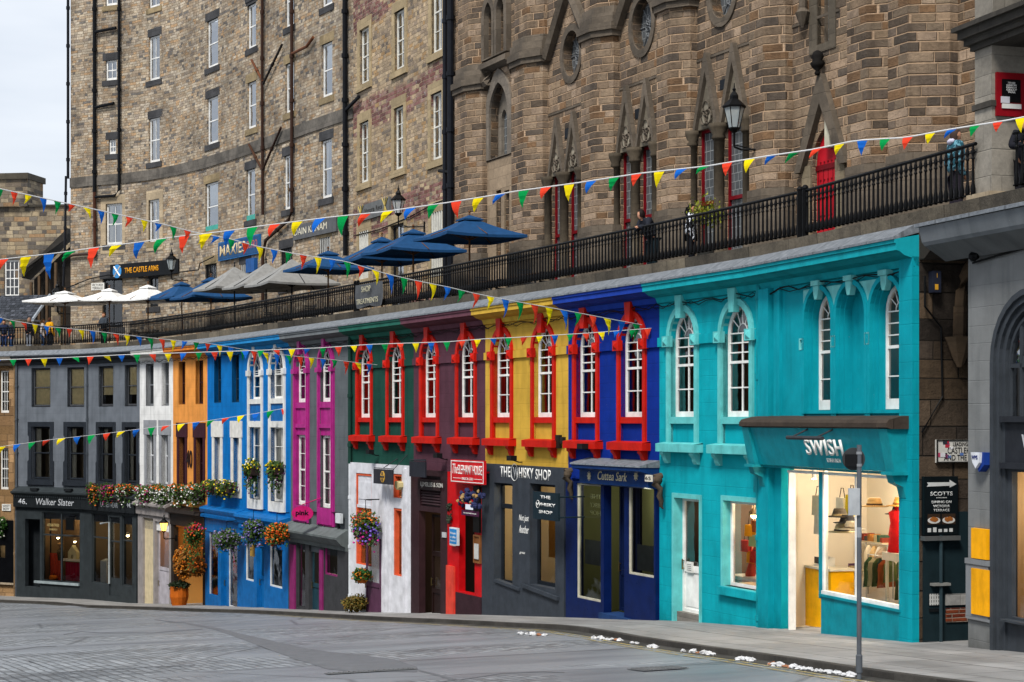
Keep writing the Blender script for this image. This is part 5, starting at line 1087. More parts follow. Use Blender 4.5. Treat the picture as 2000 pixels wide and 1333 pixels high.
@cached
def LEADG():
    m = Mat('leaded_glass'); uv = m.uv(); _, j, rc = m.bricks(.22, .26, .012, 0, 0)
    col = m.mix(j, m.mix(1, lin('6a6e70', .8), m.ramp(m.noise(uv, 2.5, 3), [(.3, (.45,)*3), (.7, (1.1,)*3)]), 'MULTIPLY'), lin('9a9e9e', .6)); col = m.mix(.6, col, m.mix(j, lin('4c5054'), lin('9a9e9e', .7)))
    m.bump(m.math('ADD', j, m.noise(uv, 3, 3)), .4, .02); return m.done(col, m.math('MULTIPLY_ADD', j, .5, .15), .6)
def build_church():
    ua, ub = CH.u(884), CH.u(2080); b = Up('stone_church', 'tall gothic church of brown coursed stone with buttresses and red framed windows', CH, ua, 'church'); b.holes = []
    DS = DKS()
    for (a, c, y, t) in ((1075, 1140, 338, 1.55), (1208, 1286, 290, 1.65), (1358, 1464, 243, 1.75)): redwin(b, a, c, y, t)
    # door
    ud0, ud1 = CH.u(1587), CH.u(1633); uc = (ud0+ud1)/2; hw = (ud1-ud0)/2; zs = CH.z(1610, 318)
    b.holes.append(arch(uc, hw, .02, zs, 8, .9)); zap = max(z for _, z in arch(uc, hw, .02, zs, 8, .9))
    s = MB(); s.sheet([(uc-hw-.62, zs-.15), (uc-hw-.35, zs-.15), (uc, zap+.62), (uc+hw+.35, zs-.15), (uc+hw+.62, zs-.15), (uc+.06, zap+1.35), (uc-.06, zap+1.35)], [], -.16, 0)
    g = b.part('door_gable', s, DS); s = MB().box(uc-hw-.42, uc-hw-.02, -.05, .2, 0, zs).box(uc+hw+.02, uc+hw+.42, -.05, .2, 0, zs)
    b.part('door_jamb', s, ashlar('94866e', .8, .5)); s = MB(); s.lathe([(.05, 0), (.08, .06), (.05, .12), (.14, .2), (.19, .3), (.12, .38), (.17, .46), (.11, .58), (.04, .62)], (uc, -.2, zap+1.3), 8); b.part('finial', s, gloss('1d1b1a', .8), smooth=True)
    s = MB().sheet(arch(uc, hw-.02, .05, zs, 8, .9), [], .12, .2); 
    d = b.part('front_door', s, gloss('b81826', .45)); s = MB()
    for i in range(5): x = uc-hw+.1+(2*hw-.2)*i/4; s.box(x-.008, x+.008, .112, .12, .05, zs-.1)
    for zz in [1+.45*i for i in range(5)]:
        for i in range(5): x = uc-hw+.2+(2*hw-.4)*i/4; s.box(x-.02, x+.02, .1, .12, zz-.02, zz+.02)
    s.box(uc-hw, uc+hw, .09, .12, zs-.15, zs-.02); b.part('door_studs', s, gloss('6c0d16'), d); b.part('door_light', B(uc+.1, uc+.32, -.06, .1, zs+.35, zs+1.25), gloss('c9c4b0'), d)
    # round windows
    for px, py, r in ((1117, 105, .78), (1255, 48, .8), (1412, -18, .8)):
        u, z = CH.u(px), CH.z(px, py); b.holes.append([(u+r*.8*cos(i*pi/12), z+r*.95*sin(i*pi/12)) for i in range(24)])
        L_ = lambda k, kk: [(u+k*cos(i*pi/12), z+kk*sin(i*pi/12)) for i in range(24)]
        b.part('round_window_ring', MB().sheet(L_(r*1.05, r*1.25), [L_(r*.8, r*.95)], -.05, .3), DS)
        s = MB(); 
        for q in range(8): a = q*pi/4; s.tube([(u+.22*r*cos(a)+.16*r*cos(a+t), .28, z+.26*r*sin(a)*1.2+.18*r*sin(a+t)) for t in [i*pi/5 for i in range(11)]][:11], .025, 4); s.tube([(u+.3*r*cos(a), .28, z+.35*r*sin(a)), (u+.8*r*cos(a), .28, z+.95*r*sin(a))], .025, 4)
        w = b.part('tracery', s, gloss('74777a', .6)); p = MB(); p.sheet(L_(r*.84, r*1.0), [], .3, .32); b.part('leaded_pane', p, LEADG(), w)
    # tall blind arch with lancet at the left end, small windows below, twin lancets above
    ul0, ul1 = CH.u(953), CH.u(1000); uc2 = (ul0+ul1)/2; z0, zs2 = CH.z(976, 308), CH.z(976, 225); b.holes.append(arch(uc2, (ul1-ul0)/2-.25, z0, zs2, 8, .5))
    b.part('arch_moulding', MB().sheet(arch(uc2, (ul1-ul0)/2+.1, z0, zs2, 8, .5), [arch(uc2, (ul1-ul0)/2-.25, z0+.02, zs2, 8, .5)], -.08, .35), ashlar('8a8074', .8, .5)); w = b.part('window', MB().sheet(arch(uc2, (ul1-ul0)/2-.22, z0, zs2, 8, .5), [arch(uc2-.3, .25, z0+.1, zs2-.1, 6, .6), arch(uc2+.32, .25, z0+.1, zs2-.1, 6, .6)], .3, .45), ashlar('857c70', .8, .4)); p = MB(); p.poly([(ul0, .42, z0), (ul1, .42, z0), (ul1, .42, zs2+1), (ul0, .42, zs2+1)]); b.part('leaded_pane', p, LEADG(), w)
    for a in (970, 986):
        rc = CH.r(a, 500, a+10, 372); b.holes.append(rect(*rc)); w = b.part('window', MB().sheet(rect(*rc), [rect(rc[0]+.06, rc[1]-.04, rc[2]+.05, rc[3]-.05)], .15, .22), gloss('2b2d30')); p = MB(); p.poly([(rc[0], .2, rc[2]), (rc[1], .2, rc[2]), (rc[1], .2, rc[3]), (rc[0], .2, rc[3])]); b.part('leaded_pane', p, LEADG(), w)
    s = MB(); x0, x1 = CH.u(945), CH.u(1001); h2 = [rect(*CH.r(a, 500, a+10, 372)) for a in (970, 986)]; s.sheet(rect(x0, x1, 0, z0-.05), h2, -.03, .05); b.part('dressed_panel', s, ashlar('a8937a', .8, .25))
    for a, c in ((952, 972), (976, 996)):
        u0, u1 = CH.u(a), CH.u(c); m_ = (u0+u1)/2; hw2 = (u1-u0)/2; zz0, zz1 = CH.z(975, 108), CH.z(975, 28); b.holes.append(arch(m_, hw2-.12, zz0, zz1, 6, .7)); b.part('arch_moulding', MB().sheet(arch(m_, hw2+.12, zz0-.05, zz1, 6, .7), [arch(m_, hw2-.12, zz0, zz1, 6, .7)], -.2, .15), DS)
        p = MB(); p.sheet(arch(m_, hw2-.1, zz0, zz1, 6, .7), [], .2, .22); b.part('leaded_pane', p, LEADG())
    b.part('sill_mould', MB().prof([(0, 0), (-.3, -.1), (-.32, -.3), (-.1, -.4), (0, -.42)], CH.u(948), CH.u(1002)), DS, M=CH.M @ Matrix.Translation((0, 0, CH.z(975, 112))))
    rc = CH.r(1597, 85, 1620, -60); b.holes.append(rect(*rc)); w = b.part('window', MB().sheet(rect(*rc), [rect(rc[0]+.05, rc[1]-.05, rc[2]+.05, rc[3]-.05)], .2, .3), DS); p = MB(); p.poly([(rc[0], .28, rc[2]), (rc[1], .28, rc[2]), (rc[1], .28, rc[3]), (rc[0], .28, rc[3])]); b.part('leaded_pane', p, LEADG(), w); b.part('window_surround', MB().sheet(rect(rc[0]-.35, rc[1]+.3, rc[2]-.2, rc[3]+.2), [rect(*rc)], -.03, .1), ashlar('6a6154', .8, .5)); b.part('colonnette', MB().tube([(rc[0]-.45, -.15, rc[2]+1.0), (rc[0]-.45, -.15, rc[3])], .1, 8).lathe([(.03, -.5), (.12, -.3), (.2, -.1), (.1, 0)], (rc[0]-.45, -.15, rc[2]+1.0), 8), DS)
    b.part('wall', MB().sheet(rect(ua, ub, -.5, 27), b.holes, 0, .35), CHS())
    s = MB()
    for a, y0, c, y1 in ((1155, 258, 1165, 270), ): pass
    for px, py in ((1109, 260), (1246, 222), (1412, 165)): rc = CH.r(px-5, py+10, px+5, py-9); s.box(rc[0], rc[1], -.02, .05, rc[2], rc[3])
    b.part('vent_grille', s, gloss('1c2026'))
    zt = CH.z(1240, 166); s = MB().box(CH.u(1057), CH.u(1640), -.025, 0, zt-.02, zt+.05); b.part('thin_string', s, DS)
    def butt(pa, pc, capy, depth=.55, zcap=None, top=27, off=0):
        u0, u1 = CH.u(pa, depth*.5), CH.u(pc, depth*.5); ch = (u1-u0)*.28; z_ = CH.z((pa+pc)/2, capy, depth) if capy is not None else None
        def pr(m, e, za, zb_): # chamfered prism
            pts = [(u0-e, 0), (u0-e, -.22-e), (u0+ch, -depth-e), (u1-ch, -depth-e), (u1+e, -.22-e), (u1+e, 0)]
            d = 0
            for p, q in zip(pts, pts[1:]):
                L_ = math.dist(p, q); m.poly([(p[0], p[1], za), (q[0], q[1], za), (q[0], q[1], zb_), (p[0], p[1], zb_)], [(d, za), (d+L_, za), (d+L_, zb_), (d, zb_)]); d += L_
            m.poly([(x, y, zb_) for x, y in pts]); m.poly([(x, y, za) for x, y in pts[::-1]])
        m = MB(); pr(m, 0, 2.2, top if z_ is None else z_); 
        if z_ is not None: pr(m, -.12, z_, top)
        o = b.part('buttress', m, CHS())
        m = MB(); pr(m, .07, 2.0, 2.3); pr(m, .16, -.5, 2.0)
        if z_ is not None: pr(m, .1, z_-.1, z_+.08); pr(m, .17, z_+.08, z_+.3); pr(m, .06, z_+.3, z_+.62); pr(m, -.03, z_+.62, z_+.85)
        b.part('weathering_mould', m, DS, o)
        return z_, u0, u1
    butt(890, 938, 172, .6); z1, *_ = butt(1000, 1055, 118, .62); z2, *_ = butt(1137, 1193, 66, .62); butt(1285, 1343, 8, .62); butt(1466, 1528, None, .62); butt(1658, 1745, None, .8); butt(1745, 1835, None, 1.0)
    s = MB()    # raking hood mould between the buttresses
    for pts in ([(1057, 118), (1066, 112), (1103, -15)], [(1193, 60), (1203, 52), (1228, -25)], [(1117, -5), (1143, 62)], [(938, 172), (952, 160), (953, 140)]):
        s.tube([(CH.u(x, .15), -.12, CH.z(x, y, .15)) for x, y in pts], .2, 6)
    b.part('hood_mould', s, DS)
# ---------------------------------------------------------------- right hand side: close passage, grey building, arcaded stone front
def build_right():
    A = Rp(1795, WALLOFF+.02); fr0 = Frame(R(1700, .12), R(1795, .12)); n = fr0.n
    Bp = A-n*6.5; zb = G(*A)-.3; f = Frame(A+fr0.t*.02, Bp+fr0.t*.02, zb)
    E = empty('passage_wall', f.M, 'blackened stone side wall of the narrow passage beside the turquoise shop', 'wall'); Z = lambda z: z-zb
    MB().box(0, 5.5, 0, .4, 0, Z(3.4)).obj('wall', stone('sooty_stone', ('4a4037', '5a4c3e', '3c352f', '665543', '54483c'), '2e2924', 1.0, .42, .012, .01, .4, .7, bstr=1.0), E)
    MB().box(.06, 5.5, -.03, 0, 0, f.z(1850, 1000)).obj('dado_panel', gloss('1b2a2f', .5), E)
    MB().prof([(0, Z(2.9)), (-.15, Z(2.9)), (-.4, Z(3.05)), (-.45, Z(3.2)), (-.5, Z(3.4)), (0, Z(3.5))], 0, 1.1).obj('cornice_return', ashlar('3a342e'), E)
    s = MB(); x = f.u(1872, .1); s.tube([(x+.45-.45*cos(a_), -.16, f.z(1872, 600)+.9*sin(a_)) for a_ in [i*pi/10 for i in range(6)]], .1, 6).tube([(x, -.14, f.z(1872, 660)), (x, -.16, f.z(1872, 600))], .12, 6).lathe([(.05, -.5), (.15, -.3), (.25, -.05), (.3, .05)], (x, -.14, f.z(1872, 665)), 8); s.obj('arch_springer', ashlar('6b5844'), E)
    rc = f.r(1808, 1040, 1818, 990); MB().tube([(f.u(1812, .2), -.1, f.z(1812, 540)), (f.u(1812, .2), -.1, f.z(1812, 600)), (f.u(1838, .05), -.05, f.z(1838, 640)), (f.u(1838), -.05, f.z(1838, 775)), (f.u(1798), -.05, f.z(1798, 845))], .02, 5).obj('cable', IRON, E)
    rc = f.r(1819, 572, 1835, 530, .1); mb = MB().box(rc[0], rc[1], -.16, 0, rc[2], rc[3]).obj('junction_box', gloss('262a38'), E)
    MB().box(rc[0]+.04, rc[1]-.06, -.165, -.16, rc[2]+.05, rc[2]+.15).box(rc[0]+.08, rc[1]-.08, -.165, -.16, rc[2]+.27, rc[2]+.35).obj('warning_label', gloss('d8a030'), mb)
    MB().tube([(f.u(1838, .1), -.1, .3), (f.u(1838, .1), -.1, f.z(1838, 1045))], .035, 8).obj('drainpipe', gloss('2c3c42'), E); MB().box(f.u(1820, .1), f.u(1854, .1), -.16, 0, f.z(1838, 1143), f.z(1838, 1138)).obj('shelf_bracket', gloss('8a8a86'), E)
    rc = f.r(1814, 1182, 1837, 1160, .03); g = MB().box(rc[0], rc[1], -.05, 0, rc[2], rc[3]); g.box(rc[0], rc[1], -.06, 0, rc[2]-.12, rc[2]-.06)
    o = g.obj('vent_grille', gloss('15181a'), E); g = MB()
    for i in range(5): x = rc[0]+(rc[1]-rc[0])*(i+.5)/5; g.box(x-.02, x+.01, -.06, -.05, rc[2], rc[3])
    for i in range(3): z = rc[2]+(rc[3]-rc[2])*(i+.5)/3; g.box(rc[0], rc[1], -.058, -.05, z-.01, z+.01)
    g.obj('grille_bars', gloss('c2c2be'), o)
    rc = f.r(1847, 1182, 1890, 1160, .05); MB().box(rc[0], rc[1], -.06, 0, rc[2], rc[3]).obj('pale_panel', ashlar('a8a6a2', .8, .8), E); rc = f.r(1848, 1215, 1890, 1188, .05); MB().box(rc[0], rc[1], -.06, 0, rc[2], rc[3]).obj('brick_patch', stone('orange_brick', ('7a3420', '8c4428', '5e2c20'), '9a8a7c', .23, .075, .01), E)
    # signs are things hung on this wall
    s0 = empty('street_direction_sign', f.M @ Matrix.Translation((f.u(1857, .05), 0, f.z(1857, 905))), 'white street direction sign covered with small stickers above the restaurant board', 'sign')
    rc = f.r(1829, 904, 1892, 859, .05); o = B(rc[0], rc[1], -.06, 0, rc[2], rc[3]).obj('sign_plate', gloss('cfcdc6'), s0, M=f.M); MB().sheet(rect(rc[0], rc[1], rc[2], rc[3]), [rect(rc[0]+.02, rc[1]-.02, rc[2]+.02, rc[3]-.02)], -.075, -.05).obj('sign_frame', gloss('2a2a28'), s0, M=f.M)
    w, h = rc[1]-rc[0], rc[3]-rc[2]; K = gloss('2a2a2c')
    for t, a, e, z0, z1 in (('LEADING TO', .5, 1.15, .72, .88), ('CASTLEHILL', .33, 1.25, .4, .66), ('AND THE MILE', .22, 1.3, .1, .34)): text('lettering', t, (rc[0]+w*a, rc[0]+w*e, rc[2]+h*z0, rc[2]+h*z1), -.062, K, o, f.M)
    random.seed(5)
    for i, c in enumerate(('b03040', '3a5a9a', 'e8e8ea', '2a2a2c', 'c05070', '6a8ac0', '803a60', 'd8d8dc', 'a82838', '30343c', '5a7ab8')):
        x = rc[0]+w*random.uniform(.03, .4 if i < 8 else .8); z = rc[2]+h*random.uniform(.08, .85); B(x, x+random.uniform(.05, .1), -.064-.0006*i, -.06, z, z+random.uniform(.04, .08)).obj('sticker', gloss(c), o, M=f.M)
    s1 = empty('restaurant_direction_sign', f.M @ Matrix.Translation((f.u(1835, .08), 0, f.z(1835, 1045))), 'black board with a white arrow and SCOTTS lettering under the street direction sign', 'sign')
    rc = f.r(1804, 1045, 1870, 931, .08); w, h = rc[1]-rc[0], rc[3]-rc[2]; o = B(rc[0], rc[1], -.1, 0, rc[2], rc[3]).obj('sign_board', gloss('11181b', .35), s1, M=f.M); Wm = gloss('d0d2d0')
    P_ = lambda x, z: (rc[0]+w*x, rc[2]+h*z)
    MB().sheet([P_(.08, .9), P_(.12, .865), P_(.08, .83), P_(.75, .84), P_(.75, .81), P_(.95, .865), P_(.75, .94), P_(.75, .9)], [], -.106, -.1).obj('arrow', Wm, o, M=f.M)
    for t, a, e, z0, z1 in (('SCOTTS', .18, .84, .67, .74), ('KITCHEN', .36, .66, .625, .645), ('DINING ON', .22, .8, .54, .585), ('VICTORIA', .26, .76, .47, .515), ('TERRACE', .27, .75, .4, .445)): text('lettering', t, (rc[0]+w*a, rc[0]+w*e, rc[2]+h*z0, rc[2]+h*z1), -.102, Wm, o, f.M, bold=.015)
    for x0, x1 in ((.1, .47), (.52, .92)):
        ph = MB().box(rc[0]+w*x0, rc[0]+w*x1, -.103, -.1, rc[2]+h*.18, rc[2]+h*.36).obj('food_photo', gloss('3a2c22'), o, M=f.M); cx = rc[0]+w*(x0+x1)/2; cz = rc[2]+h*.25
        MB().sheet([(cx+.13*cos(i*pi/8), cz+.06*sin(i*pi/8)) for i in range(16)], [], -.106, -.103).obj('plate', gloss('d8d6d0'), ph, M=f.M); MB().sheet([(cx+.09*cos(i*pi/5), cz+.02+.05*sin(i*pi/5)*random.uniform(.7, 1.2)) for i in range(10)], [], -.109, -.106).obj('food', gloss('a0602c'), ph, M=f.M)
    rs = MB()
    for i in range(5): rs.box(rc[0]+w*(.1+.16*i), rc[0]+w*(.2+.16*i), -.105, -.1, rc[2]+h*.05, rc[2]+h*random.uniform(.1, .15))
    rs.obj('logo_strip', Wm, o, M=f.M); B(rc[0]-.02, rc[1]+.02, -.16, 0, rc[2]-.1, rc[2]-.02).obj('sign_ledge', gloss('5a5c5c'), s1, M=f.M)
    # far end of the passage
    # grey building
    b = Bld('light_grey_building', 'light grey shop building with a tall dark arched window at the right edge', 1891, 2110); Z = b.Z; F_ = b.F; m = paint('7e8080'); dk = gloss('3f444a', .4)
    ua = F_.u(1938); uR = ua+2.4; uc = (ua+uR)/2; hw = (uR-ua)/2; zs = F_.z(1960, 760)
    zbt = Z(-.18+.0); r0 = .35
    b.holes = [arch(uc, hw, .02, Z(.95), 14, .0)]
    b.part('wall', MB().sheet(rect(0, b.W, 0, Z(2.96)), b.holes, 0, .3), m); b.part('return_wall', MB().box(0, .3, .3, 6, 0, Z(2.96)), m)
    b.part('cornice', MB().prof([(0, Z(2.8)), (0, Z(3.44)), (-.5, Z(3.42)), (-.62, Z(3.36)), (-.6, Z(3.28)), (-.55, Z(3.1)), (-.5, Z(3.04)), (-.2, Z(2.86)), (-.08, Z(2.78))], -.62, b.W), paint('757a7e', 0)); b.part('lead_flashing', MB().prof([(0, Z(3.565)), (-.12, Z(3.55)), (-.66, Z(3.43)), (-.66, Z(3.37)), (-.62, Z(3.37)), (0, Z(3.45))], -.7, b.W), LEADM)
    for k, (e, d) in enumerate(((0, -.05), (.1, -.0), (.2, .06))): b.part('arch_moulding', MB().sheet(arch(uc, hw-e+.0, .02, Z(.95), 14), [arch(uc, hw-e-.1, .03, Z(.95), 14)], d, .3), dk)
    iw = hw-.3; tr = Z(-.02); fz0, fz1 = F_.z(1985, 905), F_.z(1985, 825)
    f = MB().sheet(arch(uc, iw, tr, Z(.9), 14), [arch(uc, iw-.06, tr+.06, Z(.9), 14)], .12, .22)
    for q in range(1, 5): x = uc-iw+2*iw*q/5; f.box(x-.03, x+.03, .13, .21, tr, Z(.9)+math.sqrt(max(0, iw*iw-(x-uc)**2))-.03)
    f.box(uc-iw, uc+iw, .13, .21, Z(.85), Z(.92)); f.tube([(uc+iw*.55*cos(i*pi/12), .16, Z(.9)+iw*.55*sin(i*pi/12)) for i in range(13)], .03, 5)
    w = b.part('window', f, dk); p = MB(); p.poly([(uc-iw, .17, tr), (uc+iw, .17, tr), (uc+iw, .17, Z(.9)+iw), (uc-iw, .17, Z(.9)+iw)]); b.part('pane', p, glass('dk', .3), w); b.part('room_recess', MB().box(uc-iw, uc+iw, .7, .75, tr, Z(2.8)), ROOM, w)
    o = b.part('fascia', MB().box(uc-iw, uc+iw, .06, .3, fz0, fz1).box(uc-iw-.05, uc+iw, -.02, .3, fz1, fz1+.1).box(uc-iw-.05, uc+iw, -.02, .3, fz0-.1, fz0), gloss('2b2e34')); text('lettering', 'Walker Slater', (F_.u(1990), F_.u(1990)+2.6, fz0+.25, fz1-.2), .055, gloss('c9cdd2'), o, MW[b.E.name], shear=.15)
    b.part('shop_window', MB().sheet(rect(uc-iw, uc+iw, .02, fz0-.1), [rect(F_.u(1966), uc+iw-.1, F_.z(1980, 1208), fz0-.15)], .1, .2).box(F_.u(1958), uc+iw, -.06, .2, F_.z(1980, 1217), F_.z(1980, 1213)), dk); p = MB(); p.poly([(ua, .18, .3), (uR, .18, .3), (uR, .18, fz0), (ua, .18, fz0)]); b.part('pane', p, glass('shop', .07))
    interior(b, F_.u(1955), uR-.1, .3, fz0, .3, 1.5, 'd8bd94', 24, (1, .84, .66), pend=[(F_.u(1996), .6, fz0-.3)])
    k = MB(); rc = F_.r(1896, 1104, 1932, 1098, .04); k.box(-.0, rc[1]+.04, -.07, 0, rc[2], rc[3]+.04); rc = F_.r(1896, 1213, 1932, 1207, .04); k.box(-.0, rc[1]+.03, -.05, 0, rc[2], rc[3]); k.box(0, F_.u(1935), -.05, 0, F_.z(1915, 1207), F_.z(1915, 1104)); b.part('pilaster_moulding', k, paint('84878a', 0))
    for y0, y1 in ((1092, 1033), (1202, 1112)):
        rc = F_.r(1898, y0, 1928 if y1 < 1100 else 1932, y1, .06); b.part('yellow_notice', B(rc[0], rc[1], -.075, -.05 if y1 > 1100 else 0, rc[2], rc[3]), gloss('f0a810', .5, .95))
    s = MB(); rc = F_.r(1906, 922, 1926, 884, .1); s.sheet([(rc[0], rc[3]), (rc[0]+.05, rc[2]+.12), ((rc[0]+rc[1])/2, rc[2]), (rc[1], rc[2]+.12), (rc[1], rc[3])], [], -.14, 0); o = b.part('alarm_box', s, gloss('1d3c8c')); s = MB(); s.sheet([(rc[0]-.02, rc[3]), (rc[0]+.03, rc[2]+.16), ((rc[0]+rc[1])/2-.03, rc[2]+.06), (rc[1]-.08, rc[2]+.16), (rc[1]-.06, rc[3])], [], -.19, -.14); o = b.part('alarm_cover', s, gloss('dfe3ea'), o); text('lettering', 'WMS', (rc[0]+.02, rc[1]-.12, rc[3]-.12, rc[3]-.05), -.192, gloss('1d2c6c'), o, MW[b.E.name])
    s = MB()
    for px, py in ((1903, 478), (1902, 502)): s.blob((F_.u(px, .15), -.15, F_.z(px, py, .15)), .09, .2, 7, 5)
    s.tube([(F_.u(1900, .04), -.04, F_.z(1900, 515)), (F_.u(1940, .04), -.04, F_.z(1940, 503)), (F_.u(2060, .04), -.04, F_.z(2060, 470))], .02, 5); b.part('bracket_lights', s, IRON)
    # stone arcade standing on the terrace edge above
    b2 = Frame(R(1885, -.15), R(2110, -.15), 3.5); E = empty('stone_arcade', b2.M, 'pale dressed stone arcade with a moulded capital above the light grey building', 'arcade'); AS = ashlar('a39c90', .8, .5); AD = ashlar('4a4640', .8, .6)
    u0, u1 = b2.u(1904), b2.u(1937); zc = b2.z(1920, 95); D = 1.6
    MB().box(u0, u1, 0, D, .35, zc).obj('pier', AS, E); MB().box(u0-.12, u1+.1, -.1, D+.1, .0, .42).obj('pier_base', ashlar('b5a48a', .8, .3), E)
    k = MB()
    for e, za, zb_ in ((.04, -1.05, -.95), (.06, 0, .1), (.14, .1, .22), (.22, .22, .36), (.3, .36, .44)): k.box(u0-e, u1+8, -e, D+e, zc+za, zc+zb_) if za >= 0 else k.box(u0-e, u1+e, -e, D+e, zc+za, zc+zb_)
    k.obj('capital', AD, E)
    s = MB(); uc = u1+1.9; L_ = [(u0-.0, zc+.44), (u1, zc+.44)]+[(uc-1.9*cos(i*pi/14), zc+.44+1.9*sin(i*pi/14)) for i in range(0, 15)]+[(uc+2.4, zc+.44), (uc+2.4, zc+7), (u0, zc+7)]; s.sheet(L_, [], 0, D); s.obj('arch_wall', AS, E); s = MB()
    MB().box(u1+1.2, u1+7, 2.6, 2.8, .4, zc+6).obj('back_wall', ashlar('383430', .8, .5), E)
    fS = Frame(b2.w(u1, 0, 0).xy, b2.w(u1, 4, 0).xy, 3.5); rc = fS.r(1946, 228, 2003, 143, .04); s2 = empty('poster_board', fS.M @ Matrix.Translation((rc[0], 0, rc[2])), 'red framed board with a black poster hung on the pale stone pier', 'poster'); o = B(rc[0], rc[1], -.06, 0, rc[2], rc[3]).obj('board', gloss('8c101c', .4), s2, M=fS.M)
    rc = fS.r(1956, 201, 1992, 156, .05); o2 = B(rc[0], rc[1], -.075, -.06, rc[2], rc[3]).obj('poster', gloss('0c0c0e'), o, M=fS.M); w, h = rc[1]-rc[0], rc[3]-rc[2]
    for i, t in enumerate(('THE', 'GUNPOW', 'DERPLOT', 'GREAT', 'WAR')): text('lettering', t, (rc[0]+w*(.3 if len(t) < 4 else .22), rc[1]-w*(.3 if len(t) < 4 else .22), rc[3]-h*(.2+i*.1), rc[3]-h*(.12+i*.1)), -.077, WHITE, o2, fS.M)
    rc = fS.r(1954, 213, 1993, 190, .05); w = rc[1]-rc[0]; h = rc[3]-rc[2]; B(rc[0], rc[0]+w*.42, -.08, -.06, rc[2]+h*.45, rc[3]).obj('leaflet', gloss('c8c8d0'), o, M=fS.M); B(rc[0]+.02, rc[1], -.082, -.06, rc[2], rc[2]+h*.4).obj('leaflet', gloss('d8d8d4'), o, M=fS.M)
    return b
def build_farleft():
    # older stone building with chimney stack beyond the terrace, timber stair and slate roof
    Y0 = 118.; f = Frame((-52, Y0+2), (-26, Y0-2), TZ); E = empty('old_stone_house', f.M @ Matrix.Translation((f.u(60), 0, 0)), 'old patchwork stone house with a chimney stack behind the curved tenement', 'house')
    S = stone('patchwork_stone', ('8a7c68', '9a8a70', '7a6e60', '5c5650', '94785a', 'a4957c', '6c655c', '8f826e'), '7c705e', .55, .28, .016, .07, .9, .7, k=1.0, contrast=.6)
    rcw = f.r(8, 580, 37, 508)
    MB().sheet(rect(f.u(-90), f.u(136), -1, f.z(60, 403)), [rect(*rcw)], 0, .3).obj('wall', S, E, M=f.M); 
    MB().box(f.u(-40), f.u(57), -.3, 2.2, f.z(30, 405), f.z(30, 352)).obj('chimney_stack', S, E, M=f.M); MB().box(f.u(-40), f.u(60), -.45, 2.4, f.z(30, 352), f.z(30, 340)).obj('chimney_cap', ashlar('5c564a'), E, M=f.M)
    MB().box(f.u(57), f.u(136), -.15, .4, f.z(60, 405), f.z(60, 401)).obj('wall_coping', ashlar('4c473e'), E, M=f.M)
    class b_: E = None
    bb = Up.__new__(Up); bb.F0 = f; bb.E = E; bb.org = f.M
    sash(bb, rcw, .12, WHITE, 3, 4, .1, .05, M=f.M, depth=.6)
    MB().blob((f.u(30), .3, f.z(30, 535)), .35, 0, 10, 8, (.6, .3, 1.1)).obj('paper_lantern', gloss('d99a20'), E, M=f.M)
    f2 = Frame((-44, Y0-9), (-30, Y0-12), TZ); E2 = empty('slate_roofed_shed', f2.M @ Matrix.Translation((f2.u(35), 0, 0)), 'small outbuilding with a grey slate roof behind the far railings', 'shed')
    SL = stone('slates', ('3f434a', '4a4e56', '363a40', '545860'), '23262a', .3, .22, .015, .005, .2, .3)
    m = MB(); u0, u1 = f2.u(-60), f2.u(64); zt, zl = f2.z(30, 572), f2.z(30, 625); m.poly([(u0, 0, zl), (u1, 0, zl), (u1, 2.2, zt), (u0, 2.2, zt)], [(u0, 0), (u1, 0), (u1, 2.6), (u0, 2.6)]); m.obj('roof', SL, E2, M=f2.M)
    MB().box(u0, u1, .1, 2.2, -1, zl-.02).obj('wall', S, E2, M=f2.M); MB().box(u1-.06, u1+.12, -.1, 2.3, zl-.1, zl+.0).tube([(u1, 0, zl), (u1, 2.2, zt)], .09, 6).obj('verge_board', gloss('9ba3ac'), E2, M=f2.M)
    f3 = Frame((-46, Y0-4), (-24, Y0-6), TZ); E3 = empty('covered_stair', f3.M @ Matrix.Translation((f3.u(95), 0, 0)), 'dark timber covered stair sloping up against the tenement side', 'stair')
    P_ = lambda x, y: (f3.u(x), f3.z(x, y)); a, c = P_(47, 535), P_(136, 447)
    s = MB(); s.sheet([a, (a[0], a[1]-.3), (c[0], c[1]-.35), c], [], -.4, 1.2); s.sheet([(P_(60, 520)), (P_(52, 530)), (P_(136, 468)), (P_(136, 458))][::1], [], -.6, -.45); s.obj('stair_roof', ashlar('3f3c38'), E3, M=f3.M)
    s = MB().sheet([P_(62, 545), P_(136, 478), P_(136, 640), P_(62, 640)], [], .4, .8); s.obj('stair_wall', ashlar('2f2a25'), E3, M=f3.M); s = MB()
    for x in (62, 78, 93, 110): p = P_(x, 560); s.box(p[0]-.07, p[0]+.07, -.2, 0, -1, P_(x, 552-(x-62)*.8)[1])
    s.obj('post', gloss('5c4a38'), E3, M=f3.M)
    # back wall closing the view behind the far railing
    f4 = Frame((-50, Y0-13), (-24, Y0-14), TZ); tag(MB().box(f4.u(100), f4.u(118), 0, .5, -1, f4.z(100, 600)).obj('stone_pier', S, M=f4.M), 'square stone pier behind the leftmost white parasol', 'pier')

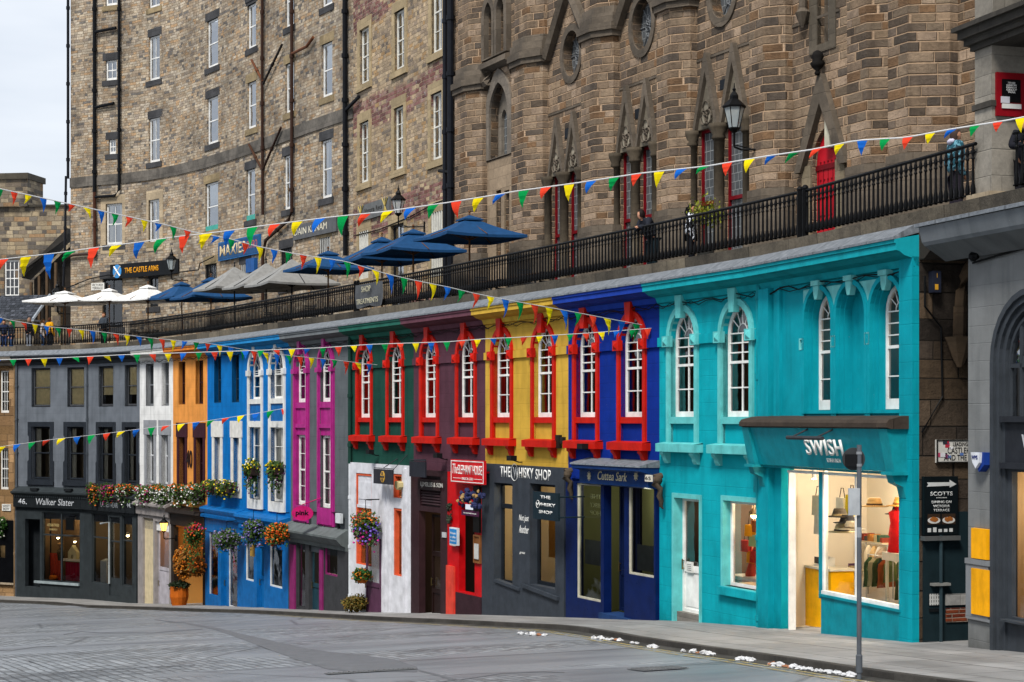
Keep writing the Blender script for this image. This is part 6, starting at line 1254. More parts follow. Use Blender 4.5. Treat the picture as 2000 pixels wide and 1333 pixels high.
def build_opposite():
    """the other side of the street, beyond the left edge of the picture; the shop windows mirror it"""
    for i, (a, c, h, col, lb) in enumerate((((-14, 18), (-25, 54), 3.5, ('8a7860', '9a876c', '74664f'), 'sandstone shop building across the street with tall dark windows'), ((-25.4, 55), (-40, 100), 3.2, ('5f5548', '726654', '4c453c'), 'sooty stone tenement across the street, farther down the hill'))):
        zb = G(*c)-1; f = Frame(V(c), V(a), zb); f.n = -f.n if 0 else f.n; E = empty('stone_building', f.M, lb, 'building'); W0 = f.len; H = h-zb; hs = []
        x = 1.2
        while x < W0-1.8:
            z = 3.9
            while z < H-1.8: hs.append(rect(x, x+1.1, z, z+1.9)); z += 3.1
            x += 2.5
        hs.append(rect(.8, W0-.8, 1.6, 3.2))
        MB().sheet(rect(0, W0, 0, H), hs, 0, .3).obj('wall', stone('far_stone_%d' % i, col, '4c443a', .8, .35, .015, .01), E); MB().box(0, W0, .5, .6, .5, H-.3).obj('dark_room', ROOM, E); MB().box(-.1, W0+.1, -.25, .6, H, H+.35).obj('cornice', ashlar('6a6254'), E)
        for q in hs[:-1]: 
            w = MB().sheet(q, [rect(q[0][0]+.08, q[1][0]-.08, q[0][1]+.08, q[2][1]-.08)], .12, .2).box(q[0][0], q[1][0], .13, .18, (q[0][1]+q[2][1])/2-.04, (q[0][1]+q[2][1])/2+.04).obj('window_frame', WHITE, E)
# ---------------------------------------------------------------- ground: road, kerb, pavement
KP = [(-60, 1168), (0, 1172), (125, 1178), (250, 1184.5), (375, 1189), (500, 1192.5), (625, 1199), (750, 1205.5), (875, 1210.5), (1000, 1217), (1080, 1220.5), (1150, 1228), (1200, 1236), (1250, 1245), (1375, 1263), (1500, 1279.5), (1600, 1294), (1680, 1306), (1760, 1317), (1870, 1331), (2010, 1349), (2200, 1375)]
def road_mat():
    m = Mat('cobbled_road'); tcn = m.n('ShaderNodeTexCoord'); uv = m.uv(); idv, j, rc = m.bricks(.3, .19, .02, .05, .5, wave=0)
    big = m.noise(uv, .11, 4, .55); pat = m.ramp(m.noise(uv, .16, 5, .6, (1, .55, 1)), [(.47, (0,)*3), (.52, (1,)*3)])
    sett = m.mix(1, m.ramp(idv, [(0, lin('8f9599', .74)), (.3, lin('9ba1a5', .74)), (.6, lin('a8adb0', .74)), (.8, lin('7c8082', .8))], 'CONSTANT'), m.ramp(m.noise(uv, 6, 5, .7), [(.3, (.75,)*3), (.7, (1.15,)*3)]), 'MULTIPLY')
    sett = m.mix(m.math('MULTIPLY', j, .8), sett, lin('35363b', .8))
    tar = m.mix(1, lin('8b9095', .7), m.ramp(m.noise(uv, 30, 4, .8), [(.3, (.8,)*3), (.7, (1.15,)*3)]), 'MULTIPLY')
    col = m.mix(pat, sett, tar); 
    wr = m.ramp(m.noise(uv, .5, 6, .65, (1, .25, 1)), [(.36, (.68, .69, .72)), (.62, (1.18, 1.19, 1.22))]); col = m.mix(1, col, wr, 'MULTIPLY')
    crk = m.n('ShaderNodeTexVoronoi', feature='DISTANCE_TO_EDGE'); wv = m.mix(.25, uv, m.n('ShaderNodeTexNoise').outputs['Color']); m.L(uv, crk.inputs[0]); crk.inputs['Scale'].default_value = .13
    ck = m.ramp(crk.outputs[0], [(0, (1,)*3), (.012, (0,)*3)]); col = m.mix(m.math('MULTIPLY', ck, .6), col, lin('2c2e32'))
    h = m.math('MULTIPLY', m.math('SUBTRACT', m.math('MULTIPLY', m.noise(uv, 7, 4), .7), j), m.math('SUBTRACT', 1, pat)); h = m.math('ADD', h, m.math('MULTIPLY', m.noise(uv, 45, 2), .12))
    m.bump(h, .7, .03); return m.done(col, m.math('MULTIPLY_ADD', m.noise(uv, .5, 5, .6, (1, .4, 1)), .5, .18), .6)
def build_ground():
    KR = .11
    K = [hitG(x, y) for x, y in KP]; K[0] = K[1]+(K[1]-K[2])*2.5
    K = [p for p in K]; Ke = K[-1]+(K[-1]-K[-2]).normalized()*30; K.append(V((Ke.x, Ke.y, G(Ke.x, Ke.y))))
    # smooth resample (Catmull-Rom)
    C = []
    for i in range(len(K)-1):
        p0, p1, p2, p3 = K[max(i-1, 0)], K[i], K[i+1], K[min(i+2, len(K)-1)]
        for k in range(6):
            t = k/6; q = .5*((2*p1)+(p2-p0)*t+(2*p0-5*p1+4*p2-p3)*t*t+(3*p1-p0-3*p2+p3)*t**3); C.append(V((q.x, q.y, G(q.x, q.y))))
    C.append(K[-1])
    # inner line: just behind the facades
    m = MB(); kb = MB(); d = 0; prev = None; n = len(C)
    def inner(i):
        f = i/(n-1); return None
    XI = []
    for i, p in enumerate(C):
        t = (C[min(i+1, n-1)]-C[max(i-1, 0)]); t.z = 0; t.normalize(); nb = V((-t.y, t.x, 0))   # away from the street (towards facades)
        if nb.y < 0 and nb.x < 0: nb = -nb
        q = p+nb*11; q = V((q.x, q.y, G(q.x, q.y))); e = p+nb*.16; e.z = G(e.x, e.y)
        XI.append((p, e, q, nb))
    for i in range(n-1):
        (a, ae, aq, an), (c, ce, cq, cn) = XI[i], XI[i+1]; L_ = (c-a).length
        kb.poly([a, c, ce, ae], [(d, 0), (d+L_, 0), (d+L_, .16), (d, .16)]); kb.poly([(a.x, a.y, a.z-.35), (c.x, c.y, c.z-.35), c, a], [(d, -.35), (d+L_, -.35), (d+L_, 0), (d, 0)])
        ks = 10
        for k in range(ks):
            f0, f1 = k/ks, (k+1)/ks; P = [ae.lerp(aq, f0), ce.lerp(cq, f0), ce.lerp(cq, f1), ae.lerp(aq, f1)]; P = [V((p.x, p.y, G(p.x, p.y)-.006)) for p in P]
            m.poly(P, [(d, f0*11), (d+L_, f0*11), (d+L_, f1*11), (d, f1*11)])
        d += L_
    pm = Mat('pavement_slabs'); uv = pm.uv(); idv, j, rc = pm.bricks(1.1, .75, .016, .0, .5, wave=0); c = pm.mix(1, lin('959492', .8), pm.ramp(idv, [(0, (.85,)*3), (1, (1.1,)*3)]), 'MULTIPLY'); c = pm.mix(1, c, pm.ramp(pm.noise(uv, .8, 6, .65, (.4, 1.5, 1)), [(.32, (.66,)*3), (.6, (1.08,)*3)]), 'MULTIPLY'); c = pm.mix(pm.math('MULTIPLY', j, .85), c, lin('3b3b3b')); c = pm.mix(1, c, pm.ramp(pm.noise(uv, 35, 3, .8), [(.3, (.88,)*3), (.7, (1.08,)*3)]), 'MULTIPLY')
    pm.bump(pm.math('SUBTRACT', pm.noise(uv, 20, 4), j), .4, .01); pm.done(c, .75, .3)
    tag(m.obj('pavement', pm.m), kind='structure'); km = ashlar('4e4b47', .8, .5); tag(kb.obj('kerb', km), kind='structure')
    # road sheet: grid in street coordinates (w along, v across)
    T = V((.4, -.9165)); N = V((-.9165, -.4)); g = MB()
    ws = [-150+i*3.0 for i in range(0, 75)]; vs = [-60+i*5 for i in range(0, 30)]
    idx = {}
    for i, w in enumerate(ws):
        for k, v in enumerate(vs): p = T*w+N*v; idx[i, k] = len(g.v); g.v.append(V((p.x, p.y, G(p.x, p.y)-KR)))
    for i in range(len(ws)-1):
        for k in range(len(vs)-1): g.uv[len(g.f)] = [(ws[a], vs[b_]) for a, b_ in ((i, k), (i, k+1), (i+1, k+1), (i+1, k))]; g.f.append([idx[i, k], idx[i, k+1], idx[i+1, k+1], idx[i+1, k]])
    tag(g.obj('road', road_mat()), kind='structure')
    # double yellow lines along the kerb, worn
    ym = Mat('worn_yellow_paint'); uv = ym.uv(); w_ = ym.ramp(ym.noise(uv, 5, 5, .75), [(.42, (0,)*3), (.56, (1,)*3)]); tr = ym.n('ShaderNodeBsdfTransparent'); ym.done(lin('b5a468', .7), .8); mxs = ym.n('ShaderNodeMixShader'); ym.L(w_, mxs.inputs[0]); ym.L(tr.outputs[0], mxs.inputs[1]); ym.L(ym.b.outputs[0], mxs.inputs[2]); ym.L(mxs.outputs[0], ym.out.inputs[0])
    y = MB(); d = 0
    for i in range(n-1):
        (a, ae, aq, an), (c, ce, cq, cn) = XI[i], XI[i+1]; L_ = (c-a).length
        if c.x > -8 and c.y > 5:
            for o0, o1 in ((.42, .5), (.62, .7)):
                P = [a-an*o1, c-cn*o1, c-cn*o0, a-an*o0]; y.poly([(p.x, p.y, G(p.x, p.y)-KR+.012) for p in P], [(d, o1), (d+L_, o1), (d+L_, o0), (d, o0)])
        d += L_
    tag(y.obj('road_marking', ym.m), kind='structure')
    # gutter channel darker
    q = MB(); d = 0
    for i in range(n-1):
        (a, ae, aq, an), (c, ce, cq, cn) = XI[i], XI[i+1]; L_ = (c-a).length; P = [a-an*.35, c-cn*.35, c, a]; q.poly([(p.x, p.y, G(p.x, p.y)-KR+.006) for p in P], [(d, .35), (d+L_, .35), (d+L_, 0), (d, 0)]); d += L_
    tag(q.obj('gutter', ashlar('55534e', .8, .7)), kind='structure')
    tm = Mat('tarmac_patch'); uv = tm.uv(); tm.bump(tm.noise(uv, 40, 3), .3, .01); tm.done(tm.mix(1, lin('6a6d72', .8), tm.ramp(tm.noise(uv, 3, 6, .7), [(.3, (.75,)*3), (.7, (1.15,)*3)]), 'MULTIPLY'), .6, .4)
    def ribbon(pts, name, dz=.005):
        q = MB(); P = []
        for x, y, h in pts: P.append((hitG(x, y-h, -KR+dz), hitG(x, y+h, -KR+dz)))
        for (a, c), (d_, e) in zip(P, P[1:]): q.poly([c, e, d_, a], [(p.x, p.y) for p in (c, e, d_, a)])
        tag(q.obj(name, tm.m), kind='structure')
    jt = lambda pts, w: [(x+random.uniform(-3, 3), y+random.uniform(-.6, .6), w*random.uniform(.6, 1.3)) for x, y in pts]
    ribbon([(302, 1211, .6), (360, 1217, 1.2), (420, 1228, 2.5), (470, 1243, 5), (520, 1258, 9), (580, 1276, 13), (640, 1290, 17), (700, 1296, 17), (770, 1300, 12), (815, 1308, 5)], 'road_patch')
    ribbon([(815, 1309, 1.5), (860, 1320, 2), (905, 1334, 3), (930, 1345, 3)], 'road_joint')
    for pts, w in (([(125, 1240), (160, 1234), (200, 1236), (250, 1237), (300, 1236), (350, 1232), (395, 1229)], .8), ([(0, 1270), (20, 1272), (70, 1264), (110, 1262)], .5), ([(58, 1291), (80, 1300), (100, 1308), (118, 1317), (135, 1326)], .9), ([(800, 1337), (900, 1328), (980, 1316), (1060, 1312), (1100, 1314)], .8), ([(120, 1313), (200, 1308), (300, 1303), (380, 1300)], .6)): ribbon(jt(pts, w), 'road_joint')
    # drain grates
    for px, py, s_ in ((1285, 1308, (.42, .3)), (725, 1313, (.8, .13))):
        p = hitG(px, py, -KR); fr = Matrix.Translation(p) @ Matrix.Rotation(math.atan2(-.9165, .4), 4, 'Z'); mm = MB(); sl = .078
        a, c = s_; mm.T = Matrix.Shear('XY', 4, (0, 0)); tt = Matrix.Rotation(-math.atan(sl), 4, 'Y'); mm.T = tt
        mm.box(-c, c, -a, a, .012, .02); 
        for i in range(int(a*2/.09)): yy = -a+.05+i*.09; mm.box(-c+.04, c-.04, yy, yy+.05, .02, .03)
        tag(mm.obj('drain_cover', gloss('6e7072', .5), M=fr), 'small square iron drain cover in the setts near the kerb' if px > 1000 else 'long iron channel drain cover across the road', 'drain cover', None)
# ---------------------------------------------------------------- bunting
FC = {'g': '0f9048', 'r': 'e2452e', 'y': 'f0d818', 'b': '1e66c4'}
def bunting(pts, za, zb_, n, label, seq='gryb', start=0, size=.62, wind=.3, hgt=1.35, sag=None, skip=()):
    """pts: where the cord runs in the photo; za/zb_: distance of its two ends"""
    tot = [0]
    for (a, c), (d, e) in zip(pts, pts[1:]): tot.append(tot[-1]+math.dist((a, c), (d, e)))
    def P(t):                                 # t in 0..1 across the picture
        L_ = t*tot[-1]; i = 0
        while i < len(pts)-2 and tot[i+1] < L_: i += 1
        f = (L_-tot[i])/(tot[i+1]-tot[i]); x = pts[i][0]+f*(pts[i+1][0]-pts[i][0]); y = pts[i][1]+f*(pts[i+1][1]-pts[i][1]); Y = 1/((1-t)/za+t/zb_); return V(((x-CX)/F*Y, Y, (HY-y)/F*Y))
    p0 = P(0); E = empty('bunting', Matrix.Translation(p0), label, 'bunting', None)
    m = MB(); m.tube([P(i/80)-p0 for i in range(81)], .009, 5); m.obj('cord', cloth('e4e4e4', .95), E)
    for i in range(n):
        if i in skip: continue
        t = (i+.5)/n; a, c = P((i+.5-size/2)/n), P((i+.5+size/2)/n); w = (c-a).length; h = w*hgt*random.uniform(.8, 1.15)
        wx, wy = random.gauss(wind, .32), random.gauss(0, .35); up = random.random()
        tip = (a+c)/2+(c-a)*(-wx*.8)+V((0, wy*h*.6, -h*(1-.42*min(1.6, abs(wx)))))
        nn = (c-a).cross(V((0, 0, 1))).normalized(); k = MB(); R_ = 6; rows = []
        for r in range(R_+1):
            s_ = r/R_; bl = nn*(sin(s_*pi)*h*.13*random.choice((1, 1, .6))); A = a.lerp(tip, s_)+bl; Cc = c.lerp(tip, s_)+bl*.6; mid = (A+Cc)/2+nn*sin(s_*2.5)*h*.1*(1-s_); rows.append([A-a, mid-a, Cc-a])
        for r in range(R_):
            for q in range(2): k.poly([rows[r][q], rows[r+1][q], rows[r+1][q+1], rows[r][q+1]])
        k.obj('flag', cloth(FC[seq[(i+start) % 4]]), E, M=Matrix.Translation(a), smooth=True)
def build_bunting():
    A1 = [(-15, 509), (125, 493), (187, 484), (275, 473), (350, 462), (390, 458), (462, 449), (500, 443), (650, 424), (750, 414), (875, 396), (975, 380), (1000, 375), (1125, 358), (1250, 339), (1380, 325), (1500, 305), (1590, 292), (1670, 275), (1770, 269), (1850, 254), (1970, 235), (2015, 226)]
    bunting(A1, 35, 20, 46, 'longest bunting cord, rising from the lower left across the church to the upper right', start=1, wind=.6, hgt=1.2, size=.47)
    B1 = [(-15, 366), (50, 380), (137, 399), (215, 416), (262, 426), (325, 440), (375, 453), (445, 466), (500, 481), (575, 496), (675, 511), (750, 534), (800, 546), (875, 561), (925, 573), (1000, 588), (1100, 606), (1200, 625), (1285, 641)]
    bunting(B1, 27, 45, 46, 'bunting cord falling from the upper left to the royal blue front', start=0, wind=.35, hgt=1.5, size=.52)
    C1 = [(-10, 618), (20, 626), (100, 639), (175, 646), (300, 661), (362, 667), (400, 670), (500, 687), (575, 696), (650, 703), (725, 712), (800, 718)]
    bunting(C1, 47, 63, 36, 'bunting cord crossing in front of the left railings to the dark green front', start=3, wind=.1, hgt=1.5, size=.52)
    D1 = [(-20, 704), (125, 699), (250, 693), (375, 689), (500, 685), (625, 680), (725, 673), (875, 668), (950, 662), (1000, 660), (1150, 651), (1280, 641)]
    bunting(D1, 39, 44, 43, 'nearly level bunting cord across the top of the painted fronts', start=3, wind=0, hgt=1.3, size=.46)
    E1 = [(-10, 874), (0, 873), (100, 859), (200, 848), (275, 838), (400, 823), (500, 808), (572, 795)]
    bunting(E1, 78, 70, 20, 'short low bunting cord with small flags in front of the grey and blue fronts', start=2, wind=.35, hgt=.95, size=.5)
# ---------------------------------------------------------------- parasols
def umbrella(px, pyapex, pyedge, pxl, pxr, off, col, label, group=None, vent=True, wood=True, rot=0):
    p = None; x = px
    for _ in range(12):
        q = R(x, -off); x += px-(CX+F*q.x/q.y)
    q = R(x, -off); Y = q.y; s = F/Y; za = (HY-pyapex)/s; ze = (HY-pyedge)/s; half = (pxr-pxl)/2/s*.74
    t = (R(x+6)-R(x-6)).normalized(); E = empty('parasol', Matrix.Translation((q.x, q.y, TZ)) @ Matrix.Rotation(math.atan2(t.y, t.x)+rot, 4, 'Z'), label, 'parasol', group)
    H, e = za-TZ, ze-TZ; cm = fabric(col); m = MB(); n = 6; C = [(-half, -half), (half, -half), (half, half), (-half, half)]
    for i in range(4):
        a, c = V((*C[i], e)), V((*C[(i+1) % 4], e)); top = V((0, 0, H))
        for r in range(n):
            for k in range(8):
                def pt(u, v):
                    b_ = a.lerp(c, u); sg = .05*half*sin(pi*u)*(v); w = b_*(v)+top*(1-v); w = V(w); w.z -= .12*half*sin(pi*v)*.35+sg*.5; kk = 1-.05*sin(pi*u)*v; return V((w.x*kk, w.y*kk, w.z))
                m.poly([pt(k/8, r/n), pt((k+1)/8, r/n), pt((k+1)/8, (r+1)/n), pt(k/8, (r+1)/n)][::-1])
        # valance hem
        for k in range(8): p0_, p1_ = pt(k/8, 1), pt((k+1)/8, 1); m.poly([p0_, p1_, p1_-V((0, 0, .09)), p0_-V((0, 0, .09))])
    o = m.obj('canopy', cm, E)
    if vent:
        m = MB(); h = half*.24
        for i in range(4): a, c = V((*C[i], 0))*.24, V((*C[(i+1) % 4], 0))*.24; zt = H-(H-e)*.2; m.poly([(a.x, a.y, zt+.03), (c.x, c.y, zt+.03), (0, 0, H+.05)]); m.poly([(a.x, a.y, zt-.02), (c.x, c.y, zt-.02), (c.x, c.y, zt+.03), (a.x, a.y, zt+.03)])
        m.obj('vent_cap', cm, o)
    wm = gloss('6a4a30' if wood else '24262a', .5); m = MB().tube([(0, 0, 0), (0, 0, H+.1)], .035, 8); m.blob((0, 0, H+.16), .05, 0, 8, 6); m.obj('pole', wm, E)
    hub = e-.12; mid = e+(H-e)*.45
    for i in range(8):
        a = i*pi/4+pi/4; rr = half*(1.38 if i % 2 == 0 else .97); ed = V((cos(a)*rr, sin(a)*rr, e-.02)); top = V((0, 0, H-.06)); mp_ = top.lerp(ed, .5)-V((0, 0, .05)); MB().tube([top, mp_, ed], .016, 5).tube([(0, 0, hub), mp_], .014, 5).obj('rib', wm, E)
    MB().lathe([(.25, 0), (.25, .06), (.05, .1), (.05, .3)], n=14).obj('base', gloss('3a3a3c'), E)
def build_parasols():
    Wh, Nv, Gr = 'ececea', '1a4672', '8c8c8a'
    umbrella(127, 570, 590, 48, 208, 2.6, Wh, 'leftmost white parasol on the terrace, above the people', rot=.2); umbrella(210, 565, 587, 132, 262, 3.2, Wh, 'middle one of the three white parasols', rot=.2); umbrella(289, 558, 586, 212, 345, 2.8, Wh, 'rightmost of the three white parasols, next to the navy ones', rot=.2)
    umbrella(352, 552, 583, 283, 422, 3.2, Nv, 'navy parasol just right of the white ones, partly behind its neighbour'); umbrella(412, 543, 582, 322, 490, 2.6, Nv, 'navy parasol overlapping the leftmost grey one')
    umbrella(458, 521, 565, 376, 545, 2.6, Gr, 'grey parasol standing leftmost of the three grey ones', vent=False, wood=False); umbrella(520, 514, 561, 428, 612, 2.4, Gr, 'middle one of the three grey parasols', vent=False, wood=False); umbrella(570, 506, 556, 474, 672, 2.2, Gr, 'grey parasol tucked behind the single navy one', vent=False, wood=False)
    umbrella(641, 492, 526, 548, 734, 2.6, Nv, 'navy parasol standing alone right of the grey ones'); umbrella(746, 465, 508, 650, 842, 2.4, Nv, 'navy parasol behind its overlapping right neighbour'); umbrella(807, 450, 492, 700, 914, 2.0, Nv, 'navy parasol below the wall lantern of the patched tenement'); umbrella(917, 423, 463, 803, 1032, 2.0, Nv, 'rightmost and largest navy parasol, in front of the church corner')
# ---------------------------------------------------------------- lanterns
def lantern(P, arm, label, sc=1.0, lit=None, Ms=None):
    """six sided street lantern standing on a curved wall bracket; P = bottom of the glass, arm = offset to the wall"""
    E = empty('wall_lantern', Matrix.Translation(P), label, 'lantern'); k = sc; n = 6
    m = MB(); w0, w1, h = .13*k, .25*k, .52*k
    m.lathe([(.03*k, -.1*k), (.1*k, -.05*k), (.14*k, 0), (.14*k, .03*k)], n=n); m.obj('base_ring', IRON, E)
    m = MB(); m.lathe([(w1+.04*k, h), (w1+.05*k, h+.04*k), (w1*.55, h+.2*k), (w1*.4, h+.22*k), (w1*.42, h+.3*k), (.06*k, h+.38*k), (.03*k, h+.42*k), (.05*k, h+.46*k), (.02*k, h+.5*k), (.01*k, h+.62*k)], n=n); m.obj('roof', IRON, E)
    m = MB(); g = MB()
    for i in range(n):
        a, c = 2*pi*i/n, 2*pi*(i+1)/n; m.tube([(w0*cos(a), w0*sin(a), 0), (w1*cos(a), w1*sin(a), h)], .012*k, 4); g.poly([(w0*cos(a), w0*sin(a), 0.02), (w0*cos(c), w0*sin(c), .02), (w1*cos(c), w1*sin(c), h), (w1*cos(a), w1*sin(a), h)])
    m.obj('glazing_bars', IRON, E); g.obj('glass_panes', emit('ffb050', 3) if lit else frosted(), E)
    m = MB(); m.tube([(0, 0, -.08*k), (0, 0, -.45*k)], .03*k, 6); a = V(arm); m.tube([(0, 0, -.45*k), (a.x*.15, a.y*.15, -.52*k), (a.x, a.y, -.52*k)], .028*k, 6); m.tube([(0, 0, -.4*k), (a.x*.35, a.y*.35, -.5*k)], .016*k, 5); m.box(a.x-.05, a.x+.05, a.y-.05, a.y+.05, -.72*k, -.32*k); m.obj('bracket', IRON, E)
    if lit:
        l = bpy.data.lights.new('lantern_light', 'POINT'); l.energy = lit; l.color = (1, .65, .3); l.shadow_soft_size = .1; o = bpy.data.objects.new('lantern_light', l); place(o, MW[E.name] @ Matrix.Translation((0, 0, h/2)), E)
@cached
def frosted():
    m = Mat('lantern_glass'); m.b.inputs['Transmission Weight'].default_value = .0; t = m.n('ShaderNodeBsdfTransparent'); x = m.n('ShaderNodeMixShader'); x.inputs[0].default_value = .45; m.done(lin('c9d4d6'), .15, .6); m.L(t.outputs[0], x.inputs[1]); m.L(m.b.outputs[0], x.inputs[2]); m.L(x.outputs[0], m.out.inputs[0]); return m.m
def build_lanterns(ten):
    def wl(px, py, fr, d, label, sc=1.2):
        u = fr.u(px, d); P = fr.w(u, -d, fr.z(px, py, d)); wv = fr.w(u+ .55*sc, 0, 0)-fr.w(u, -d, 0); lantern(P, (wv.x, wv.y, 0), label, sc)
    wl(335, 540-12, ten.at(335), .9, 'black lantern hung in front of the pub sign on the curved tenement', 1.05); wl(778, 418, CH, .9, 'black lantern by the grey sign on the patched tenement wall', 1.0)
    wl(1434, 252, CH, 1.1, 'large black lantern on a bracket in front of the church gables', 1.05)
    f = ten.at(140); P = V(((112-CX)/F*104, 104, (HY-592)/F*104)); lantern(P, (.8, .3, 0), 'black lantern at the far left corner of the tenement above the white parasol', 1.2)
# ---------------------------------------------------------------- flowers
def flowers(name, label, fr, px, py, d, w, h, dep, cols, n=260, cat='flowers', leaf='3f5a24', base=None, seed=1, trail=0, group=None, bs=.05):
    random.seed(seed); u, z = fr.u(px, d), fr.z(px, py, d); M = fr.M @ Matrix.Translation((u, -d, z)); E = empty(name, M, label, cat, group)
    lobes = [(-.5, 0, .55), (.5, .05, .5), (0, -.1, .7)]+[(random.uniform(-.55, .55), random.uniform(-.6, .35), random.uniform(.35, .65)) for _ in range(6)]
    def pt(shell=1):
        while 1:
            x, y, zz = [random.uniform(-1, 1) for _ in range(3)]
            r = math.sqrt(x*x+y*y+zz*zz)
            if .35*shell < r < 1: break
        lx, lz, lr = random.choice(lobes); lump = 1+.2*sin(x*5+seed)*cos(zz*4+seed*2); x2, z2 = lx+x*lr*lump, lz+zz*lr*lump; return V((x2*w, y*dep*lump, z2*h-(trail*random.random()**2*(1+sin(x2*9+seed)) if zz < .1 else 0)))
    m = MB()
    for i in range(int(n*3.2)):
        c = pt(); s = random.uniform(.04, .09)*(bs/.05); a = V([random.gauss(0, 1) for _ in range(3)]).normalized(); b_ = a.cross(V((random.random(), .3, 1))).normalized(); m.poly([c-a*s, c+b_*s*.5, c+a*s, c-b_*s*.5])
    m.obj('foliage', leafm(leaf), E)
    for ci, (c_, wgt, region) in enumerate(cols):
        m = MB()
        for i in range(int(n*wgt*.62)):
            c = pt(1.8); 
            if region and not region(c.x/w, c.z/h): 
                c = pt(1.8)
                if not region(c.x/w, c.z/h): continue
            s = random.uniform(.55, 1.05)*bs; m.blob(c, s, .25, 5, 3, (1, 1, .7))
        if m.v: m.obj('blossoms', leafm(c_, 1.0), E)
    if base: base(E, M)
    return E
def build_flowers(bs_):
    W_, P_, O_, Y_, M_, V_ = 'e8e8e4', 'b01c78', 'e0661a', 'e8cf1c', '8a1f4a', '6a4ab8'
    dg, wh, org, bla, blb, grn = bs_['dg'], bs_['wh'], bs_['or'], bs_['ba'], bs_['bb'], bs_['gr']
    def trough(L_): return lambda E, M: MB().sheet([(-L_/2, -.3), (L_/2, -.3), (L_/2+.05, -.02), (-L_/2-.05, -.02)], [], -.16, .16, True).obj('trough', gloss('3a2c26', .6), E)
    for k, (px, py, fr, w, cols, lb) in enumerate(((186, 958, dg.F2, .55, [(M_, .5, None), (O_, .5, lambda x, z: x > -.2), ('d88a2a', .2, None)], 'leftmost flower box on the grey front, crimson and orange blooms'),
                            (212, 955, dg.F2, .6, [(P_, .45, lambda x, z: z < .4), (O_, .3, lambda x, z: x > .1), (M_, .3, None)], 'flower box of magenta and orange blooms above the lettering of the second grey shop'),
                            (245, 955, dg.F2, .6, [(O_, .5, lambda x, z: z > -.2), (W_, .7, lambda x, z: z < .2), (M_, .2, None)], 'flower box of orange over trailing white blooms, right end of the grey front'),
                            (282, 958, wh.F, .75, [(W_, .9, lambda x, z: z < .3), (P_, .5, None), (O_, .3, lambda x, z: z > 0)], 'flower box under the left window of the white front, white and magenta'),
                            (312, 958, wh.F, .75, [(W_, 1.0, lambda x, z: z < .35), (O_, .5, lambda x, z: z > -.1)], 'flower box under the right window of the white front, white with orange tops'),
                            (345, 955, org.F, .8, [(W_, .9, lambda x, z: z < .3), (O_, .5, lambda x, z: z > -.2)], 'flower box under the left window of the orange front, trailing white blooms'),
                            (378, 957, org.F, .8, [(W_, .8, lambda x, z: x < .5), (O_, .4, lambda x, z: z > 0)], 'flower box under the right window of the orange front'),
                            (412, 948, bla.F, .8, [(Y_, .4, lambda x, z: z > 0), (M_, .3, None), (W_, .2, lambda x, z: z > .3)], 'flower box with yellow blooms at the left of the blue ledge'),
                            (442, 948, bla.F, .9, [(Y_, .45, None), ('6a3a5a', .5, None), (W_, .25, lambda x, z: z > .2)], 'flower box with yellow and purple blooms on the blue ledge'))):
        flowers('flower_box', lb, fr, px, py, .32, w*1.3, .4 if k < 7 else .34, .3, cols, 420, base=trough(w*1.8), seed=k+11, trail=.34 if k < 7 else .2, cat='flower box', bs=.055)
    for k, (px, py, w, h) in enumerate(((491, 914, .6, .42), (537, 912, .55, .38))): flowers('flower_box', ('flower box under the left arched window, white and yellow blooms' if k == 0 else 'flower box of yellow blooms under the right arched window'), blb.F, px, py, .3, w, h, .3, [(Y_, .55, lambda x, z: z > -.3), ('6a3a5a', .3, lambda x, z: z < .2)]+([(W_, .25, lambda x, z: z > .3)] if k == 0 else []), 300, base=trough(w*1.6), seed=30+k, trail=.45, cat='flower box', bs=.06)
    def basket(hc): return lambda E, M: MB().lathe([(.02, -.3), (.2, -.24), (.3, -.05), (.31, 0)], n=12).tube([(0, 0, .05), (0, 0, hc)], .012, 4).tube([(0, 0, hc), (0, .5, hc)], .02, 5).obj('hanging_basket_frame', IRON, E)
    lst = [(379, 1038, org.F, .8, .42, .55, [('c42a3a', .6, lambda x, z: z > -.1), (P_, .25, lambda x, z: z > .1), (O_, .5, None)], 'hanging basket of red and orange blooms by the lit shop lantern', .8),
           (443, 1050, bla.F, .8, .55, .42, [('8a7aa0', .9, None), ('5a5068', .4, None)], 'hanging basket of pale lilac blooms in front of the neon sign', .25), (495, 1030, blb.F, .8, .42, .42, [('6a6aa8', .9, None), ('a08ac0', .4, None)], 'hanging basket of lavender blue blooms on the blue shopfront', .25),
           (541, 1040, blb.F, .8, .46, .48, [('e8741c', 1.5, None), ('c8481a', .6, None)], 'large round hanging basket of bright orange blooms', .1),
           (714, 1030, grn.F, .65, .46, .68, [('d8702a', .7, lambda x, z: z > .1), ('7a62c8', .8, lambda x, z: -.7 < z < .25), ('c02a8a', .8, lambda x, z: z < -.1), (P_, .3, lambda x, z: x < -.2)], 'tall hanging basket of orange over violet and pink blooms by the white shopfront', .1)]
    for k, (px, py, fr, d, w, h, cols, lb, tr) in enumerate(lst): flowers('hanging_basket', lb, fr, px, py, d, w, h, w, cols, 420, base=basket(h+.25), seed=50+k, trail=tr, cat='hanging basket', bs=.055)
    # autumn display and pots
    def pot(r, h, c='a4521c'): return lambda E, M: MB().lathe([(r*.7, -h), (r, -h*.5), (r*.95, 0)], n=14).obj('pot', gloss(c, .6), E)
    flowers('potted_plant', 'tall bush of amber leaves in the orange shop doorway', org.F, 360, 1098, .5, .5, .95, .4, [('c8781a', 1.2, None), ('a85414', .6, None)], 480, leaf='8a5a1c', base=lambda E, M: MB().tube([(0, 0, -.8), (0, 0, .2)], .04, 6).obj('stem', gloss('3a2a1c'), E), seed=70, cat='plant', bs=.07)
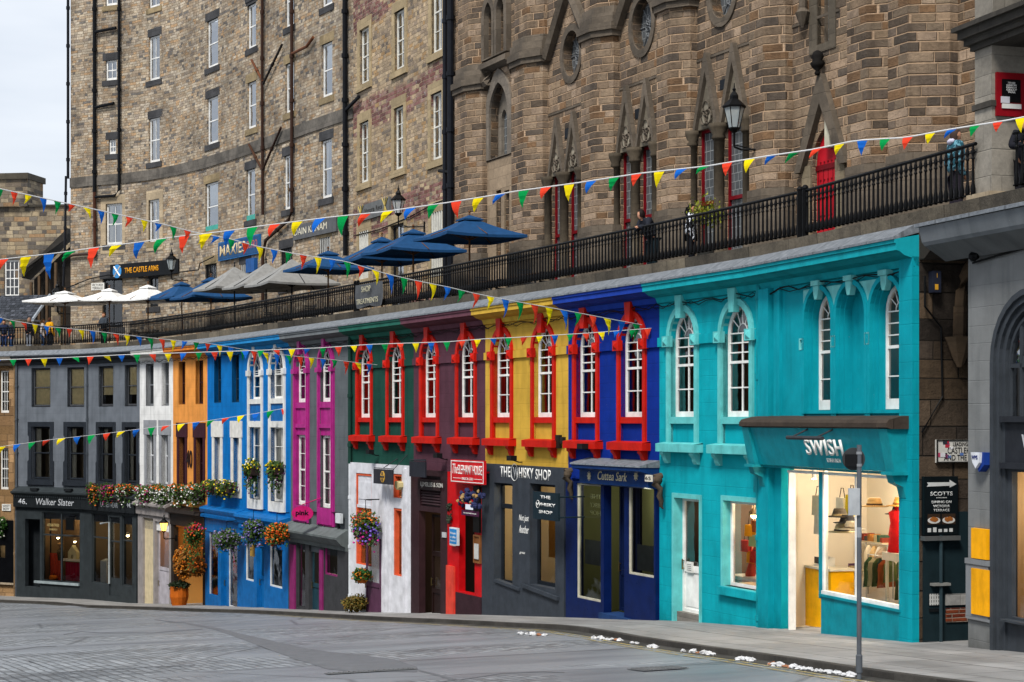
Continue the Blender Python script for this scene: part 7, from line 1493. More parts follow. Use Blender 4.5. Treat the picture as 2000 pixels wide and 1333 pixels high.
    flowers('potted_plant', 'amber leaf spray on the right of the orange shop doorway', org.F, 385, 1105, .5, .4, .5, .35, [('c8701a', 1.0, None)], 240, leaf='7a4a1c', seed=71, cat='plant', bs=.06)
    flowers('flower_pot', 'copper coloured pot with dark green plant on the pavement by the orange shop', org.F, 350, 1145, .7, .45, .35, .4, [('2a3a1c', .3, None)], 300, leaf='1f2c18', base=pot(.42, .95, 'c8661c'), seed=72, cat='pot', bs=.07)
    flowers('potted_plant', 'round ochre bush in a pot at the foot of the white shopfront', grn.F, 694, 1178, .5, .5, .42, .4, [('8a6a2a', .9, None), ('5a4a20', .6, None)], 420, leaf='5c5420', seed=73, cat='plant', bs=.045)
    flowers('potted_plant', 'small planter of green and orange leaves beside the purple shop door', grn.F, 707, 1122, .45, .3, .32, .3, [('c8701c', .6, None), ('e0a030', .2, None)], 220, leaf='2c5a24', base=pot(.2, .3, 'b86420'), seed=74, cat='plant', bs=.05)
    flowers('flower_box', 'small green plant on the black shopfront of the sandstone building', bs_['be'], 2, 1022, .3, .35, .5, .3, [('e8e8d8', .2, None)], 200, leaf='3f6a2a', seed=75, trail=.3, cat='flower box')
    # lit pub style lantern
    f = org.F; u = f.u(320, .9); P = f.w(u, -.9, f.z(320, 1038, .9)); lantern(P, (.4, .9, 0), 'lit amber lantern hanging at the shop between the white and orange fronts', .72, lit=8)
# ---------------------------------------------------------------- people
def skin_body(name, chain, mat, parent, M, root=0, sub=1):
    """chain: list of (parent index, (x,y,z), radius)"""
    me = bpy.data.meshes.new(name); vs = [c[1] for c in chain]; es = [(c[0], i) for i, c in enumerate(chain) if c[0] is not None]
    me.from_pydata(vs, es, []); o = bpy.data.objects.new(name, me); COL.objects.link(o)
    md = o.modifiers.new('s', 'SKIN'); md.use_smooth_shade = True
    for i, c in enumerate(chain):
        r = c[2]; me.skin_vertices[0].data[i].radius = (r, r) if not isinstance(r, tuple) else r; me.skin_vertices[0].data[i].use_root = (i == root)
    o.modifiers.new('u', 'SUBSURF').levels = sub; o.modifiers['u'].render_levels = sub
    dg = bpy.context.evaluated_depsgraph_get(); m2 = bpy.data.meshes.new_from_object(o.evaluated_get(dg)); m2.name = name; bpy.data.objects.remove(o)
    m2.materials.clear(); m2.materials.append(mat); 
    for p in m2.polygons: p.use_smooth = True
    o = bpy.data.objects.new(name, m2); return place(o, M, parent)
def person(P, ang, H, label, top='20242e', legs='1c1e26', skin='c08a6c', hair='2a1c14', hairlen=0, pose='stand', pattern=None, hood=None, group=None, head_turn=0, lean=0, shoes='1a1a1c'):
    """standing figure; x = right hand side, -y = facing direction; feet at P"""
    k = H/1.75; M = Matrix.Translation(P) @ Matrix.Rotation(ang, 4, 'Z'); E = empty('person', M, label, 'person', group); S = lambda x, y, z: (x*k, y*k, z*k)
    L_ = lean; hipz = .93; sy = -.28*L_; shz = 1.42-.07*L_; hz = 1.60-.11*L_; hy = -.42*L_
    sk = gloss(skin, .5, .9, name='skin_')
    arms = {'stand': [(.26, .03, 1.12), (.27, -.06, .86), (.26, -.1, .76)], 'lean': [(.25, -.3, 1.16), (.06, -.42, 1.2), (-.03, -.44, 1.2)], 'pocket': [(.27, .06, 1.12), (.2, -.06, .92), (.18, -.1, .86)], 'fold': [(.25, -.12, 1.14), (.03, -.26, 1.17), (-.05, -.27, 1.18)]}[pose]
    body = [(None, S(0, 0, hipz), .13*k), (0, S(0, sy*.4, 1.12), .12*k), (1, S(0, sy, 1.34-.05*L_), .14*k), (2, S(0, sy*1.15, shz+.05), .06*k), (3, S(0, hy, hz-.1), .055*k)]
    for sx in (-1, 1):
        b0 = len(body); body += [(2, S(sx*.17, sy, shz), .06*k)]
        prev = b0
        for i, (x, y, z) in enumerate(arms):
            if pose in ('lean', 'fold') and sx < 0 and i == 2: y -= .05
            body.append((prev, S(sx*x if not (pose in ('lean', 'fold') and i > 0) else sx*x, y+(sy if pose == 'stand' else 0), z-(.03 if sx < 0 else 0)), (.05, .035, .022)[i]*k)); prev = len(body)-1
        hp = body[prev][1]; dirv = V(hp)-V(body[prev-1][1]); dirv.normalize(); side = dirv.cross(V((0, 0, 1)) if abs(dirv.z) < .9 else V((0, 1, 0))).normalized()
        for q in range(4): t = V(hp)+dirv*.07*k*(1-.1*abs(q-1.5))+side*(q-1.5)*.02*k; body.append((prev, tuple(t), .008*k))
        body.append((prev, tuple(V(hp)+dirv*.03*k-side*.045*k), .009*k))
        b0 = len(body); body += [(0, S(sx*.09, 0, .86), .07*k), (b0, S(sx*.11, -.02, .5), .05*k), (b0+1, S(sx*.11, .03, .1), .042*k), (b0+2, S(sx*.12, -.14, .04), .035*k)]
    skin_body('body', body, sk, E, M)
    # head with face
    hm = MB(); Hh = .115*k; turn = Matrix.Rotation(head_turn, 4, 'Z'); c = V(S(0, hy-.01, hz))
    rows = 10; seg = 14; rr = []
    for i in range(rows+1):
        th = pi*i/rows; row = []
        for j in range(seg):
            a = 2*pi*j/seg; x, y, z = sin(th)*cos(a), sin(th)*sin(a), cos(th); front = max(0, -y)
            sx_ = .68*(1-.22*max(0, -z)); y_ = y*(.84 if y > 0 else .8); z_ = z*1.02
            if front > .9 and abs(z+.12) < .3: y_ -= .2*(1-abs(z+.12)/.3)*(front-.8)*5*.5      # nose
            if front > .8 and abs(z-.12) < .12: y_ += .05
            row.append(hm.av(c+turn @ V((x*sx_*Hh*1.06, y_*Hh, z_*Hh*1.08))))
        rr.append(row)
    for i in range(rows):
        for j in range(seg): hm.f.append([rr[i][j], rr[i+1][j], rr[i+1][(j+1) % seg], rr[i][(j+1) % seg]])
    hd = hm.obj('head', sk, E, smooth=True)
    fm = MB()
    for sx in (-1, 1): fm.blob(c+turn @ V((sx*.033*k, -.088*k, .012*k)), .011*k, 0, 6, 4, (1.4, .6, .7)); fm.box(0, 0, 0, 0, 0, 0) if 0 else None
    fm.obj('eyes', gloss('1c1412'), hd); fm = MB(); fm.blob(c+turn @ V((0, -.09*k, -.055*k)), .02*k, 0, 8, 4, (1.3, .4, .3)); fm.obj('mouth', gloss('8c4a40'), hd)
    fm = MB(); [fm.blob(c+turn @ V((sx*.083*k, 0, -.005*k)), .024*k, 0, 6, 4, (.4, .7, 1.1)) for sx in (-1, 1)]; fm.obj('ears', sk, hd)
    h = MB(); rows_ = []
    for i in range(7):
        th = pi*.62*i/6; row = []
        for j in range(14):
            a = 2*pi*j/14; y = sin(a); cut = 1 if y > -.35 else .52; t2 = th*cut*(1.15 if y > 0 else 1); row.append(h.av(c+turn @ V((sin(t2)*cos(a)*Hh*.79, sin(t2)*y*Hh*.95+.006*k, cos(t2)*Hh*1.2))))
        rows_.append(row)
    for i in range(6):
        for j in range(14): h.f.append([rows_[i][j], rows_[i+1][j], rows_[i+1][(j+1) % 14], rows_[i][(j+1) % 14]])
    if hairlen:
        h.tube([c+V((0, .06*k, .03*k)), c+V((0, .1*k, -.1*k)), c+V((0, .09*k, -.1*k-hairlen*k))], [.08*k, .09*k, .04*k], 10)
    h.obj('hair', gloss(hair, .6), E, smooth=True)
    # clothing
    tr = [(None, S(0, 0, hipz+.06), .16*k)]
    for sx in (-1, 1): b0 = len(tr); tr += [(0, S(sx*.1, 0, .82), .125*k), (b0, S(sx*.105, -.01, .66), .11*k), (b0+1, S(sx*.11, -.02, .45), .09*k), (b0+2, S(sx*.11, .02, .1), .075*k)]
    skin_body('trousers', tr, fabric(legs), E, M)
    jk = [(None, S(0, 0, hipz-.06), .19*k), (0, S(0, sy*.4, 1.12), .175*k), (1, S(0, sy, 1.34-.05*L_), .19*k), (2, S(0, sy*1.1, shz+.05), .085*k)]
    for sx in (-1, 1):
        jk.append((2, S(sx*.18, sy, shz), .09*k)); prev = len(jk)-1
        for i, (x, y, z) in enumerate(arms[:2]+[tuple(arms[1][q]*.2+arms[2][q]*.8 for q in range(3))]): jk.append((prev, S(sx*x, y+(sy if pose == 'stand' else 0), z-(.03 if sx < 0 else 0)), (.075, .06, .045)[i]*k)); prev = len(jk)-1
    skin_body('jacket', jk, pattern or fabric(top), E, M)
    if hood: MB().blob(S(0, hy+.08, shz+.06), .085*k, .1, 10, 8, (1.5, .8, .7)).obj('hood', fabric(hood), E, smooth=True)
    m = MB()
    for sx in (-1, 1): m.blob(S(sx*.115, -.07, .05), .075*k, .05, 10, 6, (.7, 1.9, .65))
    m.obj('shoes', fabric(shoes), E, smooth=True)
    return E
def onterr(px, off):
    x = px
    for _ in range(12): q = R(x, -off); x += px-(CX+F*q.x/q.y)
    q = R(x, -off); t = (R(x+6)-R(x-6)).normalized(); return V((q.x, q.y, TZ-.04)), math.atan2(t.y, t.x)
def camo(a, b_, c_):
    m = Mat('patterned_jacket'); tcn = m.n('ShaderNodeTexCoord').outputs['Object']; m.done(m.ramp(m.noise(tcn, 7, 2), [(.42, lin(a)), (.46, lin(b_)), (.58, lin(c_))], 'CONSTANT'), .8, .2); return m.m
def build_people():
    P, a = onterr(1274, .45); person(P, a+.1, 1.74, 'woman with dark tied hair leaning her folded arms on the railing, looking down', top='23262f', legs='1b2c34', hair='1c1210', pose='lean', lean=.8, head_turn=-1.0, skin='c99478')
    P, a = onterr(1350, .75); person(P, a+2.6, 1.66, 'person in black and white jacket turned away from the railing, beside a green shrub', pattern=camo('10131c', 'd8dce4', '10131c'), legs='11141c', hair='17141a', hairlen=.12, pose='stand')
    P, a = onterr(1866, .8); person(P, a+3.0, 1.8, 'person seen from behind in a teal patterned jacket with white hood', pattern=camo('1c4a58', '5a8a9a', '16303c'), legs='2a2630', hair='4a3a34', hood='c8c4d8', pose='pocket')
    f = Frame(R(1885, -.15), R(2110, -.15), 3.5); P = f.w(f.u(2004, -.55), .55, .05); person(P, -.3, 1.7, 'person at the right edge with hands on the railing of the arcade', top='1b1c24', legs='1a1a20', hair='141010', pose='lean', lean=.6, head_turn=-.9)
    P, a = onterr(203, .9); person(P, a+.2, 1.85, 'bearded man in a grey coat standing alone behind the railing under the white parasols', top='3a4048', legs='22242a', hair='5a3a24', pose='fold')
    for px, off, ht, an, lb, kw in ((8, 1.2, 1.7, .6, 'dark haired person in navy at the far left end of the railing', dict(top='1f2a44', legs='2c3e68', hair='20140f')), (22, 2.2, 1.72, -.4, 'person in a dark coat just inside the left edge, behind the railing', dict(top='2a2e38', legs='28436a', hair='6a5a4c')),
                                (57, 1.4, 1.8, 2.9, 'bald person in a black top and pale trousers seen from behind', dict(top='17181d', legs='7f848e', hair='a8826c', shoes='d0d0d0')), (84, 1.8, 1.74, 2.2, 'long haired person in a white top next to the yellow jacket', dict(top='c0b8b4', legs='2b3f5c', hair='7a5a3c', hairlen=.25)),
                                (97, 1.3, 1.76, 3.0, 'person in a mustard yellow jacket seen from behind', dict(top='d89a12', legs='1c2028', hair='4a2c1c'))):
        P, a = onterr(px, off); person(P, a+an, ht, lb, **kw)
    P, a = onterr(1378, .9); E = empty('shrub', Matrix.Translation(P), 'yellow green shrub behind the person at the railing', 'plant'); random.seed(4); m = MB()
    for i in range(500): c = V((random.gauss(0, .2), random.gauss(0, .2), random.gauss(1.35, .17))); s = random.uniform(.03, .07); aa = V([random.gauss(0, 1) for _ in range(3)]).normalized(); b_ = aa.cross(V((.3, .2, 1))).normalized(); m.poly([c-aa*s, c+b_*s*.5, c+aa*s, c-b_*s*.5])
    m.obj('foliage', leafm('8a8f2c'), E); MB().lathe([(.16, 0), (.22, .5), (.2, .52)], n=10).tube([(0, 0, .4), (0, 0, 1.3)], .025, 5).obj('pot', gloss('3a3a38'), E)
# ---------------------------------------------------------------- terrace furniture
def build_furniture():
    wood = gloss('2a2c30', .5)
    def table(px, off, label, tw=.9):
        P, a = onterr(px, off); E = empty('terrace_table', Matrix.Translation(P) @ Matrix.Rotation(a, 4, 'Z'), label, 'table', None)
        B(-tw, tw, -.38, .38, .72, .76).obj('tabletop', gloss('4a3626', .5), E); 
        for x in (-tw+.08, tw-.08):
            for y in (-.3, .3): MB().box(x-.025, x+.025, y-.025, y+.025, 0, .72).obj('leg', wood, E)
        return a
    def chair(px, off, label, rz=0):
        P, a = onterr(px, off); E = empty('terrace_chair', Matrix.Translation(P) @ Matrix.Rotation(a+rz, 4, 'Z'), label, 'chair', None); B(-.22, .22, -.22, .22, .43, .47).obj('seat', wood, E); m = MB()
        for x in (-.2, .2): m.tube([(x, .2, .45), (x, .26, .9)], .016, 5)
        for z in (.6, .7, .8, .88): m.box(-.2, .2, .22+(z-.5)*.08, .24+(z-.5)*.08, z-.03, z+.02)
        m.obj('backrest', wood, E)
        for x in (-.19, .19):
            for y in (-.19, .19): MB().tube([(x, y, 0), (x, y, .44)], .014, 5).obj('leg', wood, E)
    spots = [(955, 'under the largest navy parasol'), (870, 'between the two rightmost navy parasols'), (800, 'below the patched tenement lantern'), (620, 'under the lone navy parasol'), (540, 'under the grey parasols'), (1040, 'before the church corner'), (280, 'below the pub sign')]
    for px, w in spots:
        table(px, 1.7, 'dark slatted terrace table '+w); chair(px-14, 1.2, 'black terrace chair at the left end of the table '+w, 1.3); chair(px+16, 2.2, 'black terrace chair at the right end of the table '+w, -1.4)
    # banner on the railing
    P0, P1 = R(697, .02), R(750, .02); f = Frame(P0, P1, 0); n_ = 12; E = empty('banner', f.M @ Matrix.Translation((f.len/2, 0, 4.3)), 'grey cloth banner reading SHOP and TREATMENTS tied to the railing', 'banner'); m = MB()
    for i in range(n_):
        for k in range(6): pt = lambda a, c: (f.len*a/n_, -.03-.05*sin(a*1.3+c*.7)*(c/6), 4.72-c*.135-.04*sin(a*.8)*(c/6)); m.poly([pt(i, k+1), pt(i+1, k+1), pt(i+1, k), pt(i, k)])
    o = m.obj('cloth', fabric('55585c'), E, M=f.M, smooth=True); text('lettering', 'SHOP', (f.len*.28, f.len*.62, 4.43, 4.63), -.09, gloss('c8c2a4'), o, f.M); text('lettering', 'TREATMENTS', (f.len*.1, f.len*.9, 4.02, 4.2), -.1, gloss('c8c2a4'), o, f.M)
# ---------------------------------------------------------------- street pole, litter, shop goods
def build_street():
    b = hitG(1678, 1314, -.0); zt = (HY-872)/F*b.y; E = empty('sign_pole', Matrix.Translation(b), 'thin grey pole at the kerb with the back of a round road sign', 'sign pole'); H = zt-b.z
    pm = gloss('5b6066', .5, .8); MB().tube([(0, 0, -.1), (0, 0, H+.02)], .036, 10).lathe([(.05, 0), (.05, .25), (.036, .27)], n=10).obj('pole', pm, E)
    s = MB(); s.T = Matrix.Translation((-.07, .06, H-.19)) @ Matrix.Rotation(rad(90), 4, 'X') @ Matrix.Rotation(0, 4, 'Z'); s.lathe([(.165, -.01), (.17, 0), (.165, .012)], n=28); o = s.obj('round_sign_back', gloss('3c3e40', .6), E); B(-.2, -.03, -.02, .05, H-.3, H-.12).obj('clamp_box', gloss('17181a'), o)
    MB().lathe([(.045, H-.12), (.045, H-.08)], n=10).lathe([(.045, H-.3), (.045, H-.26)], n=10).obj('clamp_band', gloss('84888c', .4), o)
    B(-.17, .0, -.06, -.035, H-1.02, H-.62).obj('notice_plate', gloss('a9adb0', .5), E); MB().lathe([(.037, H-1.35), (.038, H-1.2)], n=10).obj('sticker_band', gloss('9a9ea2'), E)
    random.seed(21); k = 0
    lm = gloss('d9dadc', .7)
    for (x0, y0, x1, y1, n) in ((1158, 1243, 1215, 1248, 7), (1230, 1252, 1248, 1254, 2), (1264, 1259, 1285, 1262, 3), (1330, 1266, 1338, 1270, 1), (1352, 1270, 1395, 1276, 6), (1438, 1284, 1475, 1288, 5), (1500, 1294, 1516, 1297, 3), (1520, 1297, 1670, 1318, 17), (1010, 1234, 1070, 1238, 5)):
        for i in range(n):
            t = (i+.5)/n+random.uniform(-.2, .2)/n; px, py = x0+(x1-x0)*t, y0+(y1-y0)*t; p = hitG(px, py+5, -.11); m = MB(); r = random.uniform(.035, .08); m.blob((0, 0, r*.35), r, .45, 8, 5, (1.2, 1.0, .6)); m.poly([(r, -r*.6, .01), (r*1.7, -r*.3, .015), (r*1.6, r*.8, r*.3), (r*.7, r*.7, r*.5)])
            tag(m.obj('paper_litter', lm if random.random() < .85 else gloss('b07a5a'), M=Matrix.Translation(p) @ Matrix.Rotation(random.uniform(0, 6), 4, 'Z'), fix=True), 'crumpled white paper litter lying in the gutter by the kerb', 'litter', 'paper litter in the gutter')
def garment(name, label, cat, M, h, w, col, kind='shirt'):
    E = empty(name, M, label, cat); m = MB()
    if kind == 'coat':
        prof = [(w*.25, h), (w*.5, h*.93), (w*.42, h*.7), (w*.42, h*.45), (w*.55, 0), (w*.5, -.01)]; m.lathe(prof, n=12); o = m.obj('body', fabric(col), E, smooth=True)
        s = MB()
        for sx in (-1, 1): s.tube([(sx*w*.42, 0, h*.9), (sx*w*.62, 0, h*.6), (sx*w*.6, -.05, h*.35)], [.07, .06, .05], 8)
        s.obj('sleeves', fabric(col), E, smooth=True); MB().lathe([(w*.2, h-.02), (w*.26, h+.05)], n=10).obj('collar', fabric(col), o)
    return E
def hat(M, col, band, label, s=1.0):
    E = empty('hat', M, label, 'hat'); m = MB(); pr = [(.24*s, .0), (.25*s, .01), (.14*s, .03), (.12*s, .1*s), (.1*s, .15*s), (.03*s, .15*s)]; m.lathe(pr, n=16); m.obj('brim_and_crown', fabric(col), E, smooth=True); MB().lathe([(.142*s, .03), (.136*s, .065)], n=16).obj('hat_band', fabric(band), E)
def bag(M, col, label, w=.3, h=.26, strap=.3):
    E = empty('handbag', M, label, 'handbag'); MB().sheet([(-w*.5, 0), (w*.5, 0), (w*.42, h), (-w*.42, h)], [], -.06, .06, True).obj('bag_body', fabric(col), E); MB().tube([(-w*.3, 0, h), (-w*.12, 0, h+strap), (w*.12, 0, h+strap), (w*.3, 0, h)], .01, 5).obj('strap', fabric('2a1c14'), E)
def build_goods(bs_):
    sw = bs_['sw']; f = sw.F; M = f.M; uD0, uD1, uW1, zs, zt = sw.sw; at = lambda px, py, d: (f.u(px, -d), d, f.z(px, py, -d))
    T_ = lambda p: M @ Matrix.Translation(p)
    # yellow counter behind the open door
    x, y, z = at(1572, 1215, .9); x1 = f.u(1614, -.9)+.2; E = empty('shop_counter', T_((x, .9, .1)), 'bright yellow shop counter seen through the turquoise shop doorway', 'counter'); B(0, x1-x, 0, .55, .05, f.z(1595, 1112, -.9)-.1).obj('counter_front', gloss('f5b20c', .3, .95), E); B(-.03, x1-x+.03, -.03, .6, f.z(1595, 1112, -.9)-.1, f.z(1595, 1112, -.9)-.05).obj('counter_top', gloss('efe4cc'), E)
    x, y, z = at(1597, 1075, 1.0); E = empty('till', T_((x-.2, 1.0, f.z(1595, 1112, -.9)-.05)), 'white till standing on the yellow counter', 'till'); MB().prof([(0, .0), (0, .12), (.2, .3), (.3, .3), (.3, 0)], 0, .42).obj('till_body', gloss('e8e4dc'), E); B(.08, .34, -.02, 0, .16, .3).obj('screen', gloss('2a2c30', .2), E)
    for px, py, c, lb in ((1557+45, 1022, 'e8ddc4', 'cream tote bag hanging over the yellow counter'), (1598, 985, 'e2d5b8', 'pale tote bag hanging at the top of the doorway'), (1645, 990, 'e8e0cc', 'white printed tote bag high in the shop window'), (1664, 985, 'd8c01c', 'yellow tote bag hanging behind the pole')): bag(T_(at(px, py+22, .8)), c, lb, .38, .42, .2)
    for i, (px, py, c, bd, lb) in enumerate(((1640, 1010, '3a342c', '8a7a5a', 'dark patterned hat at the top of the left window display'), (1655, 1022, '1c1c20', '0c0c0e', 'black hat on the window display'), (1644, 1040, 'c8b890', '2a2a2a', 'straw hat in the middle of the window display'), (1664, 1035, '8a8478', '5a5248', 'grey felt hat beside the pole'), (1760, 985+4, 'd8a85a', '8a5a2c', 'wide straw hat above the red coat'), (1757, 1005, '3c3430', '1c1c1c', 'dark hat beside the red coat'), (1708, 990, 'b89868', '3a2a1c', 'tan hat high in the right half of the window'))): hat(T_(at(px, py, .45+.08*(i % 3))), c, bd, lb, 1.15)
    x, y, z = at(1757, 1078, .5); garment('red_coat', 'bright red coat on a stand at the right of the turquoise shop window', 'coat', T_((x, y, z)), f.z(1757, 995, -.5)-z, .42, 'd0161c', 'coat')
    x, y, z = at(1757, 1080, .45); E = empty('display_plinth', T_((x-.32, .25, zs+.2)), 'white display table under the red coat', 'display table'); B(0, .62, 0, .5, z-zs-.35, z-zs-.2).obj('tabletop', gloss('e6ded0'), E); 
    for xx in (.04, .54): B(xx, xx+.05, .05, .1, 0, z-zs-.35).obj('leg', gloss('e0d6c4'), E)
    def rail(M_, L_, cols, label, h=.75, hz=1.5):
        E = empty('clothes_rail', M_, label, 'clothes rail'); MB().tube([(0, 0, 0), (0, 0, hz), (L_, 0, hz), (L_, 0, 0)], .015, 6).obj('rail_frame', gloss('b0b0ac', .3, .8), E); n = len(cols)
        for i, c in enumerate(cols):
            u_ = L_*(i+.5)/n; m = MB(); a_ = random.uniform(.9, 1.35); hh = h*random.uniform(.75, 1.1); rows = []
            for r in range(7):
                t = r/6; wd = (.06+.17*min(1, t*5))*(1+.12*t); rows.append([V((u_+cos(a_)*wd*q+.02*sin(q*4+r), -sin(a_)*wd*q+.025*sin(q*7+i), hz-.05-hh*t)) for q in (-1, -.6, -.2, .2, .6, 1)])
            for r in range(6):
                for q in range(5): m.poly([rows[r][q], rows[r+1][q], rows[r+1][q+1], rows[r][q+1]])
            m.obj('hanging_garment', fabric(c), E, smooth=True)
    random.seed(9); fl = .15
    rail(T_((uD1+.25, 1.5, fl)), 1.7, ('5a6a44', '2c3a34', '8a4a34', '3c4a5c', 'b8a88a', '4a5c3a', '6a5a4a', '1f2a2c', '7a8a5a'), 'long clothes rail of mostly green and brown garments behind the window', .95, 1.75)
    rail(T_((uD1+.35, .75, zs+.2)), 1.0, ('3a5a3c', 'c8bca0', '4a6038', '1c3a34', 'a0522c', '5c6a40'), 'low clothes rail of green garments right behind the left window pane', .55, .8)
    rail(T_((uD0+.1, 1.7, fl)), .9, ('e0d4bc', 'c8a878', 'd8d0c4', '8a7a6a'), 'short clothes rail of pale garments beyond the yellow counter', .8, 1.9)
    for k_, (px, d_, zz_, lb) in enumerate(((1640, 1.9, 1.2, 'left wall shelf of folded jumpers at the back of the bright shop'), (1700, 1.9, 1.9, 'higher shelf of folded scarves at the back of the bright shop'), (1740, 1.4, 1.3, 'shelf of folded tweed behind the red coat'))):
        E = empty('wall_shelf', T_((f.u(px, -d_), d_, fl+zz_)), lb, 'shelf'); B(-.5, .5, 0, .35, -.03, 0).obj('shelf_board', gloss('d8c8a8'), E)
        for q in range(7):
            n_ = random.randint(2, 5); MB().box(-.47+q*.135, -.36+q*.135, .04, .3, .0, .05*n_).obj('folded_clothes', fabric(random.choice(('8a3a2c', 'c8b48a', '3c5a4a', '2a3a5a', 'd8d0c0', '6a4a6a', 'b87a3c', '4a4a4a'))), E)
    te = bs_['te']; f2 = te.F; M2 = f2.M; at2 = lambda px, py, d: M2 @ Matrix.Translation((f2.u(px, -d), d, f2.z(px, py, -d)))
    for px, py, c, lb in ((1466, 1048, 'e8a010', 'yellow handbag hanging in the small teal shop window'), (1478, 1040, '8a4a1c', 'brown handbag behind the yellow one'), (1474, 1068, '9ab88a', 'pale green handbag in the teal shop window'), (1458, 1078, 'd84a44', 'coral handbag on the shelf of the teal shop window'), (1476, 1100, 'c0342c', 'red handbag low in the teal shop window'), (1470, 1100, 'e0a020', 'small mustard purse in the teal shop window')): bag(at2(px, py, .5), c, lb, .36, .26, .3)
    x = at2(1465, 1140, .6); E = empty('display_table', M2 @ Matrix.Translation((f2.u(1462, -.6), .35, te.teal[2])), 'low white table in the small teal shop window', 'table'); B(-.6, 1.0, 0, .6, .12, .2).obj('tabletop', gloss('f0ece4'), E); 
    for xx in (-.5, .9): B(xx, xx+.06, .2, .26, 0, .12).obj('leg', gloss('8a8478'), E)
    E = empty('scarf_stand', M2 @ Matrix.Translation((f2.u(1476, -.6), .6, te.teal[2]+.2)), 'red scarf draped over a stand in the teal shop window', 'scarf'); MB().tube([(-.25, 0, 0), (0, 0, .5), (.3, -.1, .9)], [.12, .1, .06], 8).obj('scarf', fabric('b84a3c'), E)
    # tweed shop: mannequin, orange and red displays
    dg = bs_['dg']; f3 = dg.F; M3 = f3.M; rc = dg.shop; at3 = lambda px, py, d: M3 @ Matrix.Translation((f3.u(px, -d), d, f3.z(px, py, -d)))
    for px, w, c, lb in ((104, 1.15, 'c8452a', 'orange red cloth hung in the left half of the tweed shop window'), (144, 1.2, 'b01c3c', 'crimson cloth hung in the right half of the tweed shop window')):
        E = empty('cloth_display', at3(px, 1135, .45), lb, 'cloth'); m = MB(); n = 12; h = 1.45 if px < 120 else .95
        for i in range(n): xa, xb = -w/2+w*i/n, -w/2+w*(i+1)/n; m.poly([(xa, .07*(i % 2), 0), (xb, .07*((i+1) % 2), 0), (xb, .05*((i+1) % 2), h), (xa, .05*(i % 2), h)])
        m.obj('cloth', fabric(c), E, smooth=True)
    E = empty('pumpkin', at3(104, 1135, .25), 'orange pumpkin on the tweed shop window ledge', 'pumpkin'); m = MB()
    for i in range(9): a = 2*pi*i/9; m.blob((.11*cos(a), .11*sin(a), .16), .15, 0, 8, 6, (.8, .8, 1))
    m.obj('fruit', gloss('e07818', .5), E, smooth=True); MB().tube([(0, 0, .3), (.03, 0, .4)], .02, 5).obj('stalk', gloss('5a5a2a'), E)
    E = empty('mannequin', at3(119, 1095, .6), 'flat capped mannequin in brown tweed behind the shop window', 'mannequin'); m = MB(); m.lathe([(.16, 0), (.2, .3), (.24, .5), (.09, .58), (.05, .62)], n=10); m.obj('torso', fabric('4a4030'), E, smooth=True); MB().blob((0, 0, .75), .12, 0, 10, 8, (.8, .9, 1.15)).obj('head', gloss('8a6a50'), E, smooth=True); MB().blob((0, -.03, .86), .15, .05, 10, 6, (1, 1.1, .4)).obj('flat_cap', fabric('b08a5c'), E, smooth=True)
    E = empty('model_house', at3(144, 1092, .4), 'small cream model house on a shelf in the tweed shop window', 'model house'); MB().sheet([(-.3, 0), (.3, 0), (.3, .35), (0, .7), (-.3, .35)], [rect(-.08, .08, .02, .22)], -.12, .12, True).obj('walls', gloss('d8cca0'), E); B(-.62, .62, -.15, .3, -.12, -.0).obj('shelf', gloss('e4dccc'), E)
# ---------------------------------------------------------------- build everything
build_ground(); build_terrace()
dg = build_dark_grey(); dg.F2 = Frame(Rp(168, WALLOFF), Rp(273, WALLOFF), dg.zb)
wh = build_white(); org = build_orange(); ba = build_blue_a(); bb = build_blue_b(); pk = build_pink(); gr = build_green(); mr = build_maroon(); ye = build_yellow(); na = build_navy(); te = build_teal(); sw = build_swish(); build_beige()
BM = bal_mesh()
railing(-110, 690, 'longest run of black railings, curving round the left half of the terrace', BM, (690,))
railing(695, 1556, 'middle run of black railings above the coloured fronts, with the banner', BM, (695, 1556))
railing(1566, 1898, 'short right run of black railings above the turquoise shop', BM, (1566,))
railing(1972, 2100, 'railings inside the pale stone arcade at the right edge', BM)
ten = build_tenement(); build_patched(); build_church(); build_right(); build_farleft(); build_opposite()
build_parasols(); build_lanterns(ten); build_bunting()
bea = Frame(R(-70, WALLOFF), R(33, WALLOFF), min(G(*R(-70, WALLOFF)), G(*R(33, WALLOFF)))-.15)
BS = dict(dg=dg, wh=wh, ba=ba, bb=bb, gr=gr, sw=sw, te=te, be=bea); BS['or'] = org
build_flowers(BS); build_people(); build_furniture(); build_street(); build_goods(BS)

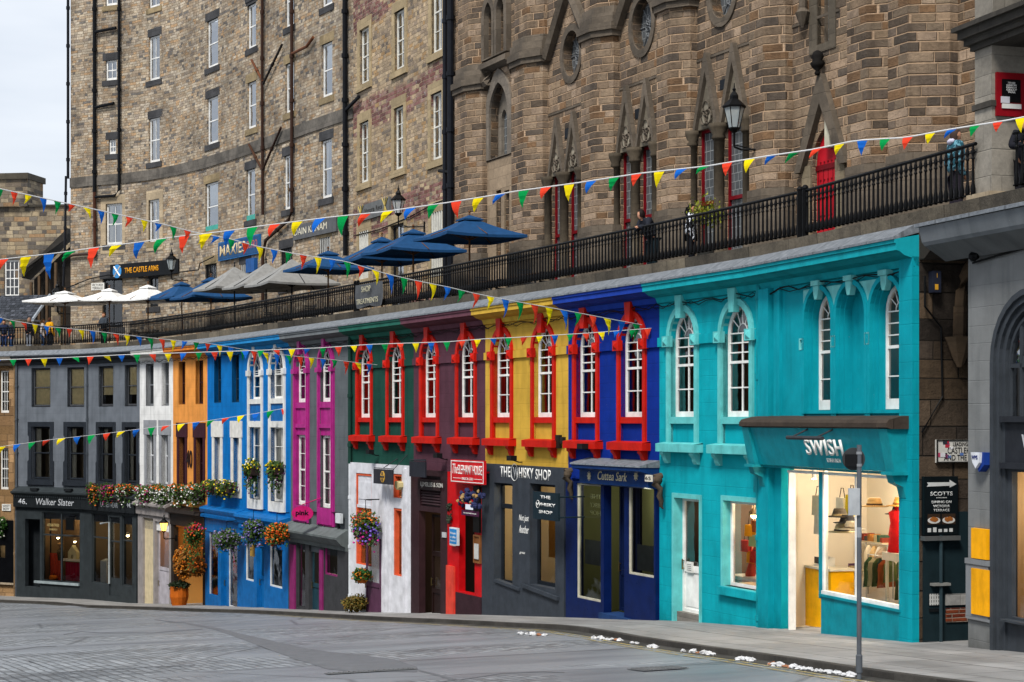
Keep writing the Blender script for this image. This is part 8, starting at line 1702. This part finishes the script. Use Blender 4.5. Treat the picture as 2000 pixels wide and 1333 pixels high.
# ---------------------------------------------------------------- pieces that stand apart become objects of their own
def split_pieces():
    import numpy as np
    skip = ('foliage', 'blossoms', 'balusters', 'wreath', 'cord', 'road', 'flag', 'body', 'room_recess', 'louvre_panel', 'door_studs', 'drain_cover', 'paper_litter', 'neon_sign', 'house_number')
    for o in [o for o in SC.objects if o.type == 'MESH' and o.get('kind') != 'stuff' and o.parent is not None]:
        if o.name.split('.')[0] in skip: continue
        me = o.data; n = len(me.vertices)
        if n > 6000 or me.users > 1: continue
        co = np.empty(n*3); me.vertices.foreach_get('co', co); co = co.reshape(n, 3)
        par = list(range(n))
        def find(a):
            while par[a] != a: par[a] = par[par[a]]; a = par[a]
            return a
        for e in me.edges: a, b = find(e.vertices[0]), find(e.vertices[1]); par[a] = b
        seen = {}
        for i, c in enumerate(np.round(co, 3)):
            k = tuple(c)
            if k in seen: a, b = find(i), find(seen[k]); par[a] = b
            else: seen[k] = i
        roots = np.array([find(i) for i in range(n)]); ids, isl = np.unique(roots, return_inverse=True); K = len(ids)
        if K < 2 or K > 400: continue
        lo = np.full((K, 3), 1e9); hi = np.full((K, 3), -1e9); np.minimum.at(lo, isl, co); np.maximum.at(hi, isl, co); sz = (hi-lo).max(axis=1)
        gap = np.maximum(0, np.maximum(lo[:, None]-hi[None], lo[None]-hi[:, None])); near = np.sqrt((gap**2).sum(axis=2)) <= np.maximum(.02, .48*np.maximum(sz[:, None], sz[None]))
        p2 = list(range(K))
        def f2(a):
            while p2[a] != a: a = p2[a]
            return a
        for a, b in zip(*np.nonzero(np.triu(near, 1))): x, y = f2(a), f2(b); p2[x] = y
        pc = np.array([f2(i) for i in range(K)]); pids = np.unique(pc)
        if len(pids) < 2 or len(pids) > 24: continue
        piece = pc[isl]
        for q, pid in enumerate(pids[1:]):
            m2 = me.copy(); bm = bmesh.new(); bm.from_mesh(m2); bm.verts.ensure_lookup_table(); bmesh.ops.delete(bm, geom=[v for v in bm.verts if piece[v.index] != pid], context='VERTS'); bm.to_mesh(m2); bm.free()
            c = o.copy(); c.data = m2; COL.objects.link(c)
        bm = bmesh.new(); bm.from_mesh(me); bm.verts.ensure_lookup_table(); bmesh.ops.delete(bm, geom=[v for v in bm.verts if piece[v.index] != pids[0]], context='VERTS'); bm.to_mesh(me); bm.free()
split_pieces()
